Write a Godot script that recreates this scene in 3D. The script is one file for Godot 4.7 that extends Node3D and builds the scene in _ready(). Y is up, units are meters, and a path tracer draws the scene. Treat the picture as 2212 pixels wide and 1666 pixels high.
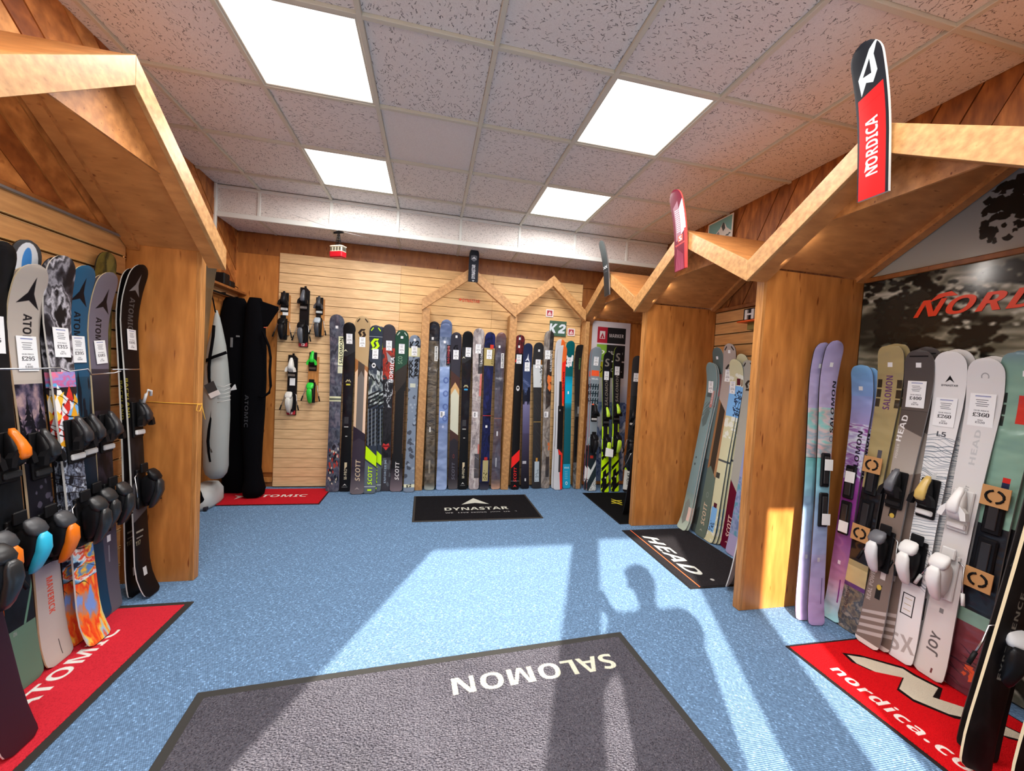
extends Node3D
# Ski shop sales room. World: y up, metres, floor y = 0, back wall z = -2.5, right wall x = 4.09.
const CEIL := 2.819
const SOFF := 2.547
var M := {}
var used := {}
var glyphs := {}
var atlas_strips := []
var ski_mats := []

# ------------------------------------------------------------------ drawing surface for flat print
class Cv:
	var im: Image
	var w: int
	var h: int
	var g
	func _init(owner_, w_: int, h_: int, c: Color):
		g = owner_; w = w_; h = h_
		im = Image.create_empty(w, h, false, Image.FORMAT_RGBA8)
		im.fill(c)
	func grad(v0: float, v1: float, c0: Color, c1: Color):
		var a := int(v0 * h); var b := int(v1 * h)
		for y in range(a, b):
			im.fill_rect(Rect2i(0, y, w, 1), c0.lerp(c1, float(y - a) / maxf(1, b - a)))
	func rect(u0, v0, u1, v1, c: Color):
		im.fill_rect(Rect2i(roundi(u0 * w), roundi(v0 * h), maxi(1, roundi((u1 - u0) * w)), maxi(1, roundi((v1 - v0) * h))), c)
	# even-odd fill of closed outlines (pixels), three samples a pixel
	func outlines(list: Array, c: Color):
		var lo := Vector2(1e9, 1e9); var hi := -lo
		for p in list:
			for q in p:
				lo = lo.min(q); hi = hi.max(q)
		lo = lo.floor().max(Vector2(-8, -8)); hi = hi.ceil().min(Vector2(w + 8, h + 8))
		var n := Vector2i(hi - lo)
		if n.x < 1 or n.y < 1: return
		var l := Image.create_empty(n.x * 3, n.y * 3, false, Image.FORMAT_RGBA8)
		l.fill(Color(c, 0))
		for y in n.y * 3:
			var yy: float = lo.y + (y + 0.5) / 3.0
			var xs := []
			for p in list:
				var k: int = p.size()
				for i in k:
					var a: Vector2 = p[i]; var b: Vector2 = p[(i + 1) % k]
					if (a.y > yy) != (b.y > yy):
						xs.append(a.x + (yy - a.y) * (b.x - a.x) / (b.y - a.y))
			xs.sort()
			for i in range(0, xs.size() - 1, 2):
				var x0: int = roundi((xs[i] - lo.x) * 3); var x1: int = roundi((xs[i + 1] - lo.x) * 3)
				if x1 > x0: l.fill_rect(Rect2i(x0, y, x1 - x0, 1), c)
		lay(l, n, lo)
	func lay(l: Image, n: Vector2i, lo: Vector2):
		l.resize(n.x, n.y, Image.INTERPOLATE_BILINEAR if false else Image.INTERPOLATE_LANCZOS)
		im.blend_rect(l, Rect2i(Vector2i.ZERO, n), Vector2i(lo))
	func poly(a: Array, c: Color):
		var p := PackedVector2Array()
		for i in range(0, a.size(), 2): p.append(Vector2(a[i] * w, a[i + 1] * h))
		outlines([p], c)
	func shape(a: Array, u: float, v: float, sx: float, sy: float, rot: float, c: Color):   # outline in units, centred at (u, v), size in pixels
		var p := PackedVector2Array()
		for i in range(0, a.size(), 2): p.append(Vector2(u * w, v * h) + Vector2(a[i] * sx, a[i + 1] * sy).rotated(deg_to_rad(rot)))
		outlines([p], c)
	func disc(u: float, v: float, rx: float, ry: float, c: Color, hole := 0.0):
		var p := PackedVector2Array(); var q := PackedVector2Array()
		for i in 20:
			var d := Vector2.from_angle(TAU * i / 20)
			p.append(Vector2(u * w, v * h) + d * Vector2(rx, ry)); q.append(Vector2(u * w, v * h) + d * Vector2(rx, ry) * hole)
		outlines([p, q] if hole > 0 else [p], c)
	func text(s: String, u: float, v: float, len_: float, hgt: float, rot: float, c: Color, serif := false, slant := 0.0):
		var t: PackedVector2Array = g.glyph_tris(s, serif)
		var p := PackedVector2Array()
		var lo := Vector2(1e9, 1e9); var hi := -lo
		for q in t:
			var r := Vector2(q.x * len_ + slant * (q.y) * hgt, -q.y * hgt).rotated(deg_to_rad(rot)) + Vector2(u * w, v * h)
			p.append(r); lo = lo.min(r); hi = hi.max(r)
		lo = lo.floor(); hi = hi.ceil()
		var n := Vector2i(hi - lo)
		if n.x < 1 or n.y < 1: return
		var l := Image.create_empty(n.x * 3, n.y * 3, false, Image.FORMAT_RGBA8)
		l.fill(Color(c, 0))
		for i in range(0, p.size(), 3):
			var a := (p[i] - lo) * 3; var b := (p[i + 1] - lo) * 3; var d := (p[i + 2] - lo) * 3
			for y in range(floori(minf(a.y, minf(b.y, d.y))), ceili(maxf(a.y, maxf(b.y, d.y)))):
				var yy := y + 0.5
				var x0 := 1e9; var x1 := -1e9
				for e in [[a, b], [b, d], [d, a]]:
					var s0: Vector2 = e[0]; var s1: Vector2 = e[1]
					if (s0.y > yy) != (s1.y > yy):
						var x: float = s0.x + (yy - s0.y) * (s1.x - s0.x) / (s1.y - s0.y)
						x0 = minf(x0, x); x1 = maxf(x1, x)
				if x1 > x0: l.fill_rect(Rect2i(roundi(x0), y, maxi(1, roundi(x1) - roundi(x0)), 1), c)
		lay(l, n, lo)
	func blobs(sd: int, n: int, u0: float, v0: float, u1: float, v1: float, r0: float, r1: float, asp: float, c: Color):
		var r := RandomNumberGenerator.new(); r.seed = sd
		for i in n:
			var ce := Vector2(r.randf_range(u0, u1) * w, r.randf_range(v0, v1) * h)
			var ra := r.randf_range(r0, r1)
			var p := PackedVector2Array()
			for k in 9: p.append(ce + Vector2.from_angle(TAU * k / 9.0) * Vector2(ra, ra * asp) * r.randf_range(0.55, 1.3))
			outlines([p], c)
	func streaks(sd: int, n: int, v0: float, v1: float, tilt: float, c: Color, thick := 1.6):   # thin wandering lines across the strip
		var r := RandomNumberGenerator.new(); r.seed = sd
		for i in n:
			var y := r.randf_range(v0, v1) * h
			var u0 := r.randf_range(-0.2, 0.5) * w; var u1 := u0 + r.randf_range(0.3, 0.9) * w
			var a := PackedVector2Array(); var b := PackedVector2Array()
			var ph := r.randf() * TAU; var am := r.randf_range(1, 7); var th := r.randf_range(0.3, 1.0) * thick
			for k in 9:
				var f := k / 8.0
				var q := Vector2(lerpf(u0, u1, f), y + tilt * w * (f - 0.5) + sin(ph + f * 5.0) * am)
				var e := th * sin(PI * clampf(f, 0.04, 0.96))
				a.append(q - Vector2(0, e)); b.insert(0, q + Vector2(0, e))
			a.append_array(b)
			outlines([a], c)
	func waves(sd: int, v0: float, v1: float, step: float, amp: float, c: Color, thick := 1.3):   # nested wavy lines
		var r := RandomNumberGenerator.new(); r.seed = sd
		var v := v0; var ph := r.randf() * TAU
		while v < v1:
			ph += r.randf_range(-0.5, 0.6)
			var a := PackedVector2Array(); var b := PackedVector2Array()
			var th := thick * r.randf_range(0.4, 1.3)
			for k in 13:
				var f := k / 12.0
				var y := v * h + amp * (sin(ph + f * 4.4) + 0.4 * sin(ph * 2.0 + f * 9.0))
				a.append(Vector2(f * w, y - th)); b.insert(0, Vector2(f * w, y + th))
			a.append_array(b); outlines([a], c)
			v += step * r.randf_range(0.6, 1.4)
	func marble(sd: int, freq: float, v0: float, v1: float, cols: Array, sy := 1.0):   # colour ramp over noise, soft
		var nz := FastNoiseLite.new(); nz.seed = sd; nz.frequency = freq; nz.fractal_octaves = 4
		nz.domain_warp_enabled = true; nz.domain_warp_amplitude = 14.0; nz.domain_warp_frequency = minf(freq, 0.02) * 0.9
		var gw := maxi(8, w / 2); var gh := maxi(8, int((v1 - v0) * h / 2))
		var l := Image.create_empty(gw, gh, false, Image.FORMAT_RGBA8)
		var k := cols.size() - 1
		for y in gh:
			for x in gw:
				var t := clampf(nz.get_noise_2d(x, y * sy) * 1.25 + 0.5, 0.0, 0.999) * k
				var i := int(t)
				l.set_pixel(x, y, (cols[i] as Color).lerp(cols[i + 1], t - i))
		var n := Vector2i(w, int((v1 - v0) * h))
		l.resize(n.x, n.y, Image.INTERPOLATE_CUBIC)
		im.blend_rect(l, Rect2i(Vector2i.ZERO, n), Vector2i(0, int(v0 * h)))
	func speckle(sd: int, n: int, v0: float, v1: float, c: Color, s := 2):
		var r := RandomNumberGenerator.new(); r.seed = sd
		for i in n: im.fill_rect(Rect2i(r.randi() % w, int(r.randf_range(v0, v1) * h), 1 + r.randi() % s, 1 + r.randi() % s), c)
	func tex() -> ImageTexture:
		im.convert(Image.FORMAT_RGB8)
		return ImageTexture.create_from_image(im)

func glyph_tris(s: String, serif: bool) -> PackedVector2Array:
	var key := s + ("|s" if serif else "|")
	if glyphs.has(key): return glyphs[key]
	var f := SystemFont.new(); f.font_names = PackedStringArray(["Droid Serif" if serif else "Droid Sans"]); f.font_weight = 700
	var tm := TextMesh.new(); tm.font = f; tm.text = s; tm.font_size = 64; tm.pixel_size = 1.0; tm.depth = 1.0; tm.curve_step = 4.0
	var a := tm.get_mesh_arrays()
	var v: PackedVector3Array = a[Mesh.ARRAY_VERTEX]; var nn: PackedVector3Array = a[Mesh.ARRAY_NORMAL]; var ix: PackedInt32Array = a[Mesh.ARRAY_INDEX]
	var out := PackedVector2Array()
	var lo := Vector2(1e9, 1e9); var hi := -lo
	for i in range(0, ix.size(), 3):
		if nn[ix[i]].z > 0.5:
			for k in 3:
				var q := Vector2(v[ix[i + k]].x, v[ix[i + k]].y)
				out.append(q); lo = lo.min(q); hi = hi.max(q)
	for i in out.size(): out[i] = (out[i] - (lo + hi) / 2) / (hi - lo).max(Vector2(0.01, 0.01))
	glyphs[key] = out
	return out

# marks drawn as outlines in units (y down)
const L_ATOMIC := [0.12, -0.6, 0.2, 0.02, 0.55, 0.6, 0.02, 0.28, -0.55, 0.42, -0.1, 0.0]
const L_DYN := [0, -0.5, 0.62, 0.5, 0.05, 0.12, -0.05, 0.12, -0.62, 0.5]
const L_SCOTT := [0.42, -0.6, -0.1, -0.6, -0.5, -0.22, -0.42, 0.1, -0.12, 0.42, -0.2, 0.6, -0.42, 0.6, 0.1, 0.6, 0.5, 0.22, 0.42, -0.1, 0.12, -0.42, 0.2, -0.6]
const L_SCOTT_A := [0.45, -0.6, -0.15, -0.6, -0.55, -0.15, -0.28, 0.35, -0.02, 0.2, -0.2, -0.12, 0.02, -0.38, 0.3, -0.38]
const L_SCOTT_B := [-0.45, 0.6, 0.15, 0.6, 0.55, 0.15, 0.28, -0.35, 0.02, -0.2, 0.2, 0.12, -0.02, 0.38, -0.3, 0.38]
const L_K := [-0.5, -0.5, -0.22, -0.5, -0.3, -0.1, 0.15, -0.5, 0.5, -0.5, -0.05, -0.02, 0.3, 0.5, -0.05, 0.5, -0.34, 0.08, -0.42, 0.5, -0.7, 0.5]
const L_2 := [-0.4, -0.3, -0.1, -0.5, 0.3, -0.5, 0.5, -0.3, 0.42, -0.05, -0.05, 0.25, 0.4, 0.25, 0.35, 0.5, -0.55, 0.5, -0.5, 0.25, 0.1, -0.1, 0.18, -0.26, -0.05, -0.28, -0.2, -0.14, -0.45, -0.14]
const L_NORD := [-0.5, 0.5, -0.42, -0.12, 0.0, 0.1, 0.12, -0.3, 0.5, -0.52, 0.4, 0.3, 0.3, 0.42, -0.05, 0.2, -0.2, 0.34]
const L_MARK := [-0.5, 0.5, 0.0, -0.5, 0.5, 0.5, 0.2, 0.5, 0.0, 0.05, -0.12, 0.28, 0.05, 0.5]
const L_VOLKL := [-0.5, -0.5, -0.3, -0.5, 0.0, -0.12, 0.3, -0.5, 0.5, -0.5, 0.14, 0.0, 0.5, 0.5, 0.3, 0.5, 0.0, 0.12, -0.3, 0.5, -0.5, 0.5, -0.14, 0.0]

func scott(cv: Cv, u, v, s, c):
	cv.shape(L_SCOTT_A, u, v, s, s, 0, c); cv.shape(L_SCOTT_B, u, v, s, s, 0, c)
func k2(cv: Cv, u, v, s, c, rot := 0.0):
	var o := Vector2(0.48 * s, 0).rotated(deg_to_rad(rot))
	cv.shape(L_K, u - o.x / cv.w, v - o.y / cv.h, s * 0.85, s, rot, c)
	cv.shape(L_2, u + o.x / cv.w, v + o.y / cv.h, s * 0.85, s, rot, c)
func volkl(cv: Cv, u, v, s, c, rot := 0.0):
	for k in [-1, 1]:
		var o := Vector2(0.33 * s * k, 0).rotated(deg_to_rad(rot))
		cv.shape(L_VOLKL, u + o.x / cv.w, v + o.y / cv.h, s * 0.75, s, rot, c)

# ------------------------------------------------------------------ mesh helpers (counter-clockwise in, front faces out)
func mk() -> SurfaceTool:
	var st := SurfaceTool.new(); st.begin(Mesh.PRIMITIVE_TRIANGLES); st.set_smooth_group(-1)
	return st
func tri(st: SurfaceTool, a: Vector3, b: Vector3, c: Vector3, ua := Vector2.ZERO, ub := Vector2.ZERO, uc := Vector2.ZERO):
	st.set_uv(ua); st.add_vertex(a); st.set_uv(uc); st.add_vertex(c); st.set_uv(ub); st.add_vertex(b)
func quad(st, a, b, c, d, ua := Vector2(0, 1), ub := Vector2(1, 1), uc := Vector2(1, 0), ud := Vector2(0, 0)):
	tri(st, a, b, c, ua, ub, uc); tri(st, a, c, d, ua, uc, ud)
func bx(st: SurfaceTool, c: Vector3, s: Vector3, bev := 0.002, xf := Transform3D()):   # box with chamfered edges
	var h := s / 2
	var b := minf(bev, minf(h.x, minf(h.y, h.z)) * 0.9)
	var P := func(x, y, z, k) -> Vector3:   # corner (signs), k = axis that keeps full extent
		var q := Vector3(x * (h.x - (0.0 if k == 0 else b)), y * (h.y - (0.0 if k == 1 else b)), z * (h.z - (0.0 if k == 2 else b)))
		return xf * (c + q)
	for s_ in [-1.0, 1.0]:
		_q(st, P.call(s_, -1, -1, 0), P.call(s_, 1, -1, 0), P.call(s_, 1, 1, 0), P.call(s_, -1, 1, 0), s_ > 0)
		_q(st, P.call(-1, s_, -1, 1), P.call(-1, s_, 1, 1), P.call(1, s_, 1, 1), P.call(1, s_, -1, 1), s_ > 0)
		_q(st, P.call(-1, -1, s_, 2), P.call(1, -1, s_, 2), P.call(1, 1, s_, 2), P.call(-1, 1, s_, 2), s_ > 0)
	if b <= 0.0: return
	for i in [-1.0, 1.0]:
		for j in [-1.0, 1.0]:
			var f: bool = i * j > 0
			_q(st, P.call(-1, i, j, 1), P.call(-1, i, j, 2), P.call(1, i, j, 2), P.call(1, i, j, 1), f)
			_q(st, P.call(i, -1, j, 2), P.call(i, -1, j, 0), P.call(i, 1, j, 0), P.call(i, 1, j, 2), f)
			_q(st, P.call(i, j, -1, 0), P.call(i, j, -1, 1), P.call(i, j, 1, 1), P.call(i, j, 1, 0), f)
			for k in [-1.0, 1.0]:
				if i * j * k > 0: tri(st, P.call(i, j, k, 0), P.call(i, j, k, 1), P.call(i, j, k, 2))
				else: tri(st, P.call(i, j, k, 0), P.call(i, j, k, 2), P.call(i, j, k, 1))
func _q(st, a, b, c, d, fwd: bool):
	if fwd: quad(st, a, b, c, d)
	else: quad(st, d, c, b, a)
func prism(st: SurfaceTool, poly: Array, dep: float, xf := Transform3D(), bev := 0.0):   # outline in local xy, from z = 0 to z = dep, front at dep
	var p := PackedVector2Array()
	for q in poly: p.append(q)
	if Geometry2D.is_polygon_clockwise(p): p.reverse()
	if not Geometry2D.is_polygon_clockwise(p): pass
	var area := 0.0
	for i in p.size(): area += p[i].cross(p[(i + 1) % p.size()])
	if area < 0: p.reverse()
	var f := p
	if bev > 0.0:
		var o := Geometry2D.offset_polygon(p, -bev, Geometry2D.JOIN_MITER)
		if o.size() == 1 and (o[0] as PackedVector2Array).size() == p.size():
			f = o[0]
			var ar := 0.0
			for i in f.size(): ar += f[i].cross(f[(i + 1) % f.size()])
			if ar < 0: f.reverse()
			var best := 0; var bd := 1e9
			for i in f.size():
				if f[i].distance_to(p[0]) < bd: bd = f[i].distance_to(p[0]); best = i
			var g := PackedVector2Array()
			for i in f.size(): g.append(f[(i + best) % f.size()])
			f = g
	var lo := Vector2(1e9, 1e9); var hi := -lo
	for q in p: lo = lo.min(q); hi = hi.max(q)
	var U := func(q: Vector2) -> Vector2: return Vector2((q.x - lo.x) / maxf(1e-6, hi.x - lo.x), 1.0 - (q.y - lo.y) / maxf(1e-6, hi.y - lo.y))
	var ix := Geometry2D.triangulate_polygon(f)
	for i in range(0, ix.size(), 3):
		var a := f[ix[i]]; var b := f[ix[i + 1]]; var c := f[ix[i + 2]]
		if (b - a).cross(c - a) < 0: var t := b; b = c; c = t
		tri(st, xf * Vector3(a.x, a.y, dep), xf * Vector3(b.x, b.y, dep), xf * Vector3(c.x, c.y, dep), U.call(a), U.call(b), U.call(c))
	var jx := Geometry2D.triangulate_polygon(p)
	for i in range(0, jx.size(), 3):
		var a := p[jx[i]]; var b := p[jx[i + 1]]; var c := p[jx[i + 2]]
		if (b - a).cross(c - a) < 0: var t := b; b = c; c = t
		tri(st, xf * Vector3(a.x, a.y, 0), xf * Vector3(c.x, c.y, 0), xf * Vector3(b.x, b.y, 0), U.call(a), U.call(c), U.call(b))
	var same := f == p
	var z1 := dep if same else dep - bev
	for i in p.size():
		var a := p[i]; var b := p[(i + 1) % p.size()]
		quad(st, xf * Vector3(a.x, a.y, 0), xf * Vector3(b.x, b.y, 0), xf * Vector3(b.x, b.y, z1), xf * Vector3(a.x, a.y, z1), U.call(a), U.call(b), U.call(b), U.call(a))
		if not same:
			var c := f[i]; var d := f[(i + 1) % f.size()]
			quad(st, xf * Vector3(a.x, a.y, z1), xf * Vector3(b.x, b.y, z1), xf * Vector3(d.x, d.y, dep), xf * Vector3(c.x, c.y, dep), U.call(a), U.call(b), U.call(b), U.call(a))
func rings(st: SurfaceTool, rs: Array, cap := true):   # joins rings of points; each ring counter-clockwise seen from the end it leads to
	var n: int = rs[0].size()
	for i in rs.size() - 1:
		for k in n:
			var a: Vector3 = rs[i][k]; var b: Vector3 = rs[i][(k + 1) % n]; var c: Vector3 = rs[i + 1][(k + 1) % n]; var d: Vector3 = rs[i + 1][k]
			quad(st, a, b, c, d)
	if cap:
		for e in [0, rs.size() - 1]:
			var m := Vector3.ZERO
			for q in rs[e]: m += q
			m /= n
			for k in n:
				if e == 0: tri(st, m, rs[e][(k + 1) % n], rs[e][k])
				else: tri(st, m, rs[e][k], rs[e][(k + 1) % n])
func tube(st: SurfaceTool, pts: Array, r: float, sides := 8):
	var rs := []
	var up := Vector3(0.13, 0.97, 0.21)
	for i in pts.size():
		var t: Vector3 = ((pts[mini(i + 1, pts.size() - 1)] as Vector3) - pts[maxi(i - 1, 0)]).normalized()
		var u := t.cross(up)
		if u.length() < 0.2: u = t.cross(Vector3(1, 0.1, 0))
		u = u.normalized(); var v := t.cross(u)
		var ring := []
		for k in sides:
			var a := TAU * k / sides
			ring.append(pts[i] + (u * cos(a) + v * sin(a)) * r)
		rs.append(ring)
	st.set_smooth_group(0); rings(st, rs); st.set_smooth_group(-1)
func loft(st: SurfaceTool, secs: Array, sides := 14, sq := 2.0, smooth := true, lump := 0.0, sd := 0):   # secs: [centre, half width x, half depth z], horizontal sections from the bottom up
	var rs := []
	var nz := FastNoiseLite.new(); nz.seed = sd; nz.frequency = 7.0
	for s in secs:
		var ring := []
		for k in sides:
			var a := -TAU * k / sides
			var ca := cos(a); var sa := sin(a)
			var q := Vector3(signf(ca) * pow(absf(ca), 2.0 / sq) * s[1], 0, signf(sa) * pow(absf(sa), 2.0 / sq) * s[2])
			var pos: Vector3 = s[0] + q
			if lump > 0: pos += q.normalized() * nz.get_noise_3dv(pos) * lump
			ring.append(pos)
		rs.append(ring)
	st.set_smooth_group(0 if smooth else -1); rings(st, rs); st.set_smooth_group(-1)

func uniq(n: String) -> String:
	if not used.has(n): used[n] = 0; return n
	used[n] += 1
	return "%s_%03d" % [n, used[n]]
func obj(called: String, st, mat: Material, parent: Node = self) -> MeshInstance3D:
	var o := MeshInstance3D.new()
	if st is SurfaceTool:
		st.generate_normals(); o.mesh = st.commit()
	else: o.mesh = st
	if mat: o.material_override = mat
	if parent == self: o.name = uniq(called)
	else:
		var n := called; var i := 0
		while parent.has_node(n): i += 1; n = "%s_%03d" % [called, i]
		o.name = n
	parent.add_child(o)
	return o
func tag(o: Node, label: String, cat: String, group := ""):
	o.set_meta("label", label); o.set_meta("category", cat)
	if group: o.set_meta("group", group)
func thing(called: String, label: String, cat: String, at := Transform3D(), group := "") -> Node3D:
	var o := Node3D.new(); o.name = uniq(called); add_child(o); o.transform = at
	tag(o, label, cat, group)
	return o
func struct(called: String, st, mat: Material, parent: Node = self) -> MeshInstance3D:
	var o := obj(called, st, mat, parent)
	if parent == self: o.set_meta("kind", "structure")
	return o

# ------------------------------------------------------------------ materials
func rgb(r, g, b) -> Color: return Color(r / 255.0, g / 255.0, b / 255.0)
func mat(c: Color, rough := 0.6, metal := 0.0, spec := 0.5) -> StandardMaterial3D:
	var m := StandardMaterial3D.new(); m.albedo_color = c; m.roughness = rough; m.metallic = metal; m.metallic_specular = spec
	return m
var pal := {}
func pm(c: Color, rough := 0.5, metal := 0.0) -> StandardMaterial3D:   # shared plain material
	var k := "%s_%.2f_%.2f" % [c.to_html(), rough, metal]
	if not pal.has(k): pal[k] = mat(c, rough, metal, 0.3 if c.get_luminance() < 0.12 else 0.5)
	return pal[k]
func grain(sd: int, fleck: float, contrast: float) -> ImageTexture:
	var n1 := FastNoiseLite.new(); n1.seed = sd; n1.frequency = 0.012; n1.fractal_octaves = 4
	var n2 := FastNoiseLite.new(); n2.seed = sd + 7; n2.frequency = 0.022; n2.fractal_octaves = 2
	var S := 384
	var a := n1.get_seamless_image(S, S).get_data(); var b := n2.get_seamless_image(S, S).get_data()
	var out := PackedByteArray(); out.resize(S * S * 3)
	for i in S * S:
		var v := 1.0 - contrast * (1.0 - a[i] / 255.0)
		var f := clampf((b[i] / 255.0 - 0.86) * 9.0, 0.0, 1.0) * fleck
		var q := i * 3
		out[q] = int(255 * v * (1.0 - f * 0.30)); out[q + 1] = int(255 * pow(v, 1.25) * (1.0 - f * 0.42)); out[q + 2] = int(255 * pow(v, 1.5) * (1.0 - f * 0.5))
	return ImageTexture.create_from_image(Image.create_from_data(S, S, false, Image.FORMAT_RGB8, out))
func wood(c: Color, tex: Texture2D, sc: Vector3, rough := 0.42, off := Vector3.ZERO) -> StandardMaterial3D:
	var m := mat(c, rough)
	m.albedo_texture = tex; m.uv1_triplanar = true; m.uv1_world_triplanar = true; m.uv1_scale = sc; m.uv1_offset = off
	return m
func nmap(freq: float, strength: float, size := 256) -> NoiseTexture2D:
	var n := FastNoiseLite.new(); n.frequency = freq; n.fractal_octaves = 3; n.seed = 5
	var t := NoiseTexture2D.new(); t.width = size; t.height = size; t.seamless = true; t.noise = n; t.as_normal_map = true; t.bump_strength = strength
	return t

func make_materials():
	var g_ply := grain(3, 1.3, 0.22); var g_fine := grain(11, 0.3, 0.22); var g_cedar := grain(23, 0.5, 0.34); var g_slat := grain(31, 0.1, 0.12)
	M.ply = wood(rgb(214, 142, 72), g_ply, Vector3(2.6, 0.5, 2.6), 0.38)             # orange varnished divider panels
	M.ply_h = wood(rgb(220, 152, 88), g_ply, Vector3(1.0, 4.0, 4.0), 0.42)            # underside of the little roofs
	M.ply_dark = wood(rgb(166, 104, 50), g_ply, Vector3(3.0, 0.8, 3.0), 0.45)          # header band
	M.fascia = wood(rgb(206, 158, 102), g_fine, Vector3(4.5, 5.0, 4.5), 0.4)
	M.pine = wood(rgb(208, 146, 80), g_fine, Vector3(9, 0.8, 9), 0.4)
	M.slat = wood(rgb(240, 204, 154), g_slat, Vector3(0.9, 7.0, 0.9), 0.5)
	M.slat_o = wood(rgb(236, 194, 134), g_slat, Vector3(0.9, 7.0, 0.9), 0.5, Vector3(0.3, 0.2, 0.1))
	M.slat_side = wood(rgb(226, 170, 108), g_slat, Vector3(0.9, 7.0, 0.9), 0.45)
	M.groove = mat(rgb(122, 84, 46), 0.7)
	M.groove_strip = mat(rgb(226, 196, 140), 0.35)
	for i in 3:
		M["cedar%d" % i] = wood([rgb(226, 150, 80), rgb(178, 104, 48), rgb(240, 174, 104)][i], g_cedar, Vector3(5.0, 2.0, 2.0), 0.5, Vector3(i * 0.37, i * 0.21, i * 0.11))
	for i in 2:
		M["dark_plank%d" % i] = wood([rgb(170, 106, 50), rgb(190, 122, 60)][i], g_cedar, Vector3(4, 0.9, 4), 0.5, Vector3(i * 0.37, i * 0.21, 0))
	M.white_trim = mat(rgb(226, 230, 226), 0.45)
	M.grid = mat(rgb(206, 203, 188), 0.5)
	M.black = mat(rgb(12, 12, 14), 0.5, 0.0, 0.3)
	M.soft_black = mat(rgb(9, 9, 12), 0.9, 0.0, 0.15)
	M.steel = mat(rgb(190, 192, 195), 0.3, 1.0)
	M.wall_paint = mat(rgb(226, 222, 212), 0.8)
	# ceiling tile: fissured mineral board
	for k in 3:
		var cv := Cv.new(self, 384, 384, rgb(226, 221, 217))
		cv.speckle(31 + k, 9000, 0, 1, rgb(214, 208, 204), 2)
		cv.speckle(32 + k, 5000, 0, 1, rgb(234, 230, 226), 2)
		var r := RandomNumberGenerator.new(); r.seed = 77 + k
		var n: int = [640, 640, 0][k]
		var dirn: float = [0.0, PI / 2, 0.0][k]
		for i in n:
			var p := Vector2(r.randf() * 384, r.randf() * 384); var a := dirn + r.randf_range(-0.7, 0.7)
			var dk := r.randf_range(0.30, 0.66)
			for j in 2 + r.randi() % 8:
				cv.im.fill_rect(Rect2i(int(p.x) % 384, int(p.y) % 384, 2, 1 + r.randi() % 2), Color(dk, dk * 0.97, dk * 0.95))
				a += r.randf_range(-0.5, 0.5); p += Vector2.from_angle(a) * 1.6
		if k == 2: cv.speckle(9, 2500, 0, 1, rgb(190, 186, 182), 1)
		var m := mat(Color(1, 1, 1), 0.9); m.albedo_texture = cv.tex()
		M["tile%d" % k] = m
	# carpet: short loops in slanting rows
	var S := 512; var CE := 8
	var im := Image.create_empty(S, S, false, Image.FORMAT_RGB8); var bm := Image.create_empty(S, S, false, Image.FORMAT_RGB8)
	var r2 := RandomNumberGenerator.new(); r2.seed = 4
	var cells := PackedFloat32Array(); cells.resize((S / CE) * (S / CE))
	for i in cells.size(): cells[i] = r2.randf()
	var N := S / CE
	for y in S:
		for x in S:
			var sx := (x + (y / CE) * 4) % S
			var c := cells[(y / CE) * N + (sx / CE)]
			var dx := (sx % CE) / float(CE) - 0.45; var dy := (y % CE) / float(CE) - 0.45
			var b := clampf(1.05 - 2.6 * (dx * dx + dy * dy), 0, 1)
			var v := 0.58 + 0.26 * b + 0.18 * (c - 0.5) + (0.12 if c > 0.95 else 0.0)
			im.set_pixel(x, y, Color(0.76 * v, 0.90 * v, 1.0 * v)); bm.set_pixel(x, y, Color(b, b, b))
	bm.bump_map_to_normal_map(2.0)
	M.carpet = mat(rgb(184, 200, 224), 0.95, 0.0, 0.2)
	M.carpet.albedo_texture = ImageTexture.create_from_image(im); M.carpet.normal_enabled = true; M.carpet.normal_texture = ImageTexture.create_from_image(bm)
	M.carpet.uv1_triplanar = true; M.carpet.uv1_world_triplanar = true; M.carpet.uv1_scale = Vector3(2.4, 2.4, 2.4)
	M.pile_n = nmap(0.35, 5.0, 512)
	M.edge_steel = mat(rgb(150, 150, 150), 0.35, 0.6)
	M.edge_dark = mat(rgb(26, 25, 27), 0.4)
	M.edge_pale = mat(rgb(222, 206, 170), 0.45)
	M.edge_white = mat(rgb(222, 222, 218), 0.45)
	M.edge_neon = mat(rgb(190, 226, 40), 0.4)
	M.edge_orange = mat(rgb(236, 120, 24), 0.4)
	M.edge_red = mat(rgb(226, 90, 84), 0.4)
	M.edge_teal = mat(rgb(66, 92, 112), 0.4)
	M.edge_olive = mat(rgb(130, 118, 60), 0.4)
	M.card = mat(rgb(190, 140, 88), 0.85)
	M.paper = mat(rgb(238, 240, 240), 0.7)

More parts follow.
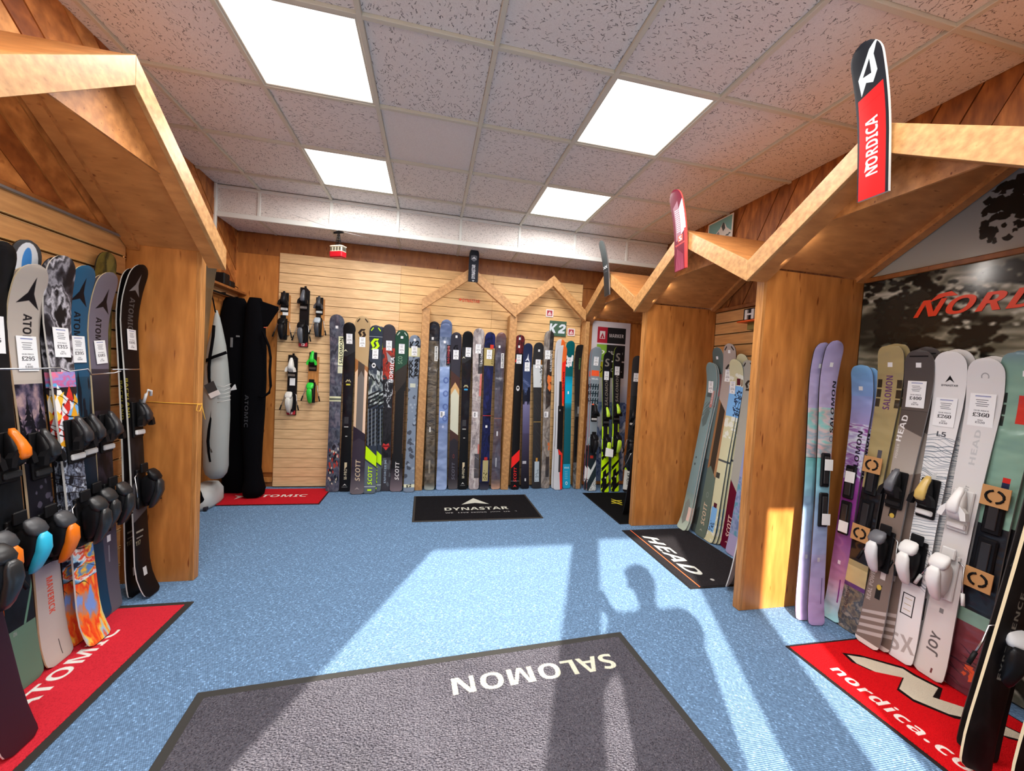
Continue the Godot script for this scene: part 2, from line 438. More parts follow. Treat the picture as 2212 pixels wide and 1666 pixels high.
# ------------------------------------------------------------------ camera, light, exposure
func set_view():
	var cam := Camera3D.new(); cam.name = "camera"; add_child(cam)
	cam.position = Vector3(1.5705, 1.315, 1.8517)
	cam.rotation = Vector3(-0.0359, -0.2084, 0.0547)
	cam.fov = rad_to_deg(2.0 * atan(833.0 / 840.32)); cam.near = 0.02; cam.far = 60.0; cam.current = true
	var e := Environment.new()
	e.background_mode = Environment.BG_SKY
	var sm := ProceduralSkyMaterial.new()
	sm.sky_top_color = rgb(120, 160, 215); sm.sky_horizon_color = rgb(214, 226, 238); sm.ground_bottom_color = rgb(150, 150, 150); sm.ground_horizon_color = rgb(205, 210, 215)
	sm.sky_energy_multiplier = 1.0; sm.ground_energy_multiplier = 0.8
	e.sky = Sky.new(); e.sky.sky_material = sm
	e.background_energy_multiplier = 1.3
	e.tonemap_mode = Environment.TONE_MAPPER_LINEAR
	e.tonemap_exposure = EXPOSURE
	e.sdfgi_enabled = true; e.ssao_enabled = true; e.ssil_enabled = true
	var we := WorldEnvironment.new(); we.name = "environment"; we.environment = e; add_child(we)
	var sun := DirectionalLight3D.new(); sun.name = "sun"; add_child(sun)
	var to_sun := Vector3(-0.4 * cos(0.5), sin(0.5), 0.917 * cos(0.5))
	sun.look_at_from_position(to_sun * 10.0, Vector3.ZERO)
	sun.light_energy = SUN; sun.light_color = Color(1.0, 0.96, 0.9); sun.light_angular_distance = 0.6; sun.shadow_enabled = true
	for c in PANELS:   # the flat light panels of the ceiling grid, those in view and those behind the camera
		var a := AreaLight3D.new(); a.name = uniq("panel_light"); add_child(a)
		a.position = Vector3((c[0] + 0.5) * 0.6, CEIL - 0.02, -(c[1] + 0.5) * 0.6); a.rotation_degrees = Vector3(-90, 0, 0)
		a.area_size = Vector2(0.56, 0.56); a.light_energy = PANEL_LIGHT; a.light_color = Color(1.0, 0.985, 0.97); a.shadow_enabled = true; a.area_range = 12.0
const EXPOSURE := 1.3
const SUN := 5.0
const PANEL_LIGHT := 1.6
const PANELS := [[1, 0], [4, 0], [1, 2], [4, 2], [1, -2], [4, -2], [1, -4], [4, -4]]

func tile_mesh(w: float, d: float, rot: int) -> Mesh:   # lay-in tile seen from below, printed on its underside; centre at origin
	var st := mk()
	bx(st, Vector3(0, 0.008, 0), Vector3(w, 0.016, d), 0.003)
	var m: ArrayMesh
	st.generate_normals(); m = st.commit()
	var mt := MeshDataTool.new(); mt.create_from_surface(m, 0)
	for i in mt.get_vertex_count():
		var v := mt.get_vertex(i)
		var q := Vector2(v.x / 0.6 + 0.5, v.z / 0.6 + 0.5)
		for k in rot: q = Vector2(q.y, 1.0 - q.x)
		mt.set_vertex_uv(i, q)
	var o := ArrayMesh.new(); mt.commit_to_surface(o)
	return o

func ceiling_and_soffit():
	var x0 := -0.36; var x1 := 4.1; var z0 := -2.1; var z1 := 3.0
	var st := mk(); bx(st, Vector3(1.87, CEIL + 0.09, 0.25), Vector3(4.6, 0.12, 5.6), 0.0)
	var ce := struct("ceiling", st, M.wall_paint)
	var full := []
	for k in 4: full.append(tile_mesh(0.578, 0.578, k))
	var r := RandomNumberGenerator.new(); r.seed = 12
	for i in range(-1, 7):
		for j in range(-5, 4):
			if [i, j] in PANELS: continue
			var ax := maxf(i * 0.6 + 0.011, x0); var bx_ := minf((i + 1) * 0.6 - 0.011, x1)
			var az := maxf(-(j + 1) * 0.6 + 0.011, z0); var bz := minf(-j * 0.6 - 0.011, z1)
			if bx_ - ax < 0.02 or bz - az < 0.02: continue
			var m: Mesh = full[r.randi() % 4] if bx_ - ax > 0.57 and bz - az > 0.57 else tile_mesh(bx_ - ax, bz - az, r.randi() % 4)
			var t := obj("ceiling_tile", m, M.tile2 if (i == 2 and j == 1) else M["tile%d" % (r.randi() % 2)], ce)
			t.position = Vector3((ax + bx_) / 2, CEIL + 0.003, (az + bz) / 2)
	for i in range(0, 7):
		var s := mk(); bx(s, Vector3(i * 0.6, CEIL - 0.004, 0.45), Vector3(0.024, 0.02, 5.1), 0.002); obj("grid_bar", s, M.grid, ce)
	for j in range(-4, 4):
		var s := mk(); bx(s, Vector3(1.87, CEIL - 0.0025, -j * 0.6), Vector3(4.46, 0.02, 0.024), 0.002); obj("grid_bar", s, M.grid, ce)
	# lit panels
	for c in PANELS:
		var cx: float = (c[0] + 0.5) * 0.6; var cz: float = -(c[1] + 0.5) * 0.6
		var nm: String = {[1, 0]: "largest-looking square ceiling light panel, on the ski rack side", [4, 0]: "square ceiling light panel nearest the black and red ski tip on the big gable", [1, 2]: "square ceiling light panel close to the bulkhead on the ski bag side", [4, 2]: "square ceiling light panel close to the bulkhead, beside the small gables"}.get(c, "square ceiling light panel behind the viewpoint, " + ("over the ski rack side" if c[0] == 1 else "over the mural side") + (", first row" if c[1] == -2 else ", row by the windows"))
		var p := thing("ceiling_light", nm, "ceiling light", Transform3D(Basis(), Vector3(cx, CEIL, cz)), "square light panels in the ceiling grid")
		var s := mk(); bx(s, Vector3(0, -0.001, 0), Vector3(0.552, 0.008, 0.552), 0.002)
		var em := mat(rgb(250, 250, 250), 0.5); em.emission_enabled = true; em.emission = Color(1, 0.99, 0.98); em.emission_energy_multiplier = 1.5
		if not M.has("lit"): M.lit = em
		obj("diffuser", s, M.lit, p)
		var f := mk()
		for k in [-1.0, 1.0]:
			bx(f, Vector3(k * 0.284, 0.0, 0), Vector3(0.016, 0.016, 0.584), 0.002); bx(f, Vector3(0, 0.0, k * 0.284), Vector3(0.552, 0.016, 0.016), 0.002)
		obj("frame", f, M.grid, p)
	# bulkhead that drops the ceiling in front of the back wall
	var core := mk(); bx(core, Vector3(1.87, (SOFF + CEIL) / 2 + 0.03, -2.32), Vector3(4.46, CEIL - SOFF + 0.02, 0.4), 0.0)
	var so := struct("trim_1", core, M.wall_paint); so.set_meta("label", "dropped bulkhead clad in ceiling tiles above the back wall")
	for i in range(-1, 7):
		var ax := maxf(i * 0.6 + 0.012, x0 + 0.02); var bx_ := minf((i + 1) * 0.6 - 0.012, 4.06)
		var cx := (ax + bx_) / 2
		var s := mk(); prism(s, [Vector2(ax - cx, 0), Vector2(bx_ - cx, 0), Vector2(bx_ - cx, 0.212), Vector2(ax - cx, 0.212)], 0.008)
		var t := obj("bulkhead_tile", s, M["tile%d" % (absi(i) % 2)], so); t.position = Vector3(cx, SOFF + 0.036, -2.112)
		var u := obj("bulkhead_tile", tile_mesh(bx_ - ax, 0.37, absi(i) % 4), M["tile%d" % (absi(i + 1) % 2)], so); u.position = Vector3(cx, SOFF + 0.001, -2.315)
		if i >= 0:
			var b := mk(); bx(b, Vector3(i * 0.6, SOFF + 0.14, -2.1), Vector3(0.024, 0.25, 0.012), 0.002); obj("grid_bar", b, M.white_trim, so)
			var b2 := mk(); bx(b2, Vector3(i * 0.6, SOFF + 0.0, -2.31), Vector3(0.024, 0.008, 0.38), 0.002); obj("grid_bar", b2, M.grid, so)
	var e := mk(); bx(e, Vector3(1.87, SOFF + 0.014, -2.098), Vector3(4.44, 0.042, 0.02), 0.003); obj("edge_trim", e, M.white_trim, so)
	var e2 := mk(); bx(e2, Vector3(1.87, CEIL - 0.016, -2.098), Vector3(4.44, 0.026, 0.016), 0.003); obj("edge_trim", e2, M.white_trim, so)
	var e3 := mk(); bx(e3, Vector3(-0.342, 2.45, -2.09), Vector3(0.026, 0.74, 0.03), 0.003)
	bx(e3, Vector3(-0.342, 2.03, -2.085), Vector3(0.022, 0.24, 0.025), 0.003)
	var tr := struct("trim_2", e3, M.white_trim); tr.set_meta("label", "white cable trunking running down the wall beside the bulkhead")

func plain_wall(called: String, c: Vector3, s: Vector3, m: Material) -> MeshInstance3D:
	var st := mk(); bx(st, c, s, 0.0)
	return struct(called, st, m)

# boards of a slat wall; origin at its lower left corner, x along the wall, z out of it
func slats(parent: Node, xf: Transform3D, w: float, y0: float, y1: float, pitch: float, cuts: Array, m: Array, lip: bool):
	var n := int(round((y1 - y0) / pitch))
	var xs := [0.0] + cuts + [w]
	for c in xs.size() - 1:
		for k in n:
			var a: float = xs[c]; var b: float = xs[c + 1]
			var yy := y0 + k * pitch
			var st := mk(); bx(st, Vector3((a + b) / 2, yy + pitch / 2, 0.009), Vector3(b - a - 0.001, pitch - (0.012 if lip else 0.0045), 0.018), 0.0025 if lip else 0.0012)
			var o := obj("slat_board", st, m[(c + k * 0) % m.size()], parent); o.transform = xf
	if lip:
		for k in n + 1:
			var st := mk(); bx(st, Vector3(w / 2, y0 + k * pitch + 0.0062, 0.012), Vector3(w, 0.0022, 0.016), 0.0005); bx(st, Vector3(w / 2, y0 + k * pitch - 0.0062, 0.012), Vector3(w, 0.0022, 0.016), 0.0005)
			var o := obj("groove_insert", st, M.groove_strip, parent); o.transform = xf

func planks(parent: Node, xf: Transform3D, region: Array, ang: float, wd: float, mats: Array, thick := 0.012):
	var reg := PackedVector2Array(region)
	var lo := Vector2(1e9, 1e9); var hi := -lo
	for q in reg: lo = lo.min(q); hi = hi.max(q)
	var ce := (lo + hi) / 2; var R := (hi - lo).length() / 2 + wd
	var d := Vector2.from_angle(ang); var nrm := d.orthogonal()
	var k := int(ceil(R / wd))
	for i in range(-k, k + 1):
		var a := ce + nrm * (i * wd + 0.003); var b := ce + nrm * ((i + 1) * wd - 0.003)
		var p := PackedVector2Array([a - d * R, a + d * R, b + d * R, b - d * R])
		for piece in Geometry2D.intersect_polygons(p, reg):
			if piece.size() < 3: continue
			var st := mk(); prism(st, Array(piece), thick + 0.002 * (absi(i * 7) % 3), xf, 0.0)
			obj("plank", st, mats[absi(i * 5 + 2) % mats.size()], parent)

func shell():
	var st := mk(); bx(st, Vector3(1.87, -0.05, 0.25), Vector3(4.7, 0.1, 5.7), 0.0)
	struct("floor", st, M.carpet)
	# back wall: varnished ply, slat wall in front of most of it
	var wb := plain_wall("wall_back", Vector3(1.87, 1.42, -2.56), Vector3(4.7, 2.84, 0.1), M.ply_dark)
	var s1 := mk(); bx(s1, Vector3(-0.15, 1.34, -2.505), Vector3(0.42, 2.38, 0.012), 0.001); obj("ply_panel", s1, M.ply, wb)
	var s2 := mk(); bx(s2, Vector3(1.87, 2.44, -2.503), Vector3(4.4, 0.2, 0.012), 0.001); obj("header_board", s2, M.ply_dark, wb)
	var s3 := mk(); bx(s3, Vector3(3.68, 0.99, -2.5), Vector3(0.82, 1.96, 0.016), 0.001); obj("ply_panel", s3, M.ply, wb)
	var xf := Transform3D(Basis(), Vector3(0.05, 0, -2.495))
	var bk := mk(); bx(bk, Vector3(1.66, 1.17, -2.497), Vector3(3.22, 2.34, 0.008), 0.0); obj("slat_backing", bk, M.groove, wb)
	slats(wb, xf, 3.22, 0.01, 2.345, 0.0985, [1.17, 2.16], [M.slat, M.slat_o, M.slat_o], false)
	var k1 := mk(); bx(k1, Vector3(-0.16, 0.075, -2.5), Vector3(0.4, 0.05, 0.014), 0.002); struct("baseboard_back", k1, M.pine)
	# left wall: recess beside the bags, thick part carrying the left bay
	var wl := plain_wall("wall_left", Vector3(-0.41, 1.42, -1.6), Vector3(0.1, 2.84, 1.85), M.ply)
	var wl2 := plain_wall("wall_left_front", Vector3(-0.28, 1.42, 1.18), Vector3(0.36, 2.84, 3.75), M.slat_side)
	planks(wl, Transform3D(Basis(Vector3(0, 0, -1), Vector3(0, 1, 0), Vector3(1, 0, 0)), Vector3(-0.359, 0, 0)), [Vector2(0.7, 1.93), Vector2(2.5, 1.93), Vector2(2.5, 2.82), Vector2(0.7, 2.82)], deg_to_rad(-42), 0.11, [M.cedar0, M.cedar1, M.dark_plank1])
	planks(wl2, Transform3D(Basis(Vector3(0, 0, -1), Vector3(0, 1, 0), Vector3(1, 0, 0)), Vector3(-0.099, 0, 0)), [Vector2(-1.0, 1.94), Vector2(0.7, 1.94), Vector2(0.7, 2.82), Vector2(-1.0, 2.82)], deg_to_rad(-41), 0.105, [M.cedar0, M.cedar2, M.cedar1, M.cedar0])
	var bk2 := mk(); bx(bk2, Vector3(-0.097, 0.97, 0.03), Vector3(0.008, 1.94, 1.42), 0.0); obj("slat_backing", bk2, M.groove, wl2)
	slats(wl2, Transform3D(Basis(Vector3(0, 0, -1), Vector3(0, 1, 0), Vector3(1, 0, 0)), Vector3(-0.095, 0, 0.74)), 1.42, 0.02, 1.92, 0.1, [], [M.slat_side], true)
	var rail := mk(); bx(rail, Vector3(-0.082, 1.932, 0.03), Vector3(0.03, 0.022, 1.42), 0.003); obj("cap_rail", rail, M.ply_dark, wl2)
	var rail2 := mk(); bx(rail2, Vector3(-0.064, 1.918, 0.03), Vector3(0.006, 0.012, 1.40), 0.002); obj("cap_channel", rail2, M.edge_steel, wl2)
	# right wall
	var wr := plain_wall("wall_right", Vector3(4.16, 1.42, 0.25), Vector3(0.1, 2.84, 5.7), M.ply_dark)
	var rx := Transform3D(Basis(Vector3(0, 0, 1), Vector3(0, 1, 0), Vector3(-1, 0, 0)), Vector3(4.11, 0, 0))
	planks(wr, rx, [Vector2(-2.5, 1.96), Vector2(2.9, 1.96), Vector2(2.9, 2.82), Vector2(-2.5, 2.82)], deg_to_rad(62), 0.14, [M.dark_plank0, M.dark_plank1, M.dark_plank0])
	var bk3 := mk(); bx(bk3, Vector3(4.108, 0.98, -0.66), Vector3(0.006, 1.96, 1.2), 0.0); obj("slat_backing", bk3, M.groove, wr)
	slats(wr, Transform3D(Basis(Vector3(0, 0, 1), Vector3(0, 1, 0), Vector3(-1, 0, 0)), Vector3(4.107, 0, -1.26)), 1.2, 0.045, 1.945, 0.1, [], [M.slat_side], true)
	var r3 := mk(); bx(r3, Vector3(4.09, 1.962, -0.66), Vector3(0.03, 0.03, 1.2), 0.003); obj("cap_rail", r3, M.ply_dark, wr)
	var s4 := mk(); bx(s4, Vector3(4.1, 0.98, -1.9), Vector3(0.016, 1.96, 1.2), 0.001); obj("ply_panel", s4, M.ply, wr)
	var gs := mk(); bx(gs, Vector3(1.5, -0.2, 8.2), Vector3(24, 0.1, 10), 0.0); var gd := struct("ground", gs, mat(rgb(206, 206, 204), 0.9))
	# shop front behind the camera: glazed openings that let the sun in
	var fr := mk()
	for a in [[-0.4, -0.13, 0.0, 2.84], [1.0, 1.15, 0.0, 2.84], [1.9, 2.16, 0.0, 2.84], [2.42, 4.2, 0.0, 2.84], [-0.13, 1.0, 2.41, 2.84], [1.15, 1.9, 2.45, 2.84], [2.16, 2.42, 2.45, 2.84], [-0.13, 1.0, 0.0, 0.3], [1.15, 1.9, 0.0, 0.3], [2.16, 2.42, 0.0, 0.3]]:
		bx(fr, Vector3((a[0] + a[1]) / 2, (a[2] + a[3]) / 2, 3.05), Vector3(a[1] - a[0], a[3] - a[2], 0.1), 0.0)
	struct("wall_front", fr, M.wall_paint)
	var gm := mat(Color(0.92, 0.96, 0.95, 0.06), 0.02); gm.transparency = BaseMaterial3D.TRANSPARENCY_ALPHA
	var i := 1
	for a in [[-0.13, 1.0], [1.15, 1.9], [2.16, 2.42]]:
		var w := mk()
		for k in [a[0] + 0.012, a[1] - 0.012]: bx(w, Vector3(k, 1.37, 3.05), Vector3(0.024, 2.14, 0.06), 0.003)
		var win := struct("window_%d" % i, w, M.white_trim)
		var g := mk(); bx(g, Vector3((a[0] + a[1]) / 2, 1.37, 3.05), Vector3(a[1] - a[0] - 0.048, 2.12, 0.006), 0.0); obj("glass_pane", g, gm, win)
		i += 1

# one display bay: little roof with zigzag front. xf maps local (x along the wall, y up, z out from the wall towards the room, front board at z = dep)
func gable(called: String, label: String, xf: Transform3D, x0: float, x1: float, low: float, high: float, dep: float, infill_z: float, infill_y: float, box_: float, roof := true, back := 0.0, thick := 0.115) -> Node3D:
	var g := thing(called, label, "display gable", Transform3D(), "zigzag display gables")
	var xc := (x0 + x1) / 2; var sl := (high - low) / (xc - x0)
	for s in [0, 1]:
		var xa: float = x0 if s == 0 else x1
		var st := mk()
		prism(st, [Vector2(xa, low - thick), Vector2(xc, high - thick), Vector2(xc, high), Vector2(xa, low)], 0.02, xf * Transform3D(Basis(), Vector3(0, 0, dep - 0.02)), 0.0015)
		obj("fascia_board", st, M.fascia, g)
		var u := mk()   # box beam behind the front board
		prism(u, [Vector2(xa, low - thick + 0.004), Vector2(xc, high - thick + 0.004), Vector2(xc, high - 0.06), Vector2(xa, low - 0.06)], box_ - 0.02, xf * Transform3D(Basis(), Vector3(0, 0, dep - box_)))
		obj("beam", u, M.ply_h, g)
		if roof:
			var r := mk()
			prism(r, [Vector2(xa, low - 0.022), Vector2(xc, high - 0.022), Vector2(xc, high - 0.004), Vector2(xa, low - 0.004)], dep - 0.02 - back, xf * Transform3D(Basis(), Vector3(0, 0, back)))
			obj("roof_panel", r, M.ply_h, g)
			var b := mk()
			prism(b, [Vector2(xa, low - 0.05), Vector2(xc, high - 0.05), Vector2(xc, high - 0.022), Vector2(xa, low - 0.022)], 0.055, xf * Transform3D(Basis(), Vector3(0, 0, back + 0.004)))
			obj("roof_batten", b, M.ply_h, g)
	if infill_y > 0:
		var st := mk(); var dx := (high - 0.022 - infill_y) / sl
		prism(st, [Vector2(xc - dx, infill_y), Vector2(xc + dx, infill_y), Vector2(xc, high - 0.024)], 0.012, xf * Transform3D(Basis(), Vector3(0, 0, infill_z)))
		obj("infill_panel", st, M.ply_h, g)
		if called != "left_gable":
			var t := mk()
			var p0 := Vector3(x0 + 0.06, low + 0.06 * sl - 0.045, dep - box_ - 0.012); var p1 := Vector3(xc - dx * 0.95, high - dx * 0.95 * sl - 0.045, dep - box_ - 0.012)
			tube(t, [xf * p0, xf * p1], 0.008, 8)
			if not M.has("lit_batten"):
				M.lit_batten = mat(rgb(240, 240, 244), 0.4); M.lit_batten.emission_enabled = true; M.lit_batten.emission = Color(1, 0.98, 0.97); M.lit_batten.emission_energy_multiplier = 0.9
			obj("light_batten", t, M.lit_batten, g)
			var q: Vector3 = xf * ((p0 + p1) / 2 + Vector3(0.012, -0.014, -0.012))
			var la := AreaLight3D.new(); la.name = "light_batten_lamp"; g.add_child(la); la.look_at_from_position(q, xf * Vector3(xc, 1.3, 0.0)); la.area_size = Vector2(0.03, 0.2); la.light_energy = 0.07; la.light_color = Color(1, 0.97, 0.94); la.shadow_enabled = true; la.area_range = 6.0
	return g

func bays():
	var R := Transform3D(Basis(Vector3(0, 0, 1), Vector3(0, 1, 0), Vector3(-1, 0, 0)), Vector3(4.09, 0, 0))     # right wall: local x = world z
	var Lf := Transform3D(Basis(Vector3(0, 0, -1), Vector3(0, 1, 0), Vector3(1, 0, 0)), Vector3(-0.074, 0, 0))   # left wall: local x = -world z
	var B := Transform3D(Basis(), Vector3(0, 0, -2.475))
	gable("right_gable", "large zigzag wooden gable over the snow-forest mural, black and red ski tip on its peak", R, -0.03, 1.19, 2.005, 2.39, 0.82, 0.68, 2.115, 0.13)
	gable("right_gable", "zigzag wooden gable over the pale green skis, burgundy ski tip on its peak", R, -1.265, -0.03, 2.005, 2.39, 0.82, 0.68, 2.115, 0.13)
	gable("right_gable", "wooden corner gable above the brand banner, grey ski tip on its peak", R, -2.47, -1.265, 2.02, 2.39, 0.82, 0.68, 2.115, 0.13)
	gable("right_gable", "wooden gable continuing past the edge of the photo next to the mural bay", R, 1.19, 2.41, 2.005, 2.39, 0.82, 0.68, 2.115, 0.13)
	gable("left_gable", "large zigzag wooden gable above the skis with the red doormat, cedar planks behind it", Lf, -0.74, 0.68, 1.916, 2.455, 0.48, 0.39, 2.127, 0.09)
	var lb := thing("gable_lamp", "strip lamp tucked behind the near board of the left gable, over the ski rack", "lamp")
	var lt := mk(); tube(lt, [Vector3(0.24, 2.27, 0.14), Vector3(0.24, 2.0, 0.52)], 0.012, 10); obj("lamp_tube", lt, M.lit, lb)
	var la := AreaLight3D.new(); la.name = "gable_lamp_light"; lb.add_child(la); la.position = Vector3(0.235, 2.12, 0.315); la.look_at_from_position(la.position, Vector3(0.0, 1.75, -0.1)); la.area_size = Vector2(0.05, 0.4); la.light_energy = 0.10; la.light_color = Color(1, 0.95, 0.88); la.shadow_enabled = true; la.area_range = 8.0
	gable("back_gable", "narrow wooden gable on the back wall with a dark ski tip on its peak", B, 1.455, 2.455, 2.015, 2.395, 0.165, 0.0, 0.0, 0.06, false)
	gable("back_gable", "narrow wooden gable on the back wall without a ski tip, above the green sign", B, 2.455, 3.262, 2.04, 2.4, 0.165, 0.0, 0.0, 0.06, false)
	# divider panels: ply board with a softwood front edge
	for d in [["divider_panel", "orange varnished divider panel with ski pairs leaning beside the mural", 3.40, 4.09, -0.05, 1.972, 1, "pine"], ["divider_panel", "orange varnished divider panel between the brand banner bay and the pale green skis", 3.40, 4.09, -1.285, 1.972, 1, "pine"],
			["divider_panel", "orange varnished divider panel at the far end of the mural bay, past the photo edge", 3.40, 4.09, 1.19, 1.972, 1, "pine"], ["divider_panel", "orange varnished divider panel beside the tall black ski pair and the ski bags", -0.09, 0.262, -0.711, 1.945, -1, "pine"], ["divider_panel", "orange varnished divider panel at the near end of the left ski rack", -0.09, 0.262, 0.765, 1.945, -1, "pine"]]:
		var x0: float = d[2]; var x1: float = d[3]; var z: float = d[4]; var h: float = d[5]
		var o := thing(d[0], d[1], "divider panel", Transform3D(Basis(), Vector3(0, 0, 0)), "varnished divider panels")
		var st := mk(); bx(st, Vector3((x0 + x1) / 2, h / 2, z), Vector3(x1 - x0, h, 0.046), 0.001); obj("panel", st, M.ply, o)
		var fx := x0 - 0.009 if d[6] == 1 else x1 + 0.009
		var s2 := mk(); bx(s2, Vector3(fx, h / 2, z), Vector3(0.018, h, 0.05), 0.003); obj("edge_board", s2, M.pine, o)
		var s3 := mk(); bx(s3, Vector3(fx + (0.012 if d[6] == 1 else -0.012), h / 2, z - 0.004), Vector3(0.01, h, 0.056), 0.002); obj("edge_lip", s3, M.pine, o)
	for p in [[1.5, "square wooden post at the ski bag side of the dark-tipped narrow gable"], [2.434, "square wooden post between the two narrow gables"], [3.3, "square wooden post where the back wall meets the corner gable"]]:
		var o := thing("gable_post", p[1], "post", Transform3D(Basis(), Vector3(p[0], 0, -2.4)), "posts under the narrow gables")
		var st := mk(); bx(st, Vector3(0, 0.965, 0), Vector3(0.082 if p[0] < 3 else 0.05, 1.93, 0.135), 0.004); obj("post_core", st, M.fascia, o)

# ------------------------------------------------------------------ topsheet prints (u left to right, v = 0 at the tip)
const NEON := Color(0.76, 0.95, 0.07)
func sticker(c: Cv, u := 0.5, v := 0.045): c.rect(u - 0.09, v - 0.008, u + 0.09, v + 0.008, rgb(232, 234, 236))
func slots(c: Cv, col: Color):
	c.poly([0.14, 0.03, 0.32, 0.012, 0.36, 0.017, 0.18, 0.036], col); c.poly([0.86, 0.03, 0.68, 0.012, 0.64, 0.017, 0.82, 0.036], col)
func lab(c: Cv, u0, v0, u1, v1, col: Color, s: String, tc: Color):   # stuck-on paper label with upright lettering
	c.rect(u0, v0, u1, v1, col)
	if s: c.text(s, (u0 + u1) / 2, (v0 + v1) / 2, (v1 - v0) * c.h * 0.9, (u1 - u0) * c.w * 0.55, -90, tc)
func code(c: Cv, u, v):   # barcode sticker
	c.rect(u - 0.2, v - 0.018, u + 0.2, v + 0.018, rgb(235, 236, 238))
	for k in 9: c.rect(u - 0.14, v - 0.014 + k * 0.003, u + 0.02, v - 0.0128 + k * 0.003 + 0.0006 * (k % 3), rgb(40, 40, 45))
func design(n: String) -> Cv:
	var K := rgb(20, 20, 22)
	var c := Cv.new(self, 96, 1024, K)
	match n:
		"A1":
			c.marble(1, 0.03, 0, 1, [rgb(52, 57, 70), rgb(92, 96, 108), rgb(66, 68, 84), rgb(104, 100, 112)], 0.5); sticker(c, 0.5, 0.07)
			lab(c, 0.6, 0.12, 0.97, 0.285, rgb(214, 216, 172), "SALOMON", K); lab(c, 0.6, 0.29, 0.97, 0.33, rgb(206, 208, 180), "", K)
			c.rect(0, 0.462, 1, 0.49, rgb(205, 208, 168)); c.rect(0.1, 0.472, 0.9, 0.484, rgb(90, 96, 84))
			c.blobs(2, 16, 0.1, 0.70, 0.9, 0.95, 4, 12, 1.6, rgb(32, 32, 40)); c.blobs(3, 12, 0.2, 0.76, 0.8, 0.94, 3, 8, 2.2, rgb(172, 62, 50)); c.blobs(4, 14, 0.2, 0.74, 0.8, 0.96, 2, 6, 1.6, rgb(205, 196, 176))
		"A2", "B4":
			c.poly([0, 0.1, 1, 0.1, 1, 0.165, 0, 0.215], rgb(42, 43, 47)); c.shape(L_DYN, 0.22, 0.165, 26, 16, 0, rgb(208, 206, 180))
			c.marble(5, 0.02, 0.2, 0.62, [rgb(14, 14, 18), rgb(30, 20, 24), rgb(20, 20, 30), rgb(36, 36, 40)], 0.6)
			c.rect(0.3, 0.56, 0.62, 0.6, rgb(60, 60, 64)); c.rect(0.3, 0.615, 0.62, 0.622, rgb(170, 170, 165)); c.rect(0.42, 0.672, 0.58, 0.678, rgb(180, 180, 175))
			var lc: Color = rgb(196, 190, 70) if n == "A2" else rgb(60, 160, 214)
			c.shape([-0.6, 0.4, -0.2, -0.5, 0.0, -0.1, 0.2, -0.5, 0.6, 0.4, 0.35, 0.4, 0.2, -0.1, 0.0, 0.3, -0.2, -0.1, -0.35, 0.4], 0.5, 0.345, 36, 20, 0, rgb(196, 186, 140)); c.rect(0.34, 0.362, 0.66, 0.372, lc)
			c.poly([0.42, 0.83, 0.62, 0.83, 0.62, 0.855, 0.42, 0.872], rgb(212, 198, 162)); c.text("M-PRO", 0.52, 0.9, 62, 22, -90, rgb(214, 206, 176)); c.shape(L_DYN, 0.5, 0.962, 24, 13, 0, rgb(220, 220, 215)); c.text("DYNASTAR", 0.5, 0.975, 40, 5, 0, rgb(160, 160, 160))
		"A3":
			c.im.fill(rgb(158, 104, 60)); c.rect(0.28, 0.2, 0.7, 0.7, rgb(74, 62, 54))
			c.poly([0, 0.33, 0.28, 0.30, 0.28, 0.7, 0, 0.7], rgb(222, 190, 156)); c.poly([0.7, 0.30, 1, 0.33, 1, 0.7, 0.7, 0.7], rgb(226, 196, 170)); c.poly([0.5, 0.31, 0.7, 0.35, 0.7, 0.7, 0.28, 0.7, 0.28, 0.35], rgb(112, 106, 102))
			c.poly([0, 0, 1, 0, 1, 0.295, 0, 0.235], rgb(176, 150, 110)); c.poly([0, 0.615, 1, 0.675, 1, 1, 0, 1], rgb(44, 36, 50)); c.grad(0.84, 1, rgb(46, 40, 52), rgb(112, 104, 108)); c.poly([0, 0.72, 0.5, 0.69, 1, 0.72, 1, 0.85, 0, 0.85], rgb(58, 50, 62))
			slots(c, rgb(40, 30, 26)); scott(c, 0.47, 0.098, 46, rgb(42, 32, 28)); c.text("SCOTT", 0.5, 0.87, 118, 30, -90, rgb(200, 180, 150), false, 0.15); c.shape(L_DYN, 0.5, 0.97, 24, 14, 0, rgb(160, 150, 150))
		"A4":
			c.im.fill(rgb(48, 56, 70)); c.marble(8, 0.03, 0.27, 0.48, [rgb(48, 56, 70), rgb(140, 150, 150), rgb(196, 204, 206), rgb(80, 92, 84), rgb(50, 56, 66)], 0.4)
			for k in 8: c.poly([-0.1 + 0.3 * (k % 4), 0.2 + 0.02 * k, 0.02 + 0.3 * (k % 4), 0.2 + 0.02 * k, 0.3 + 0.3 * (k % 4), 0.235 + 0.02 * k, 0.2 + 0.3 * (k % 4), 0.235 + 0.02 * k], rgb(16, 18, 22))
			for k in 13: c.poly([0.1, 0.42 + 0.025 * k, 0.9, 0.385 + 0.025 * k, 0.9, 0.397 + 0.025 * k, 0.1, 0.432 + 0.025 * k], rgb(24, 26, 30))
			for k in 6: c.poly([0.15 + 0.25 * (k % 3), 0.5, 0.2 + 0.25 * (k % 3), 0.5, 0.3 + 0.25 * (k % 3), 0.72, 0.24 + 0.25 * (k % 3), 0.72], rgb(132, 140, 144))
			c.poly([0, 0.8, 1, 0.86, 1, 1, 0, 1], rgb(92, 102, 112)); c.poly([0, 0.71, 1, 0.79, 1, 0.85, 0, 0.79], NEON); c.rect(0, 0.958, 1, 0.962, rgb(190, 196, 200))
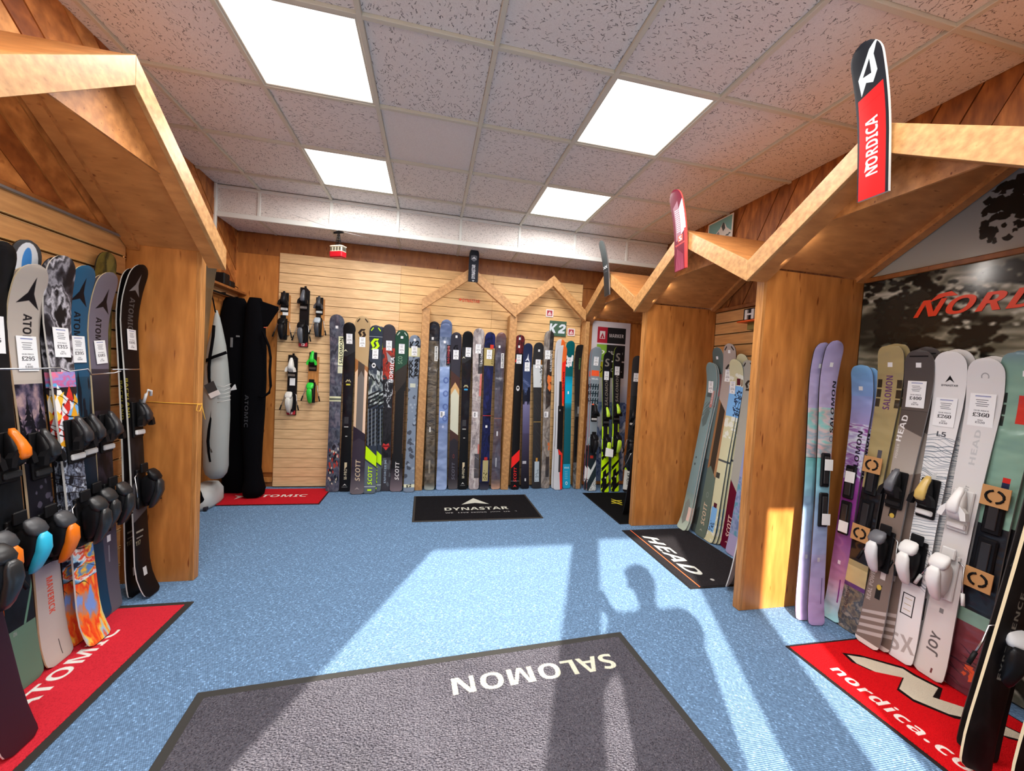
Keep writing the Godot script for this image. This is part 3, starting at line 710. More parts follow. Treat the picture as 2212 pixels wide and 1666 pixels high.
			slots(c, NEON); c.rect(0, 0.065, 1, 0.068, rgb(150, 156, 164)); scott(c, 0.46, 0.112, 58, NEON); c.disc(0.42, 0.24, 14, 16, rgb(220, 222, 224)); c.disc(0.42, 0.24, 8, 6, K); c.text("SCOTT", 0.5, 0.895, 108, 30, -90, NEON, false, 0.15); c.rect(0.36, 0.975, 0.64, 0.985, NEON)
		"A5":
			c.im.fill(rgb(60, 58, 64)); c.marble(12, 0.035, 0.14, 0.34, [rgb(60, 56, 60), rgb(190, 62, 46), rgb(120, 40, 36), rgb(176, 70, 56), rgb(40, 34, 36)], 0.6); c.marble(13, 0.05, 0.33, 0.5, [rgb(24, 24, 28), rgb(40, 42, 48), rgb(30, 30, 36), rgb(204, 212, 218), rgb(30, 30, 36)], 0.6)
			c.marble(14, 0.04, 0.5, 0.8, [rgb(28, 27, 30), rgb(44, 43, 47), rgb(34, 33, 38)], 0.6); c.poly([0.3, 0.16, 0.75, 0.2, 0.8, 0.235, 0.45, 0.22], rgb(140, 140, 146))
			c.text("NORDICA", 0.74, 0.27, 158, 26, -86, rgb(226, 230, 236)); c.blobs(15, 10, 0.1, 0.8, 0.9, 0.97, 8, 16, 1.4, rgb(88, 92, 98)); c.shape([0, 0.5, -0.55, -0.1, -0.4, -0.5, 0, -0.25, 0.4, -0.5, 0.55, -0.1], 0.5, 0.735, 46, 46, 0, rgb(206, 58, 56)); c.rect(0.2, 0.728, 0.8, 0.738, rgb(120, 30, 34)); c.text("ENFORCER 94", 0.5, 0.885, 140, 15, -90, rgb(158, 178, 196))
		"A6":
			c.im.fill(rgb(30, 29, 30)); c.poly([0, 0, 1, 0, 1, 0.2, 0, 0.268], rgb(38, 72, 56)); c.poly([0, 0.27, 1, 0.2, 1, 0.3, 0, 0.42], rgb(52, 46, 42))
			for k in 40:
				for q in [0.06, 0.16, 0.84, 0.94]: c.rect(q - 0.03, 0.38 + k * 0.0098, q + 0.03, 0.3835 + k * 0.0098, rgb(140, 100, 66))
			c.grad(0.86, 1, rgb(40, 36, 42), rgb(126, 112, 118)); slots(c, rgb(190, 200, 190)); sticker(c); c.text("SCO", 0.42, 0.185, 50, 30, -90, rgb(120, 150, 126)); c.text("SCOTT", 0.52, 0.875, 112, 28, -90, rgb(226, 222, 220), false, 0.15)
		"A7":
			c.im.fill(rgb(122, 136, 154)); c.blobs(21, 46, 0, 0, 1, 0.95, 6, 20, 0.9, rgb(72, 78, 90)); c.blobs(22, 20, 0, 0, 1, 0.95, 5, 13, 0.9, rgb(150, 162, 178))
			c.rect(0, 0.078, 1, 0.137, rgb(214, 214, 168)); c.rect(0, 0.952, 1, 0.972, rgb(222, 222, 190)); sticker(c, 0.5, 0.03); k2(c, 0.5, 0.058, 40, K, -10)
			for v in [0.175, 0.212, 0.248]: k2(c, 0.5, v, 38, K, -12)
			k2(c, 0.5, 0.962, 20, K, -10); c.rect(0.25, 0.31, 0.7, 0.335, rgb(190, 196, 180))
		"B1":
			c.marble(31, 0.02, 0, 1, [rgb(70, 62, 52), rgb(104, 94, 80), rgb(84, 78, 72)], 1.0); c.streaks(5, 70, 0.2, 0.7, 0.05, rgb(56, 50, 46), 2.2); c.streaks(6, 46, 0.3, 0.72, 0.05, rgb(138, 128, 112), 1.4); c.rect(0, 0, 1, 0.1, rgb(40, 40, 46)); sticker(c, 0.45, 0.085)
			lab(c, 0.66, 0.13, 0.92, 0.22, rgb(226, 230, 230), "SALOMON", K); c.rect(0.36, 0.62, 0.5, 0.65, rgb(216, 216, 210)); c.rect(0.4, 0.82, 0.55, 0.9, rgb(150, 142, 126)); c.grad(0.96, 1, rgb(90, 84, 74), rgb(166, 176, 168))
		"B2":
			c.grad(0, 0.25, rgb(96, 112, 150), rgb(126, 140, 168)); c.grad(0.25, 0.6, rgb(140, 164, 206), rgb(112, 138, 192)); c.grad(0.6, 1, rgb(118, 136, 178), rgb(146, 168, 206)); c.marble(33, 0.02, 0.08, 0.26, [Color(0.3, 0.36, 0.46, 0.8), Color(0.62, 0.66, 0.74, 0.8), Color(0.36, 0.42, 0.5, 0.8)], 0.6); sticker(c, 0.45, 0.11)
			c.rect(0.62, 0.125, 1, 0.25, rgb(28, 28, 36)); c.text("SALOMON", 0.8, 0.185, 108, 18, -90, rgb(196, 58, 62)); code(c, 0.42, 0.545); c.disc(0.5, 0.62, 7, 7, rgb(206, 214, 230), 0.6)
			for v in [0.34, 0.42, 0.5, 0.57]: c.disc(0.65, v, 22, 20, Color(0.36, 0.44, 0.66), 0.55)
		"B3":
			c.im.fill(rgb(74, 50, 46)); c.poly([0, 0, 1, 0, 1, 0.295, 0, 0.235], rgb(54, 53, 63)); c.poly([0.04, 0.37, 0.5, 0.315, 0.96, 0.37, 0.96, 0.66, 0.04, 0.61], rgb(206, 164, 112)); c.poly([0.1, 0.4, 0.5, 0.355, 0.86, 0.4, 0.86, 0.655, 0.1, 0.615], rgb(204, 206, 186)); c.poly([0, 0.7, 0.5, 0.675, 1, 0.7, 1, 1, 0, 1], rgb(48, 44, 50)); c.grad(0.93, 1, rgb(50, 46, 52), rgb(92, 88, 90)); sticker(c, 0.5, 0.028)
			scott(c, 0.48, 0.105, 44, rgb(24, 22, 26)); c.text("SCOTT", 0.5, 0.885, 112, 26, -90, rgb(98, 98, 110), false, 0.15); c.disc(0.5, 0.79, 8, 14, rgb(120, 60, 56), 0.6)
		"B5":
			c.marble(36, 0.03, 0, 1, [rgb(132, 124, 126), rgb(178, 168, 166), rgb(150, 140, 142), rgb(196, 190, 188)], 0.5); c.rect(0.55, 0.12, 1, 0.28, rgb(52, 50, 54)); c.poly([0.75, 0.28, 0.95, 0.28, 0.95, 0.42, 0.7, 0.42], rgb(206, 116, 106)); c.rect(0.75, 0.72, 0.95, 0.8, rgb(206, 116, 106)); c.rect(0.5, 0.78, 0.95, 0.93, rgb(80, 76, 80)); c.text("SALOMON", 0.82, 0.17, 100, 18, -90, rgb(216, 216, 220)); code(c, 0.45, 0.535); c.streaks(37, 26, 0.3, 0.95, 0.1, rgb(210, 206, 204), 1.2)
		"B6":
			c.marble(38, 0.02, 0, 1, [rgb(20, 22, 40), rgb(30, 36, 84), rgb(22, 26, 56), rgb(34, 40, 92)], 0.6); c.rect(0, 0.1, 1, 0.212, rgb(168, 152, 98)); c.text("ASSURED", 0.8, 0.156, 100, 18, -90, rgb(96, 84, 50)); c.rect(0.55, 0.078, 0.85, 0.104, rgb(206, 62, 48)); c.rect(0, 0.528, 1, 0.532, rgb(190, 52, 52)); sticker(c, 0.5, 0.6); c.rect(0.3, 0.815, 0.8, 0.948, rgb(176, 166, 118)); c.rect(0.42, 0.795, 0.7, 0.815, rgb(178, 44, 40)); c.blobs(39, 14, 0.4, 0.88, 0.7, 0.94, 2, 5, 1.0, rgb(80, 74, 40)); c.grad(0.955, 1, rgb(24, 24, 40), rgb(70, 70, 80))
		"B7":
			c.marble(41, 0.012, 0, 1, [rgb(64, 64, 76), rgb(88, 86, 100), rgb(78, 66, 74), rgb(92, 78, 82)], 0.4); c.grad(0, 0.05, rgb(120, 84, 82), rgb(96, 82, 86)); lab(c, 0.6, 0.13, 0.86, 0.225, rgb(226, 230, 232), "SALOMON", K); sticker(c, 0.4, 0.09); c.rect(0, 0.545, 1, 0.549, rgb(146, 92, 78)); c.rect(0.42, 0.63, 0.56, 0.66, rgb(206, 208, 214)); c.rect(0.42, 0.8, 0.52, 0.86, rgb(178, 182, 190)); c.grad(0.94, 1, rgb(96, 84, 84), rgb(196, 152, 124))
		"C1":
			c.marble(43, 0.05, 0, 0.12, [rgb(64, 26, 30), rgb(120, 40, 44), rgb(54, 40, 46)], 0.5); sticker(c, 0.45, 0.025); sticker(c, 0.45, 0.075); c.rect(0, 0.125, 1, 0.16, K); c.poly([0.1, 0.175, 0.25, 0.15, 0.75, 0.15, 0.62, 0.175], rgb(236, 44, 40)); c.disc(0.5, 0.345, 16, 18, rgb(214, 214, 214)); c.disc(0.5, 0.342, 10, 7, K)
			c.poly([0, 0.8, 1, 0.735, 1, 0.805, 0, 0.87], rgb(240, 40, 36)); c.text("SCOTT", 0.5, 0.905, 96, 28, -90, rgb(232, 44, 40), false, 0.15); c.rect(0, 0.945, 1, 0.948, rgb(120, 120, 124)); c.shape(L_DYN, 0.5, 0.978, 30, 16, 0, rgb(236, 44, 40))
		"C2":
			c.grad(0, 0.36, rgb(34, 42, 72), rgb(58, 74, 112)); c.streaks(45, 30, 0.25, 0.38, 0.3, rgb(96, 110, 150), 2.0); c.blobs(46, 26, 0, 0.33, 1, 0.4, 5, 14, 2.6, rgb(22, 26, 42)); c.grad(0.4, 0.62, rgb(120, 118, 156), rgb(80, 76, 110)); c.blobs(47, 16, 0, 0.38, 1, 0.41, 4, 10, 2.8, rgb(22, 26, 42)); c.grad(0.62, 1, rgb(70, 64, 92), rgb(24, 22, 26)); c.shape(L_ATOMIC, 0.52, 0.1, 44, 52, 0, rgb(222, 228, 236)); sticker(c, 0.5, 0.165); c.rect(0.2, 0.81, 0.6, 0.83, rgb(180, 180, 186)); c.rect(0.45, 0.93, 0.6, 0.95, rgb(206, 206, 206))
		"C3":
			c.im.fill(rgb(46, 46, 48)); c.streaks(49, 22, 0.3, 0.8, 0.9, rgb(58, 58, 60), 4.0); c.rect(0.04, 0.15, 1, 0.305, rgb(196, 202, 204)); c.blobs(50, 40, 0.72, 0.155, 0.98, 0.3, 2, 5, 1, rgb(54, 56, 60)); c.rect(0.6, 0.118, 0.9, 0.15, rgb(150, 104, 54)); sticker(c, 0.55, 0.055); c.rect(0, 0.54, 1, 0.545, rgb(150, 126, 70)); c.rect(0.3, 0.815, 0.75, 0.955, rgb(176, 190, 198)); c.blobs(51, 24, 0.36, 0.87, 0.7, 0.95, 2, 4, 1, rgb(90, 100, 108)); c.rect(0.42, 0.79, 0.6, 0.815, rgb(190, 140, 60))
		"C4":
			c.marble(53, 0.02, 0, 1, [rgb(126, 116, 106), rgb(158, 150, 142), rgb(110, 102, 96), rgb(146, 140, 134)], 0.5); c.rect(0.58, 0, 1, 0.12, rgb(52, 48, 48)); c.poly([0.4, 0.19, 1, 0.12, 1, 0.46, 0.36, 0.5, 0.36, 0.24], rgb(54, 48, 46)); c.text("SALOMON", 0.82, 0.2, 116, 20, -90, rgb(222, 222, 222)); c.blobs(54, 12, 0.62, 0.29, 0.86, 0.38, 8, 16, 1.6, rgb(216, 116, 58)); c.blobs(55, 5, 0.66, 0.72, 0.86, 0.75, 6, 10, 1.6, rgb(206, 110, 60)); c.rect(0.5, 0.8, 0.85, 0.93, rgb(64, 58, 56)); code(c, 0.45, 0.53)
		"C5":
			c.im.fill(rgb(198, 200, 204)); c.poly([0.55, 0, 1, 0, 1, 0.5, 0.7, 0.46, 0.55, 0.3], rgb(232, 110, 50)); c.poly([0.6, 0.12, 1, 0.1, 1, 0.42, 0.72, 0.4], rgb(238, 46, 34)); c.poly([0.36, 0.25, 0.62, 0.25, 0.72, 0.44, 1, 0.52, 1, 0.76, 0.5, 0.76, 0.36, 0.7], rgb(42, 40, 42)); c.text("SALOMON", 0.78, 0.25, 138, 18, -90, rgb(74, 18, 20)); c.poly([0.45, 0.72, 1, 0.76, 1, 1, 0.72, 1, 0.6, 0.8], rgb(236, 50, 40)); c.rect(0.52, 0.76, 0.74, 0.88, rgb(60, 58, 60)); c.rect(0.3, 0.42, 0.9, 0.72, rgb(24, 24, 26)); c.disc(0.5, 0.45, 7, 7, rgb(150, 150, 150))
		"C6":
			c.im.fill(rgb(10, 92, 98)); c.rect(0, 0.24, 1, 0.42, rgb(12, 168, 206)); c.grad(0.24, 0.3, rgb(16, 130, 160), rgb(12, 168, 206)); c.grad(0.42, 0.46, rgb(14, 150, 180), rgb(20, 96, 110)); c.rect(0, 0.46, 1, 0.835, rgb(20, 94, 106)); c.rect(0, 0.835, 1, 1, rgb(36, 158, 196)); c.blobs(57, 16, 0.12, 0.1, 0.88, 0.17, 8, 15, 0.9, rgb(226, 232, 232)); c.shape(L_ATOMIC, 0.5, 0.115, 20, 20, 0, rgb(24, 60, 70)); c.rect(0.4, 0.34, 0.55, 0.36, rgb(224, 236, 240)); c.text("VOLKL", 0.5, 0.86, 56, 12, 0, rgb(226, 240, 244))
			for k in 5: c.rect(0.3, 0.885 + 0.012 * k, 0.62, 0.887 + 0.012 * k, rgb(180, 216, 226))
			c.disc(0.5, 0.965, 12, 12, rgb(226, 236, 240), 0.6)
		"C7":
			c.im.fill(rgb(30, 30, 30)); c.grad(0.4, 0.52, rgb(30, 30, 30), rgb(72, 72, 72)); c.rect(0.4, 0.43, 0.62, 0.48, rgb(118, 120, 122)); c.rect(0.2, 0.5, 0.75, 0.78, rgb(14, 14, 15)); c.text("NORDICA", 0.5, 0.13, 80, 14, -90, rgb(96, 140, 74)); c.marble(59, 0.05, 0.82, 1, [rgb(74, 76, 76), rgb(120, 122, 122), rgb(60, 62, 62)], 0.6); c.rect(0.5, 0.815, 0.62, 0.825, NEON)
		"D1":
			c.im.fill(rgb(128, 140, 148)); c.rect(0.14, 0.165, 0.88, 0.205, rgb(240, 96, 54)); c.text("VOLKL", 0.5, 0.225, 64, 12, 0, rgb(232, 236, 238))
			for r_ in 3:
				for k in 4: c.poly([0.08 + 0.24 * k, 0.262 + 0.05 * r_, 0.2 + 0.24 * k, 0.258 + 0.05 * r_, 0.14 + 0.24 * k, 0.3 + 0.05 * r_, 0.02 + 0.24 * k, 0.304 + 0.05 * r_], rgb(24, 42, 50))
				c.rect(0.1, 0.275 + 0.05 * r_, 0.8, 0.282 + 0.05 * r_, rgb(24, 42, 50))
			c.rect(0.3, 0.4, 0.5, 0.42, rgb(236, 100, 60)); c.rect(0, 0.7, 1, 1, rgb(206, 212, 212)); c.poly([0, 0.69, 0.45, 0.69, 1, 0.77, 0.4, 0.86, 0, 0.82], rgb(34, 44, 50)); c.poly([0, 0.96, 0.9, 0.82, 1, 0.82, 1, 0.89, 0.2, 1, 0, 1], rgb(38, 50, 56)); c.speckle(61, 260, 0.92, 1, rgb(30, 34, 36), 4); c.rect(0.3, 0.76, 0.6, 0.78, rgb(170, 50, 40))
		"D2", "D3":
			c.im.fill(rgb(26, 27, 32)); c.text("S", 0.5, 0.075, 46, 58, 0, rgb(140, 134, 124)); c.text("SALOMON", 0.55, 0.29, 200, 30, -90, rgb(132, 124, 112), false, 0.12); c.streaks(63, 10, 0.38, 0.5, 0.2, rgb(70, 72, 80), 1.2); c.rect(0, 0.54, 0.24, 0.7, NEON); c.rect(0.7, 0.54, 1, 0.6, rgb(160, 190, 40)); c.rect(0, 0.72, 1, 1, NEON)
			for k in 4: c.poly([0.1, 0.76 + 0.075 * k, 1, 0.70 + 0.075 * k, 1, 0.712 + 0.08 * k, 0.2, 0.78 + 0.075 * k], K)
			c.poly([0.3, 0.86, 0.62, 0.84, 0.7, 0.95, 0.4, 1, 0.2, 1], K); c.poly([0, 0.86, 0.2, 0.84, 0.05, 0.88, 0, 0.88], K); c.poly([0, 0.96, 0.3, 0.92, 0.2, 0.97, 0, 0.98], K); c.rect(0.45, 0.75, 0.6, 0.765, rgb(70, 80, 20)); c.disc(0.55, 0.9, 7, 7, rgb(220, 224, 220))
		"D4": c.grad(0, 0.3, rgb(52, 50, 52), rgb(34, 33, 36)); c.rect(0, 0.83, 1, 0.845, NEON); c.rect(0, 0.845, 1, 0.985, rgb(208, 212, 206)); c.text("VOLKL", 0.5, 0.905, 90, 28, -90, rgb(46, 54, 46), false, 0.2)
		"BLK": c.marble(64, 0.02, 0, 1, [rgb(16, 15, 17), rgb(28, 26, 28), rgb(20, 19, 21)], 0.5); c.text("EXPERIENCE", 0.5, 0.72, 190, 12, -90, rgb(120, 118, 110))
		"E1":
			c.im.fill(rgb(122, 146, 148)); c.poly([0.22, 0.14, 0.5, 0.1, 0.72, 0.14, 0.72, 0.2, 0.22, 0.2], rgb(82, 96, 98)); c.streaks(66, 14, 0.23, 0.3, -0.8, rgb(90, 106, 106), 5.0); c.poly([0.2, 0.34, 0.5, 0.27, 0.8, 0.28, 0.66, 0.36, 0.4, 0.38], rgb(94, 110, 110)); c.rect(0.62, 0.16, 0.85, 0.26, rgb(178, 120, 116)); c.text("SALOMON", 0.73, 0.2, 80, 10, -90, rgb(216, 216, 210)); c.disc(0.4, 0.565, 5, 7, rgb(66, 80, 84)); c.disc(0.4, 0.605, 6, 8, rgb(66, 80, 84)); c.grad(0.78, 1, rgb(126, 146, 142), rgb(190, 208, 192)); c.poly([0.25, 0.85, 0.5, 0.81, 0.72, 0.84, 0.72, 0.93, 0.45, 0.97, 0.22, 0.94], rgb(132, 140, 134)); c.rect(0.62, 0.86, 0.88, 0.94, rgb(226, 196, 184))
		"E1b": c.im.fill(rgb(92, 106, 106)); c.poly([0.3, 0.16, 0.5, 0.1, 0.8, 0.14, 0.8, 0.22, 0.3, 0.22], rgb(56, 64, 62)); c.rect(0.6, 0.14, 0.85, 0.26, rgb(146, 96, 96)); sticker(c, 0.45, 0.055); c.grad(0.6, 1, rgb(70, 86, 92), rgb(80, 92, 92)); c.poly([0.1, 0.9, 0.5, 0.86, 0.8, 0.9, 0.6, 0.96, 0.2, 0.96], rgb(58, 68, 68))
		"E2":
			c.im.fill(rgb(62, 54, 46)); c.rect(0, 0.2, 0.3, 0.68, rgb(150, 108, 72)); c.rect(0.72, 0.2, 1, 0.68, rgb(166, 124, 88)); c.poly([0, 0, 1, 0, 1, 0.365, 0, 0.27], rgb(172, 160, 154)); slots(c, rgb(38, 36, 36)); sticker(c, 0.5, 0.04); scott(c, 0.5, 0.13, 46, rgb(48, 46, 44)); c.poly([0, 0.66, 0.4, 0.63, 1, 0.7, 1, 1, 0, 1], rgb(98, 112, 102)); c.text("SCOTT", 0.5, 0.88, 116, 28, -90, rgb(206, 184, 158), false, 0.15); c.disc(0.5, 0.78, 10, 16, rgb(120, 132, 124), 0.6); c.shape(L_DYN, 0.5, 0.965, 20, 12, 0, rgb(170, 174, 160))
		"E3":
			c.im.fill(rgb(206, 204, 168)); c.blobs(68, 12, 0, 0.08, 1, 0.14, 6, 16, 0.9, rgb(226, 230, 218)); c.blobs(69, 16, 0, 0.3, 1, 0.42, 8, 20, 0.8, rgb(224, 226, 214)); c.rect(0, 0.14, 1, 0.305, rgb(126, 182, 236)); c.blobs(70, 46, 0.6, 0.16, 0.95, 0.3, 2, 6, 1.1, rgb(36, 52, 84)); c.rect(0.62, 0.1, 0.9, 0.135, rgb(90, 30, 42)); c.rect(0, 0.545, 1, 0.556, rgb(80, 84, 84)); c.rect(0.2, 0.62, 0.5, 0.65, rgb(60, 60, 56)); c.blobs(71, 14, 0, 0.82, 1, 1, 8, 18, 0.8, rgb(222, 222, 208)); c.rect(0.3, 0.81, 0.76, 0.945, rgb(124, 178, 230)); c.rect(0.42, 0.785, 0.68, 0.81, rgb(82, 34, 48)); c.blobs(72, 26, 0.36, 0.89, 0.7, 0.94, 2, 4, 1, rgb(44, 58, 84))
		"E4": c.im.fill(rgb(96, 14, 40)); c.poly([0, 0, 1, 0, 1, 0.72, 0, 0.62], rgb(170, 168, 158)); slots(c, rgb(38, 36, 36)); scott(c, 0.5, 0.13, 46, rgb(48, 46, 44)); c.text("SCOTT", 0.5, 0.88, 116, 30, -90, rgb(226, 196, 182), false, 0.15); c.shape(L_DYN, 0.5, 0.965, 20, 12, 0, rgb(200, 170, 160))
		"E5": c.grad(0, 1, rgb(130, 160, 200), rgb(170, 158, 196)); c.marble(74, 0.05, 0.6, 0.9, [rgb(90, 150, 170), rgb(150, 160, 196), rgb(110, 130, 170)], 0.6)
		"F1":
			c.grad(0, 0.26, rgb(160, 152, 194), rgb(178, 166, 202)); c.marble(76, 0.007, 0.24, 0.42, [rgb(176, 162, 198), rgb(222, 182, 180), rgb(150, 176, 190), rgb(214, 190, 190), rgb(140, 204, 200)], 3.4); c.grad(0.42, 0.56, rgb(128, 202, 200), rgb(140, 186, 210)); c.grad(0.56, 0.76, rgb(140, 178, 206), rgb(160, 170, 214)); c.grad(0.76, 1, rgb(168, 172, 216), rgb(190, 160, 208)); c.text("SALOMON", 0.8, 0.235, 190, 18, -90, rgb(26, 24, 36), false, 0.1); c.disc(0.8, 0.35, 10, 10, rgb(90, 100, 130), 0.7); sticker(c, 0.5, 0.085); c.rect(0.42, 0.77, 0.54, 0.785, rgb(206, 212, 222)); c.rect(0.7, 0.84, 0.74, 0.93, rgb(110, 100, 150))
		"F2":
			c.grad(0, 0.12, rgb(118, 172, 220), rgb(130, 160, 214)); c.grad(0.12, 0.25, rgb(140, 158, 212), rgb(168, 152, 202)); c.marble(79, 0.009, 0.23, 0.46, [rgb(166, 156, 204), rgb(214, 224, 236), rgb(140, 92, 164), rgb(206, 218, 232), rgb(130, 62, 142)], 3.0); c.grad(0.45, 0.5, rgb(142, 76, 150), rgb(134, 58, 138)); c.rect(0, 0.5, 1, 0.6, rgb(130, 56, 136)); c.grad(0.6, 0.85, rgb(110, 50, 122), rgb(176, 128, 166)); c.grad(0.85, 1, rgb(176, 134, 170), rgb(150, 214, 226)); c.text("SALOMON", 0.62, 0.35, 190, 20, -90, rgb(28, 24, 38), false, 0.1); sticker(c, 0.45, 0.09); c.rect(0.42, 0.77, 0.54, 0.785, rgb(216, 206, 222)); c.rect(0.6, 0.84, 0.66, 0.93, rgb(110, 50, 120))
		"F3":
			c.im.fill(rgb(168, 152, 108)); sticker(c, 0.5, 0.065)
			for k in 3:
				c.rect(0.06, 0.115 + 0.034 * k, 0.24, 0.143 + 0.034 * k, rgb(58, 50, 38)); c.rect(0.78, 0.115 + 0.034 * k, 0.96, 0.143 + 0.034 * k, rgb(58, 50, 38))
			c.text("SALOMON", 0.5, 0.16, 120, 24, -90, rgb(96, 60, 110)); c.rect(0.5, 0.36, 0.66, 0.46, rgb(84, 84, 92)); c.rect(0.1, 0.5, 0.9, 0.76, rgb(30, 29, 32)); c.rect(0, 0.78, 1, 0.84, rgb(200, 180, 130)); c.rect(0, 0.84, 1, 0.855, rgb(98, 62, 118)); c.marble(82, 0.035, 0.855, 1, [rgb(86, 84, 84), rgb(130, 120, 104), rgb(70, 76, 86), rgb(142, 136, 128)], 1.0); c.text("SALOMON", 0.3, 0.9, 70, 12, -90, rgb(60, 50, 60))
		"F4":
			c.grad(0, 0.2, rgb(78, 74, 74), rgb(92, 84, 80)); c.poly([0, 0.24, 1, 0.28, 1, 0.5, 0, 0.5], rgb(150, 140, 132)); c.grad(0.27, 0.42, rgb(146, 136, 128), rgb(172, 164, 156)); c.poly([0, 0.2, 1, 0.2, 1, 0.285, 0, 0.25], rgb(86, 78, 74)); c.poly([0, 0.44, 1, 0.4, 1, 1, 0, 1], rgb(120, 106, 98)); c.rect(0.2, 0.02, 0.8, 0.024, K); sticker(c, 0.5, 0.05); c.text("HEAD", 0.22, 0.262, 92, 19, -84, rgb(230, 230, 230)); c.text("POWER", 0.22, 0.34, 50, 8, -90, rgb(196, 190, 184)); c.poly([0.4, 0.49, 0.66, 0.47, 0.6, 0.56, 0.36, 0.56], rgb(28, 26, 26)); c.disc(0.48, 0.555, 8, 8, rgb(190, 160, 70)); c.rect(0.5, 0.745, 0.68, 0.77, rgb(206, 200, 196)); c.poly([0.44, 0.8, 0.62, 0.79, 0.62, 0.84, 0.44, 0.84], rgb(34, 32, 30)); c.disc(0.53, 0.8, 8, 9, rgb(196, 170, 74)); c.text("REAL POWER", 0.24, 0.8, 110, 14, -90, rgb(176, 166, 158))
			for k in 4: c.poly([0.1, 0.895 + 0.024 * k, 0.96, 0.865 + 0.024 * k, 0.96, 0.878 + 0.024 * k, 0.1, 0.905 + 0.024 * k], rgb(176, 168, 164))
			c.rect(0, 0.985, 1, 1, rgb(216, 212, 206))
		"F5":
			c.im.fill(rgb(226, 227, 228)); c.waves(84, 0.27, 0.76, 0.0085, 7.0, rgb(128, 140, 150), 1.2); c.waves(85, 0.28, 0.5, 0.02, 8.0, rgb(80, 96, 110), 0.9); c.shape(L_DYN, 0.52, 0.085, 20, 22, 0, K); c.text("DYNASTAR", 0.52, 0.105, 46, 6, 0, rgb(60, 62, 66)); c.text("L5", 0.5, 0.26, 26, 16, 0, rgb(70, 74, 80)); c.poly([0.38, 0.4, 0.6, 0.38, 0.58, 0.42, 0.36, 0.43], rgb(196, 200, 202))
			for k in 3: c.rect(0.34, 0.8 + 0.018 * k, 0.56, 0.802 + 0.018 * k, rgb(180, 160, 120))
			for e in [[0.26, 0.785, 0.64, 0.788], [0.26, 0.852, 0.64, 0.855], [0.26, 0.785, 0.29, 0.855], [0.61, 0.785, 0.64, 0.855]]: c.rect(e[0], e[1], e[2], e[3], rgb(34, 34, 36))
			c.text("SX", 0.5, 0.945, 72, 56, -14, rgb(176, 170, 168))
		"F6":
			c.grad(0, 1, rgb(220, 221, 222), rgb(212, 206, 204)); c.disc(0.5, 0.055, 10, 12, rgb(150, 152, 154), 0.75); c.rect(0.4, 0.06, 0.62, 0.075, rgb(219, 220, 221)); c.text("HEAD", 0.5, 0.27, 110, 15, -90, rgb(192, 194, 196)); c.text("ABSOLUT", 0.5, 0.42, 64, 9, -86, rgb(150, 152, 154)); c.disc(0.5, 0.495, 13, 14, rgb(90, 92, 94), 0.8); c.rect(0.44, 0.493, 0.56, 0.497, rgb(90, 92, 94)); c.rect(0.45, 0.78, 0.56, 0.795, rgb(130, 130, 130)); c.text("JOY", 0.5, 0.895, 70, 34, -84, rgb(96, 92, 92)); c.rect(0.55, 0.97, 0.6, 0.985, rgb(110, 60, 60))
		"F7":
			c.im.fill(rgb(132, 168, 152)); c.grad(0, 0.04, rgb(112, 140, 152), rgb(132, 168, 152))
			for k in 3:
				c.rect(0.06, 0.115 + 0.034 * k, 0.24, 0.143 + 0.034 * k, rgb(44, 52, 50)); c.rect(0.78, 0.115 + 0.034 * k, 0.96, 0.143 + 0.034 * k, rgb(44, 52, 50))
			c.rect(0.5, 0.12, 0.8, 0.2, rgb(206, 60, 50)); c.rect(0.5, 0.355, 0.68, 0.37, rgb(204, 48, 44)); c.rect(0.5, 0.37, 0.68, 0.44, rgb(40, 50, 80)); sticker(c, 0.62, 0.06); c.rect(0.1, 0.5, 0.9, 0.76, rgb(34, 36, 42)); c.grad(0.8, 1, rgb(130, 70, 76), rgb(96, 44, 56)); c.blobs(88, 6, 0.5, 0.92, 0.8, 0.95, 6, 12, 1.0, rgb(214, 84, 50)); c.streaks(89, 8, 0.86, 0.98, 0.1, rgb(70, 40, 50), 3.0)
		"L0": c.grad(0, 0.5, rgb(26, 26, 34), rgb(32, 30, 40)); c.grad(0.5, 1, rgb(30, 30, 40), rgb(66, 24, 32)); c.streaks(91, 12, 0.3, 0.8, 0.8, rgb(60, 60, 84), 1.6)
		"L1":
			c.marble(92, 0.02, 0, 1, [rgb(16, 18, 20), rgb(24, 26, 30), rgb(18, 18, 20)], 0.6); c.shape(L_ATOMIC, 0.5, 0.2, 40, 60, 0, rgb(96, 140, 120)); c.rect(0, 0.86, 1, 1, rgb(92, 122, 104)); c.poly([0.55, 0.86, 0.62, 0.86, 1, 0.755, 1, 0.735], rgb(92, 132, 112)); c.text("176", 0.3, 0.775, 46, 16, 90, rgb(214, 130, 50)); c.text("MAVERICK", 0.3, 0.87, 10, 10, 90, rgb(150, 150, 150)); c.rect(0.26, 0.7, 0.32, 0.74, rgb(150, 156, 156)); c.rect(0.42, 0.65, 0.68, 0.68, rgb(120, 124, 126)); c.text("MAVEN 07", 0.12, 0.35, 90, 20, 90, rgb(216, 140, 40))
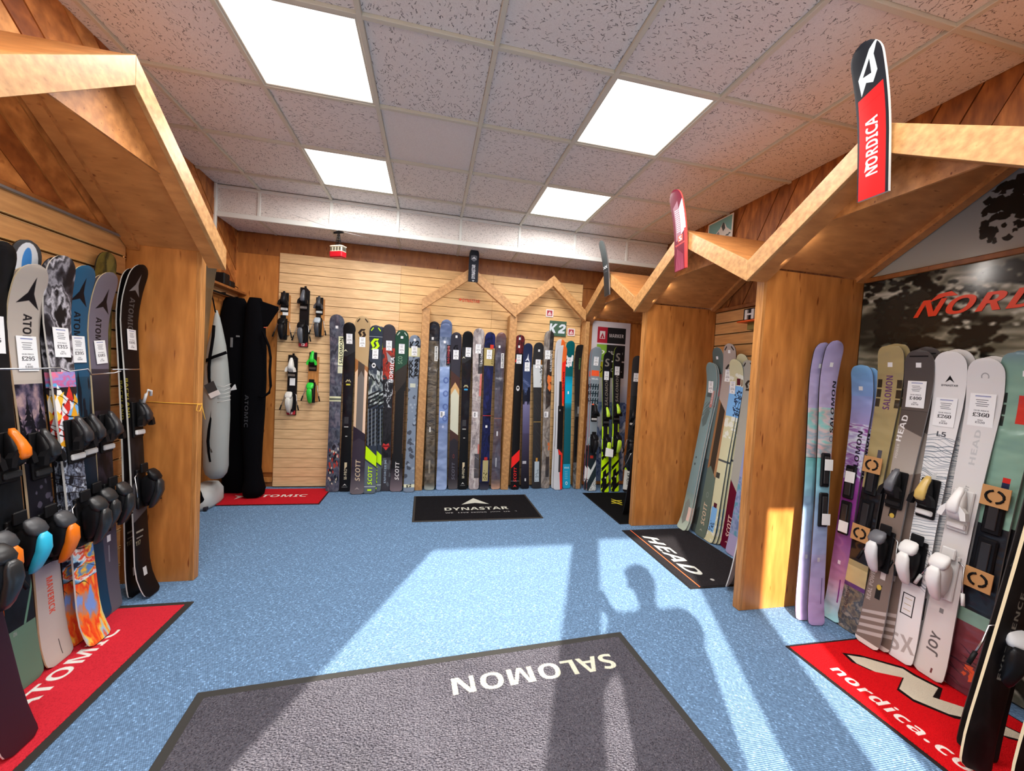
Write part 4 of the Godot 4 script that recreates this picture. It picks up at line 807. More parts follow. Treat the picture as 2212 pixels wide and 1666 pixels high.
		"L2":
			c.im.fill(rgb(178, 168, 158)); c.grad(0, 0.28, rgb(170, 162, 154), rgb(184, 174, 164)); c.shape(L_ATOMIC, 0.52, 0.068, 58, 66, 0, rgb(20, 19, 24)); c.text("ATOMIC", 0.56, 0.168, 100, 24, 90, rgb(24, 22, 26)); c.marble(95, 0.04, 0.29, 0.56, [rgb(30, 28, 40), rgb(70, 64, 84), rgb(126, 106, 118), rgb(166, 140, 138)], 0.7)
			for k in 16:
				var uu := fmod(k * 0.37, 1.0); var vv := 0.31 + 0.012 * k
				for q in 5: c.poly([uu - 0.02 - 0.035 * q, vv + 0.014 * q + 0.014, uu, vv + 0.014 * q - 0.006, uu + 0.02 + 0.035 * q, vv + 0.014 * q + 0.014], rgb(20, 19, 26))
			c.rect(0, 0.48, 1, 0.68, rgb(24, 23, 30)); c.blobs(96, 10, 0.1, 0.5, 0.9, 0.66, 3, 9, 1.2, rgb(70, 66, 80)); c.grad(0.68, 0.8, rgb(96, 92, 118), rgb(176, 166, 164)); c.grad(0.8, 1, rgb(178, 168, 164), rgb(186, 176, 168)); c.text("MAVERICK", 0.5, 0.825, 96, 18, 90, rgb(206, 70, 50)); c.rect(0.4, 0.722, 0.6, 0.745, rgb(214, 212, 214)); c.rect(0.55, 0.945, 0.57, 0.985, rgb(60, 56, 54))
		"L3":
			c.marble(98, 0.02, 0, 0.29, [rgb(28, 26, 30), rgb(60, 58, 64), rgb(150, 148, 156), rgb(50, 48, 52), rgb(196, 194, 202), rgb(26, 25, 28)], 0.7); c.marble(99, 0.03, 0.29, 0.33, [rgb(96, 176, 226), rgb(214, 96, 146), rgb(140, 150, 214), rgb(226, 120, 150)], 2.0); c.rect(0, 0.33, 1, 0.5, rgb(40, 34, 38))
			var cols := [rgb(226, 160, 40), rgb(236, 232, 226), rgb(206, 52, 44), rgb(120, 176, 226), rgb(240, 190, 60), rgb(226, 226, 232)]
			for k in 26: c.shape([-0.5, 0.5, -0.2, -0.5, 0.1, -0.2, 0.5, 0.4, 0.1, 0.3], fmod(k * 0.31, 1.0), 0.345 + 0.005 * k, 40, 62, -20 + 17 * (k % 5), cols[k % 6])
			c.marble(100, 0.05, 0.48, 0.68, [rgb(24, 24, 30), rgb(130, 140, 160), rgb(40, 40, 50), rgb(190, 200, 216), rgb(30, 30, 36)], 0.6); c.marble(101, 0.02, 0.68, 0.83, [rgb(40, 40, 60), rgb(110, 170, 214), rgb(236, 236, 230), rgb(216, 60, 40), rgb(240, 190, 70), rgb(90, 130, 190)], 1.6); c.marble(102, 0.022, 0.83, 1, [rgb(120, 150, 214), rgb(236, 120, 40), rgb(226, 62, 30), rgb(244, 196, 70), rgb(150, 190, 226), rgb(230, 80, 40)], 0.35); c.streaks(103, 26, 0.33, 0.84, 0.3, rgb(24, 20, 22), 1.8)
		"L4": c.grad(0, 0.3, rgb(44, 92, 124), rgb(34, 78, 108)); c.grad(0.3, 0.6, rgb(30, 66, 88), rgb(20, 30, 42)); c.blobs(105, 18, 0, 0.32, 1, 0.5, 3, 8, 7.0, rgb(16, 24, 34)); c.grad(0.6, 1, rgb(18, 26, 36), rgb(28, 70, 104)); c.shape(L_ATOMIC, 0.52, 0.07, 58, 66, 0, rgb(16, 18, 24)); c.text("ATOMIC", 0.52, 0.172, 100, 24, 90, rgb(14, 18, 24))
		"L5": c.grad(0, 0.28, rgb(116, 108, 116), rgb(104, 98, 112)); c.grad(0.28, 0.4, rgb(60, 54, 62), rgb(28, 22, 22)); c.marble(107, 0.03, 0.4, 0.74, [rgb(26, 20, 20), rgb(46, 38, 46), rgb(30, 26, 30)], 0.5); c.grad(0.74, 1, rgb(62, 56, 72), rgb(100, 98, 108)); c.shape(L_ATOMIC, 0.55, 0.082, 56, 62, 0, rgb(20, 18, 22)); c.text("ATOMIC", 0.45, 0.178, 96, 24, 90, rgb(20, 18, 22)); c.rect(0.4, 0.77, 0.58, 0.79, rgb(206, 206, 212)); c.rect(0.44, 0.8, 0.5, 0.85, rgb(120, 118, 130))
		"L6": c.im.fill(rgb(17, 15, 17)); c.shape(L_ATOMIC, 0.52, 0.06, 52, 58, 0, rgb(130, 128, 128)); c.text("ATOMIC", 0.5, 0.148, 100, 26, 90, rgb(96, 94, 94)); c.marble(109, 0.02, 0.4, 0.72, [rgb(18, 16, 16), rgb(34, 30, 32), rgb(22, 20, 20)], 0.5); c.poly([0, 0.67, 0.7, 0.62, 1, 0.74, 0, 0.775], rgb(74, 70, 74)); c.text("117", 0.28, 0.835, 24, 14, 0, rgb(160, 150, 120)); c.rect(0.2, 0.8, 0.6, 0.806, rgb(140, 134, 120)); c.rect(0.2, 0.818, 0.55, 0.822, rgb(120, 116, 110)); c.rect(0.42, 0.915, 0.62, 0.94, rgb(190, 190, 190)); c.text("BACKLAND", 0.15, 0.4, 120, 10, 90, rgb(150, 140, 50))
		"OLD": c.marble(120, 0.02, 0, 1, [rgb(84, 62, 36), rgb(110, 82, 50), rgb(70, 52, 32)], 0.2); c.grad(0, 0.12, rgb(58, 54, 48), rgb(88, 68, 44))
		"LB": c.im.fill(rgb(70, 72, 76)); c.disc(0.5, 0.05, 34, 46, rgb(222, 230, 240)); c.disc(0.5, 0.05, 14, 34, rgb(70, 140, 216))
		"LO": c.marble(111, 0.03, 0, 1, [rgb(112, 98, 44), rgb(60, 54, 32), rgb(130, 116, 60)], 0.6)
		"LR": c.im.fill(rgb(238, 106, 60)); c.rect(0, 0.2, 1, 1, rgb(40, 36, 34))
		"X1":
			c.im.fill(rgb(26, 30, 40)); c.rect(0, 0, 1, 0.03, rgb(205, 208, 212)); c.shape([0, 0.5, -0.45, 0.2, -0.45, -0.4, 0, -0.5, 0.45, -0.4, 0.45, 0.2], 0.5, 0.28, 64, 200, 0, rgb(96, 100, 108)); c.shape(L_DYN, 0.5, 0.27, 36, 90, 0, rgb(222, 224, 228)); c.text("DYNASTAR", 0.5, 0.68, 440, 34, -90, rgb(206, 210, 216)); c.poly([0.35, 0.94, 0.65, 0.94, 0.5, 1], rgb(160, 164, 170))
		"X2": c.grad(0, 0.5, rgb(84, 92, 92), rgb(58, 62, 64)); c.grad(0.5, 1, rgb(52, 54, 56), rgb(40, 41, 43)); volkl(c, 0.5, 0.48, 52, rgb(226, 228, 230), 0); c.text("VOLKL", 0.5, 0.56, 60, 12, 0, rgb(120, 122, 124))
		"X3":
			c.im.fill(rgb(102, 24, 44)); c.poly([0.2, 0.2, 0.62, 0.14, 0.62, 0.6, 0.2, 0.62], rgb(150, 106, 120)); c.poly([0.62, 0.24, 1, 0.14, 1, 0.5, 0.62, 0.56], rgb(222, 222, 226)); c.rect(0.86, 0.5, 1, 1, rgb(226, 60, 60)); c.rect(0.34, 0.56, 0.74, 0.64, rgb(238, 92, 74)); c.text("S", 0.54, 0.6, 22, 60, 0, rgb(236, 226, 226)); c.text("SALOMON", 0.5, 0.67, 70, 24, -12, rgb(240, 96, 80))
			for k in 5: c.poly([0.12 + 0.14 * k, 1.0, 0.3 + 0.1 * k, 0.72 + 0.02 * k, 0.34 + 0.1 * k, 0.73 + 0.02 * k, 0.24 + 0.14 * k, 1.0], rgb(150, 70, 92))
			for k in 12: c.rect(0.28, 0.24 + k * 0.024, 0.58, 0.252 + k * 0.024, rgb(206, 196, 204))
		"X4":
			c.im.fill(rgb(22, 24, 30)); c.poly([0.12, 0.33, 0.9, 0.28, 0.9, 1, 0.06, 1], rgb(238, 20, 22)); c.poly([0.12, 0.395, 0.9, 0.345, 0.9, 0.35, 0.12, 0.4], rgb(150, 12, 16))
			c.poly([0.24, 0.31, 0.2, 0.2, 0.64, 0.06, 0.92, 0.02, 0.74, 0.1, 0.78, 0.2, 0.62, 0.26, 0.42, 0.24], rgb(206, 220, 220)); c.poly([0.34, 0.2, 0.6, 0.11, 0.6, 0.2], rgb(22, 24, 30)); c.text("NORDICA", 0.48, 0.66, 390, 36, -90, rgb(226, 238, 238)); c.poly([0.26, 0.82, 0.34, 0.74, 0.42, 0.8], rgb(226, 238, 238))
	return c

const STRIP_W := 96
const PER := 21
var prints := {}
func print_of(n: String) -> int:
	if not prints.has(n):
		prints[n] = atlas_strips.size(); atlas_strips.append(design(n))
	return prints[n]
func ski_mat(i: int, wrapped: bool) -> StandardMaterial3D:   # filled in by finish_prints()
	var k := "ski%d%s" % [i / PER, "w" if wrapped else ""]
	if not M.has(k):
		var m := mat(Color(1, 1, 1), 0.36 if not wrapped else 0.2, 0.0, 0.28 if not wrapped else 0.42)
		if wrapped:
			if not M.has("wrinkle"): M.wrinkle = nmap(0.035, 5.0)
			m.normal_enabled = true; m.normal_texture = M.wrinkle; m.normal_scale = 0.55
		M[k] = m
	return M[k]
func finish_prints():
	var n := (atlas_strips.size() + PER - 1) / PER
	for a in n:
		var im := Image.create_empty(STRIP_W * PER, 1024, false, Image.FORMAT_RGBA8)
		for k in PER:
			if a * PER + k < atlas_strips.size(): im.blit_rect((atlas_strips[a * PER + k] as Cv).im, Rect2i(0, 0, STRIP_W, 1024), Vector2i(k * STRIP_W, 0))
		im.convert(Image.FORMAT_RGB8)
		var t := ImageTexture.create_from_image(im)
		for s in ["", "w"]:
			if M.has("ski%d%s" % [a, s]): M["ski%d%s" % [a, s]].albedo_texture = t

# price tags: one printed sheet, ten tags across
const TAGS := [["295", "460"], ["315", "475"], ["395", "600"], ["485", "750"], ["495", "700"], ["400", "670"], ["260", "430"], ["360", "520"], ["475", "680"], ["379", "560"]]
func make_tags():
	var c := Cv.new(self, 960, 176, rgb(238, 241, 243))
	for i in 10:
		var u := (i + 0.5) / 10.0
		c.rect(u - 0.03, 0.06, u + 0.03, 0.085, rgb(96, 110, 170)); c.rect(u - 0.03, 0.098, u + 0.03, 0.106, rgb(96, 110, 170))
		for k in 4: c.rect(u - 0.026 + 0.004 * (k % 2), 0.18 + k * 0.062, u + 0.026 - 0.004 * ((k + i) % 3), 0.205 + k * 0.062, rgb(120, 124, 130))
		c.text("OUR PRICE", u, 0.52, 56, 7, 0, rgb(90, 94, 100), true); c.text("£" + TAGS[i][0], u, 0.645, 62, 22, 0, rgb(34, 36, 40), true)
		c.text("RRP", u, 0.81, 20, 7, 0, rgb(110, 112, 118), true); c.text("£" + TAGS[i][1], u, 0.88, 36, 11, 0, rgb(90, 92, 98), true)
	var t := c.tex()
	for i in 10:
		var m := mat(Color(1, 1, 1), 0.5); m.albedo_texture = t; m.uv1_scale = Vector3(0.1, 1, 1); m.uv1_offset = Vector3(0.1 * i, 0, 0)
		M["tag%d" % i] = m

# ------------------------------------------------------------------ skis
func ski_rise(s: float, tip: float, tail: float) -> float:
	var d := 0.0
	if s > 0.80: d += tip * pow((s - 0.80) / 0.20, 2.0)
	if s < 0.10: d += tail * pow((0.10 - s) / 0.10, 2.0)
	return d
func ski_w(s: float, wt: float, ww: float, wl: float) -> float:
	var w: float
	if s > 0.45: w = lerpf(ww, wt, pow(clampf((s - 0.45) / 0.45, 0, 1), 1.8))
	else: w = lerpf(ww, wl, pow(clampf((0.45 - s) / 0.40, 0, 1), 1.8))
	return w
func end_shape(s: float, L: float, wt: float, wl: float, blunt: float) -> float:   # how much of the width is left near the ends
	var a := wt * 0.62; var b := wl * 0.22
	var d1 := (1.0 - s) * L; var d0 := s * L
	var f := 1.0
	if d1 < a: f = minf(f, pow(maxf(0.0, 1.0 - pow(1.0 - d1 / a, blunt)), 1.0 / blunt))
	if d0 < b: f = minf(f, 0.66 + 0.34 * pow(maxf(0.0, 1.0 - pow(1.0 - d0 / b, 2.2)), 1.0 / 2.2))
	return maxf(f, 0.12)
# B: middle of the tail on the floor, T: middle of the tip, N: way the printed side faces
func ski(label: String, B: Vector3, T: Vector3, N: Vector3, wt: float, print_: String, o := {}) -> Node3D:
	var Lv := T - B; var L := Lv.length(); var y := Lv / L
	var z := (N - y * N.dot(y)).normalized(); var x := y.cross(z)
	var th: float = o.get("th", 0.011); var tip: float = o.get("tip", 0.05); var tail: float = o.get("tail", 0.012)
	var ww: float = wt * o.get("waist", 0.76); var wl: float = wt * o.get("heel", 0.9)
	var blunt: float = o.get("blunt", 2.3)
	var node := thing(o.get("name", "ski"), label, o.get("cat", "ski"), Transform3D(Basis(x, y, z), B), o.get("group", "skis on show"))
	var pi := print_of(print_)
	var cut: bool = o.get("cut", false)
	var ss := [0.0, 0.006, 0.014, 0.03, 0.06, 0.1, 0.16, 0.24, 0.33, 0.42, 0.5, 0.58, 0.66, 0.73, 0.79, 0.83, 0.87, 0.90, 0.925, 0.945, 0.96, 0.972, 0.982, 0.99, 0.996, 1.0]
	if cut: ss = [0.0, 0.1, 0.25, 0.4, 0.5, 0.58, 0.65, 0.71, 0.76, 0.80, 0.84, 0.875, 0.905, 0.93, 0.955, 0.975, 0.99, 1.0]
	var tp := mk(); var sd := mk()
	var rows := []
	var wm := maxf(wt, wl)
	for s in ss:
		var hw: float
		var d: float
		if cut:
			hw = wt / 2 * (1.0 if s < 0.7 else 1.0) * end_shape(maxf(s, 0.5), L, wt, wl, blunt); d = tip * pow(clampf((s - 0.35) / 0.65, 0, 1), 2.0)
		else:
			hw = ski_w(s, wt, ww, wl) / 2 * end_shape(s, L, wt, wl, blunt); d = ski_rise(s, tip, tail)
		var t: float = th * (0.55 + 0.45 * clampf(1.0 - absf(s - 0.45) * 1.5, 0, 1)) if not cut else th
		rows.append([s, hw, d, t])
	tp.set_smooth_group(0)
	var UV := func(s, q) -> Vector2: return Vector2(((pi % PER) + 0.02 + 0.96 * clampf(q / wm + 0.5, 0.0, 1.0)) / PER, 1.0 - s)
	for i in rows.size() - 1:
		var a = rows[i]; var b = rows[i + 1]
		var ya: float = a[0] * L; var yb: float = b[0] * L
		var xs := [-1.0, -0.82, 0.82, 1.0]
		for k in 3:
			var e0: float = xs[k]; var e1: float = xs[k + 1]
			var z0 := 0.0 if absf(e0) < 1 else -0.0022; var z1 := 0.0 if absf(e1) < 1 else -0.0022
			quad(tp, Vector3(a[1] * e0, ya, a[2] + a[3] + z0), Vector3(a[1] * e1, ya, a[2] + a[3] + z1), Vector3(b[1] * e1, yb, b[2] + b[3] + z1), Vector3(b[1] * e0, yb, b[2] + b[3] + z0), UV.call(a[0], a[1] * e0), UV.call(a[0], a[1] * e1), UV.call(b[0], b[1] * e1), UV.call(b[0], b[1] * e0))
		var A := [Vector3(-a[1], ya, a[2]), Vector3(a[1], ya, a[2]), Vector3(a[1], ya, a[2] + a[3] - 0.0022), Vector3(-a[1], ya, a[2] + a[3] - 0.0022)]
		var C := [Vector3(-b[1], yb, b[2]), Vector3(b[1], yb, b[2]), Vector3(b[1], yb, b[2] + b[3] - 0.0022), Vector3(-b[1], yb, b[2] + b[3] - 0.0022)]
		quad(sd, A[1], C[1], C[2], A[2]); quad(sd, C[0], A[0], A[3], C[3]); quad(sd, A[0], C[0], C[1], A[1])
		if i == 0: quad(sd, A[0], A[1], A[2], A[3])
		if i == rows.size() - 2: quad(sd, C[1], C[0], C[3], C[2])
	obj("topsheet", tp, ski_mat(pi, o.get("wrap", false)), node)
	obj("sidewall", sd, o.get("edge", M.edge_dark), node)
	var at := func(s: float) -> Vector3: return Vector3(0, s * L, ski_rise(s, tip, tail) + th * (0.55 + 0.45 * clampf(1.0 - absf(s - 0.45) * 1.5, 0, 1)))
	if o.has("tag"):
		var s: float = o.get("tag_s", 0.84); var w: float = o.get("tag_w", 0.058); var h: float = w * 1.75
		var p0: Vector3 = at.call(s); var p1: Vector3 = at.call(s + 0.03)
		var up := (p1 - p0).normalized()
		var st := mk(); prism(st, [Vector2(-w / 2, -h / 2), Vector2(w / 2, -h / 2), Vector2(w / 2, h / 2), Vector2(-w / 2, h / 2)], 0.001)
		var t := obj("price_tag", st, M["tag%d" % o.tag], node)
		var zz := Vector3(0, -up.z, up.y)
		t.transform = Transform3D(Basis(Vector3(1, 0, 0), up, zz) * Basis(Vector3(0, 0, 1), deg_to_rad(o.get("tag_tilt", 0.0))), p0 + Vector3(o.get("tag_x", 0.0), 0, 0) + zz * 0.004)
	if o.has("bind"): binding(node, at.call(o.get("toe_s", 0.545)), at.call(o.get("heel_s", 0.33)), o.bind)
	if o.has("plates"): plates(node, at.call(0.54), at.call(0.40), o.plates, ww)
	return node

func yz(st: SurfaceTool, poly: Array, w: float, at: Vector3, bev := 0.004, tilt := 0.0):   # profile (along the ski, out of it) given a width across it
	prism(st, poly, w, Transform3D(Basis(Vector3(0, 0, 1), tilt) * Basis(Vector3(0, 1, 0), Vector3(0, 0, 1), Vector3(1, 0, 0)), at - Vector3(w / 2, 0, 0).rotated(Vector3(0, 0, 1), tilt)), bev)
func lob(st: SurfaceTool, secs: Array, k := 1.0, down := false):   # rounded body along the ski: [y, half width, low, high]
	var a := []
	for q in secs: a.append([Vector3(0, q[0], (q[2] + q[3]) / 2) * k, q[1] * k, (q[3] - q[2]) / 2 * k])
	if down: a.reverse()
	loft(st, a, 14, 3.0)
# toe and heel pieces with their own parts; c: colours by part
func binding(p: Node, toe: Vector3, heel: Vector3, c: Dictionary):
	var main: Material = pm(c.get("main", rgb(22, 22, 24)), 0.35); var acc: Material = pm(c.get("acc", rgb(30, 30, 33)), 0.3); var padm: Material = pm(c.get("pad", rgb(206, 206, 204)), 0.4); var base: Material = pm(c.get("base", rgb(20, 20, 22)), 0.45)
	var lev: Material = pm(c.get("lever", c.get("acc", rgb(30, 30, 33))), 0.3); var cup: Material = pm(c.get("cup", c.get("main", rgb(22, 22, 24))), 0.35)
	var k: float = c.get("k", 1.0)
	var b := mk(); bx(b, Vector3(0, -0.02, 0.006) * k, Vector3(0.072, 0.19, 0.012) * k, 0.004)
	var t := obj("toe_binding", b, base, p); t.position = toe
	var h := mk(); lob(h, [[-0.058, 0.02, 0.012, 0.034], [-0.04, 0.028, 0.012, 0.056], [-0.01, 0.030, 0.012, 0.066], [0.02, 0.027, 0.012, 0.06], [0.05, 0.02, 0.012, 0.044], [0.074, 0.012, 0.012, 0.026]], k); obj("toe_housing", h, main, t)
	var cv := mk(); lob(cv, [[-0.03, 0.014, 0.056, 0.064], [-0.018, 0.021, 0.05, 0.073], [0.01, 0.021, 0.046, 0.074], [0.04, 0.017, 0.036, 0.062], [0.07, 0.014, 0.022, 0.044], [0.088, 0.008, 0.022, 0.034]], k); obj("toe_cover", cv, acc, t)
	for s in [-1.0, 1.0]:
		var w := mk()
		prism(w, [Vector2(0.012 * s, 0.02) * k, Vector2(0.044 * s, -0.018) * k, Vector2(0.05 * s, -0.052) * k, Vector2(0.032 * s, -0.056) * k, Vector2(0.022 * s, -0.02) * k], 0.024 * k, Transform3D(Basis(), Vector3(0, 0, 0.036 * k)), 0.004)
		obj("toe_wing", w, acc if c.get("wing_acc", false) else main, t)
	var a := mk(); bx(a, Vector3(0, -0.088, 0.017) * k, Vector3(0.066, 0.026, 0.014) * k, 0.005)
	obj("toe_pad", a, padm, t)
	if c.has("hook"):   # raised touring lever
		var hk := mk(); tube(hk, [Vector3(-0.016, 0.07, 0.05), Vector3(-0.02, 0.115, 0.066), Vector3(-0.008, 0.135, 0.07), Vector3(0.012, 0.13, 0.07), Vector3(0.018, 0.105, 0.064)], 0.007, 8); obj("toe_lever", hk, pm(c.hook, 0.35), t)
	var b2 := mk(); bx(b2, Vector3(0, -0.01, 0.007) * k, Vector3(0.066, 0.21, 0.014) * k, 0.004)
	var e := obj("heel_binding", b2, base, p); e.position = heel
	var h2 := mk(); lob(h2, [[-0.092, 0.014, 0.02, 0.046], [-0.075, 0.022, 0.014, 0.06], [-0.04, 0.027, 0.012, 0.078], [0.0, 0.030, 0.012, 0.09], [0.035, 0.029, 0.014, 0.09], [0.055, 0.024, 0.03, 0.078], [0.062, 0.016, 0.045, 0.07]], k); obj("heel_housing", h2, main, e)
	var c2 := mk(); lob(c2, [[0.03, 0.026, 0.07, 0.094], [0.045, 0.033, 0.056, 0.098], [0.07, 0.034, 0.052, 0.084], [0.088, 0.028, 0.052, 0.066], [0.093, 0.018, 0.054, 0.06]], k); obj("heel_cup", c2, cup, e)
	var l := mk(); lob(l, [[0.035, 0.014, 0.088, 0.098], [0.015, 0.024, 0.084, 0.108], [-0.03, 0.025, 0.074, 0.108], [-0.065, 0.022, 0.058, 0.094], [-0.1, 0.018, 0.044, 0.074], [-0.118, 0.012, 0.04, 0.058]], k, true); obj("heel_lever", l, lev, e)
	var sp := mk(); tube(sp, [Vector3(0, -0.04, 0.03) * k, Vector3(0, -0.105, 0.03) * k], 0.014 * k, 10); obj("heel_spring", sp, base, e)
	for s in [-1.0, 1.0]:
		var br := mk(); tube(br, [Vector3(0.03 * s, 0.075, 0.012) * k, Vector3(0.052 * s, 0.06, 0.014) * k, Vector3(0.062 * s, 0.0, 0.026) * k, Vector3(0.075 * s, -0.05, 0.036) * k], 0.0032, 6); obj("brake_arm", br, M.steel, e)
		var bf := mk(); tube(bf, [Vector3(0.074 * s, -0.045, 0.035) * k, Vector3(0.086 * s, -0.095, 0.042) * k], 0.0068, 8); obj("brake_foot", bf, pm(c.get("foot", rgb(20, 20, 22)), 0.45), e)
	var bp := mk(); bx(bp, Vector3(0, 0.1, 0.026) * k, Vector3(0.05, 0.05, 0.012) * k, 0.004); obj("brake_pedal", bp, base, e)
# demo plate without a binding, held by card squares or white stickers
func plates(p: Node, a: Vector3, b: Vector3, kind: String, ww: float):
	for i in 2:
		var q: Vector3 = a if i == 0 else b
		var st := mk(); bx(st, Vector3(0, 0, 0.007), Vector3(ww * 0.66, 0.19, 0.014), 0.006)
		var pl := obj("binding_plate", st, pm(rgb(24, 24, 27), 0.2), p); pl.position = q
		var r := mk(); bx(r, Vector3(0, 0, 0.016), Vector3(ww * 0.34, 0.15, 0.006), 0.002); obj("plate_rail", r, pm(rgb(44, 42, 44), 0.3), pl)
		if kind == "card":
			var off := 0.07 if i == 0 else -0.09
			var cd := mk(); bx(cd, Vector3(0, off, 0.022), Vector3(0.088, 0.088, 0.004), 0.001)
			var co := obj("card_square", cd, M.card, pl)
			for s in [-1.0, 1.0]:
				var arc := mk(); var pts := []
				for k in 7: pts.append(Vector3(s * 0.028 * sin(0.25 + k * 0.44), off + 0.026 * cos(0.25 + k * 0.44), 0.0245))
				tube(arc, pts, 0.005, 6); obj("strap_mark", arc, M.black, co) if false else obj("strap_mark", arc, M.black, pl)
		else:
			var off := 0.03 if i == 0 else -0.05
			var cd := mk(); bx(cd, Vector3(0.008, off, 0.021), Vector3(0.05, 0.062, 0.002), 0.0005); obj("paper_sticker", cd, M.paper, pl)

# ------------------------------------------------------------------ the skis, one by one
func all_skis():
	var Z := Vector3(0, 0, 1); var nr := Vector3(-1, 0, 0); var nl := Vector3(1, 0, 0)
	var gA := "skis on the pale slat wall beside the wall-mounted bindings"; var gB := "skis under the narrow gable with the dark tip"; var gC := "skis under the narrow gable with the green sign"
	var mat_h := 0.009
	var rowA := [
		["A1", Vector3(0.657, 0.004, -2.325), Vector3(0.625, 1.789, -2.42), 0.142, {wrap = true}, "tall shrink-wrapped slate grey ski with red flecked tail, beside the wall bindings"],
		["A2", Vector3(0.771, 0.004, -2.335), Vector3(0.746, 1.72, -2.42), 0.12, {tag = 9, tag_s = 0.905}, "black ski with a grey chevron under its tag, next to the tan ski"],
		["A3", Vector3(0.906, 0.004, -2.24), Vector3(0.871, 1.79, -2.42), 0.146, {tag = 9, tag_s = 0.855}, "tan-tipped wide ski with brown wood stripes and a dark purple tail"],
		["A4", Vector3(1.022, 0.004, -2.25), Vector3(1.004, 1.708, -2.42), 0.132, {tag = 9, tag_s = 0.83, edge = M.edge_olive}, "slate ski with a neon yellow S mark and a neon diamond low down"],
		["A5", Vector3(1.161, 0.004, -2.335), Vector3(1.134, 1.73, -2.42), 0.13, {tag = 9, tag_s = 0.875, edge = M.edge_red}, "dark grey ski with red smoke print, white lettering and a red heart low down"],
		["A6", Vector3(1.277, 0.004, -2.315), Vector3(1.265, 1.681, -2.42), 0.136, {tag = 9, tag_s = 0.885}, "dark green tipped ski with a black middle and dotted brown sides"],
		["A7", Vector3(1.408, 0.004, -2.29), Vector3(1.396, 1.637, -2.42), 0.12, {tag = 9, tag_s = 0.9}, "grey camouflage ski with black repeated lettering and a cream band, beside the first post"]]
	for r in rowA: r[4].group = gA; ski(r[5], r[1], r[2], Z, r[3], r[0], r[4])
	ski("neon-backed mate standing close behind the slate ski with the neon S mark", Vector3(1.066, 0.004, -2.31), Vector3(1.05, 1.70, -2.435), Z, 0.132, "A4", {group = gA, edge = M.edge_neon})
	var rowB := [
		["B1", Vector3(1.616, 0.004, -2.35), Vector3(1.581, 1.769, -2.425), 0.118, {wrap = true, tip = 0.06}, "shrink-wrapped brown grey crinkled ski right beside the first post"],
		["B2", Vector3(1.743, 0.004, -2.355), Vector3(1.709, 1.785, -2.425), 0.122, {wrap = true, tip = 0.06}, "shrink-wrapped pale blue ski with red lettering on black near its tip"],
		["B3", Vector3(1.867, 0.004, -2.375), Vector3(1.827, 1.701, -2.425), 0.115, {tag = 9, tag_s = 0.86}, "dark slate ski with a long cream and wood-brown arrow panel in the middle"],
		["B4", Vector3(1.972, 0.004, -2.365), Vector3(1.949, 1.722, -2.425), 0.115, {tag = 9, tag_s = 0.87, tag_x = 0.012}, "black ski with a small blue mountain mark, next to the silver wrapped ski"],
		["B5", Vector3(2.092, 0.004, -2.36), Vector3(2.068, 1.762, -2.425), 0.122, {wrap = true, tag = 9, tag_s = 0.875}, "shrink-wrapped silver ski with salmon patches and a black corner under its tag"],
		["B6", Vector3(2.206, 0.004, -2.35), Vector3(2.194, 1.73, -2.425), 0.118, {tag = 9, tag_s = 0.86}, "navy ski with a gold panel behind its price tag and a gold label low down"],
		["B7", Vector3(2.335, 0.004, -2.36), Vector3(2.315, 1.735, -2.425), 0.113, {wrap = true}, "wrapped smoky grey ski with pale copper ends and white lettering, beside the middle post"]]
	for r in rowB: r[4].group = gB; ski(r[5], r[1], r[2], Z, r[3], r[0], r[4])
	ski("second brown grey wrapped ski close behind its mate by the first post", Vector3(1.622, 0.004, -2.395), Vector3(1.589, 1.80, -2.445), Z, 0.118, "B1", {group = gB, wrap = true})
	ski("second pale blue wrapped ski, tip just above its mate", Vector3(1.75, 0.004, -2.40), Vector3(1.716, 1.83, -2.445), Z, 0.122, "B2", {group = gB, wrap = true})
	var rowC := [
		["C1", Vector3(2.55, 0.004, -2.345), Vector3(2.529, 1.724, -2.425), 0.11, {tag = 9, tag_s = 0.845, edge = M.edge_dark}, "black ski with bright red slash low down, beside the middle post"],
		["C2", Vector3(2.675, 0.004, -2.37), Vector3(2.625, 1.639, -2.425), 0.106, {tag = 9, tag_s = 0.84}, "navy ski with a white arrow mark and a brushed lavender middle"],
		["C3", Vector3(2.81, 0.004, -2.375), Vector3(2.748, 1.656, -2.425), 0.116, {tag = 9, tag_s = 0.855}, "charcoal ski with a pale patterned label behind its tag and another near its tail"],
		["C4", Vector3(2.915, 0.004, -2.38), Vector3(2.864, 1.796, -2.425), 0.112, {wrap = true, tag = 9, tag_s = 0.85, tag_x = -0.008}, "tall taupe and black ski with an orange patch, tip over the green sign"],
		["C5", Vector3(3.046, 0.004, -2.32), Vector3(3.025, 1.64, -2.41), 0.112, {edge = M.edge_white}, "silver ski with a red orange edge, shorter front one of the pair"],
		["C6", Vector3(3.165, 0.004, -2.365), Vector3(3.124, 1.70, -2.425), 0.104, {tag = 9, tag_s = 0.86}, "bright teal and cyan ski with a white splash behind its tag"],
		["C7", Vector3(3.295, 0.004, -2.36), Vector3(3.248, 1.664, -2.425), 0.118, {blunt = 3.4}, "black ski with a square tip and grey marbled tail, beside the corner post"]]
	for r in rowC: r[4].group = gC; ski(r[5], r[1], r[2], Z, r[3], r[0], r[4])
	ski("silver and orange ski, taller rear one of the pair", Vector3(3.035, 0.004, -2.37), Vector3(3.008, 1.71, -2.44), Z, 0.112, "C5", {group = gC, edge = M.edge_white})
	# corner bay with the banner
	var gD := "skis in the corner bay with the banner"
	ski("grey ski with slanting black lettering and coral square in front of the banner", Vector3(3.427, 0.004, -2.262), Vector3(3.459, 1.652, -2.44), Z, 0.124, "D1", {group = gD, tag = 9, tag_s = 0.9, edge = M.edge_red, bind = {}})
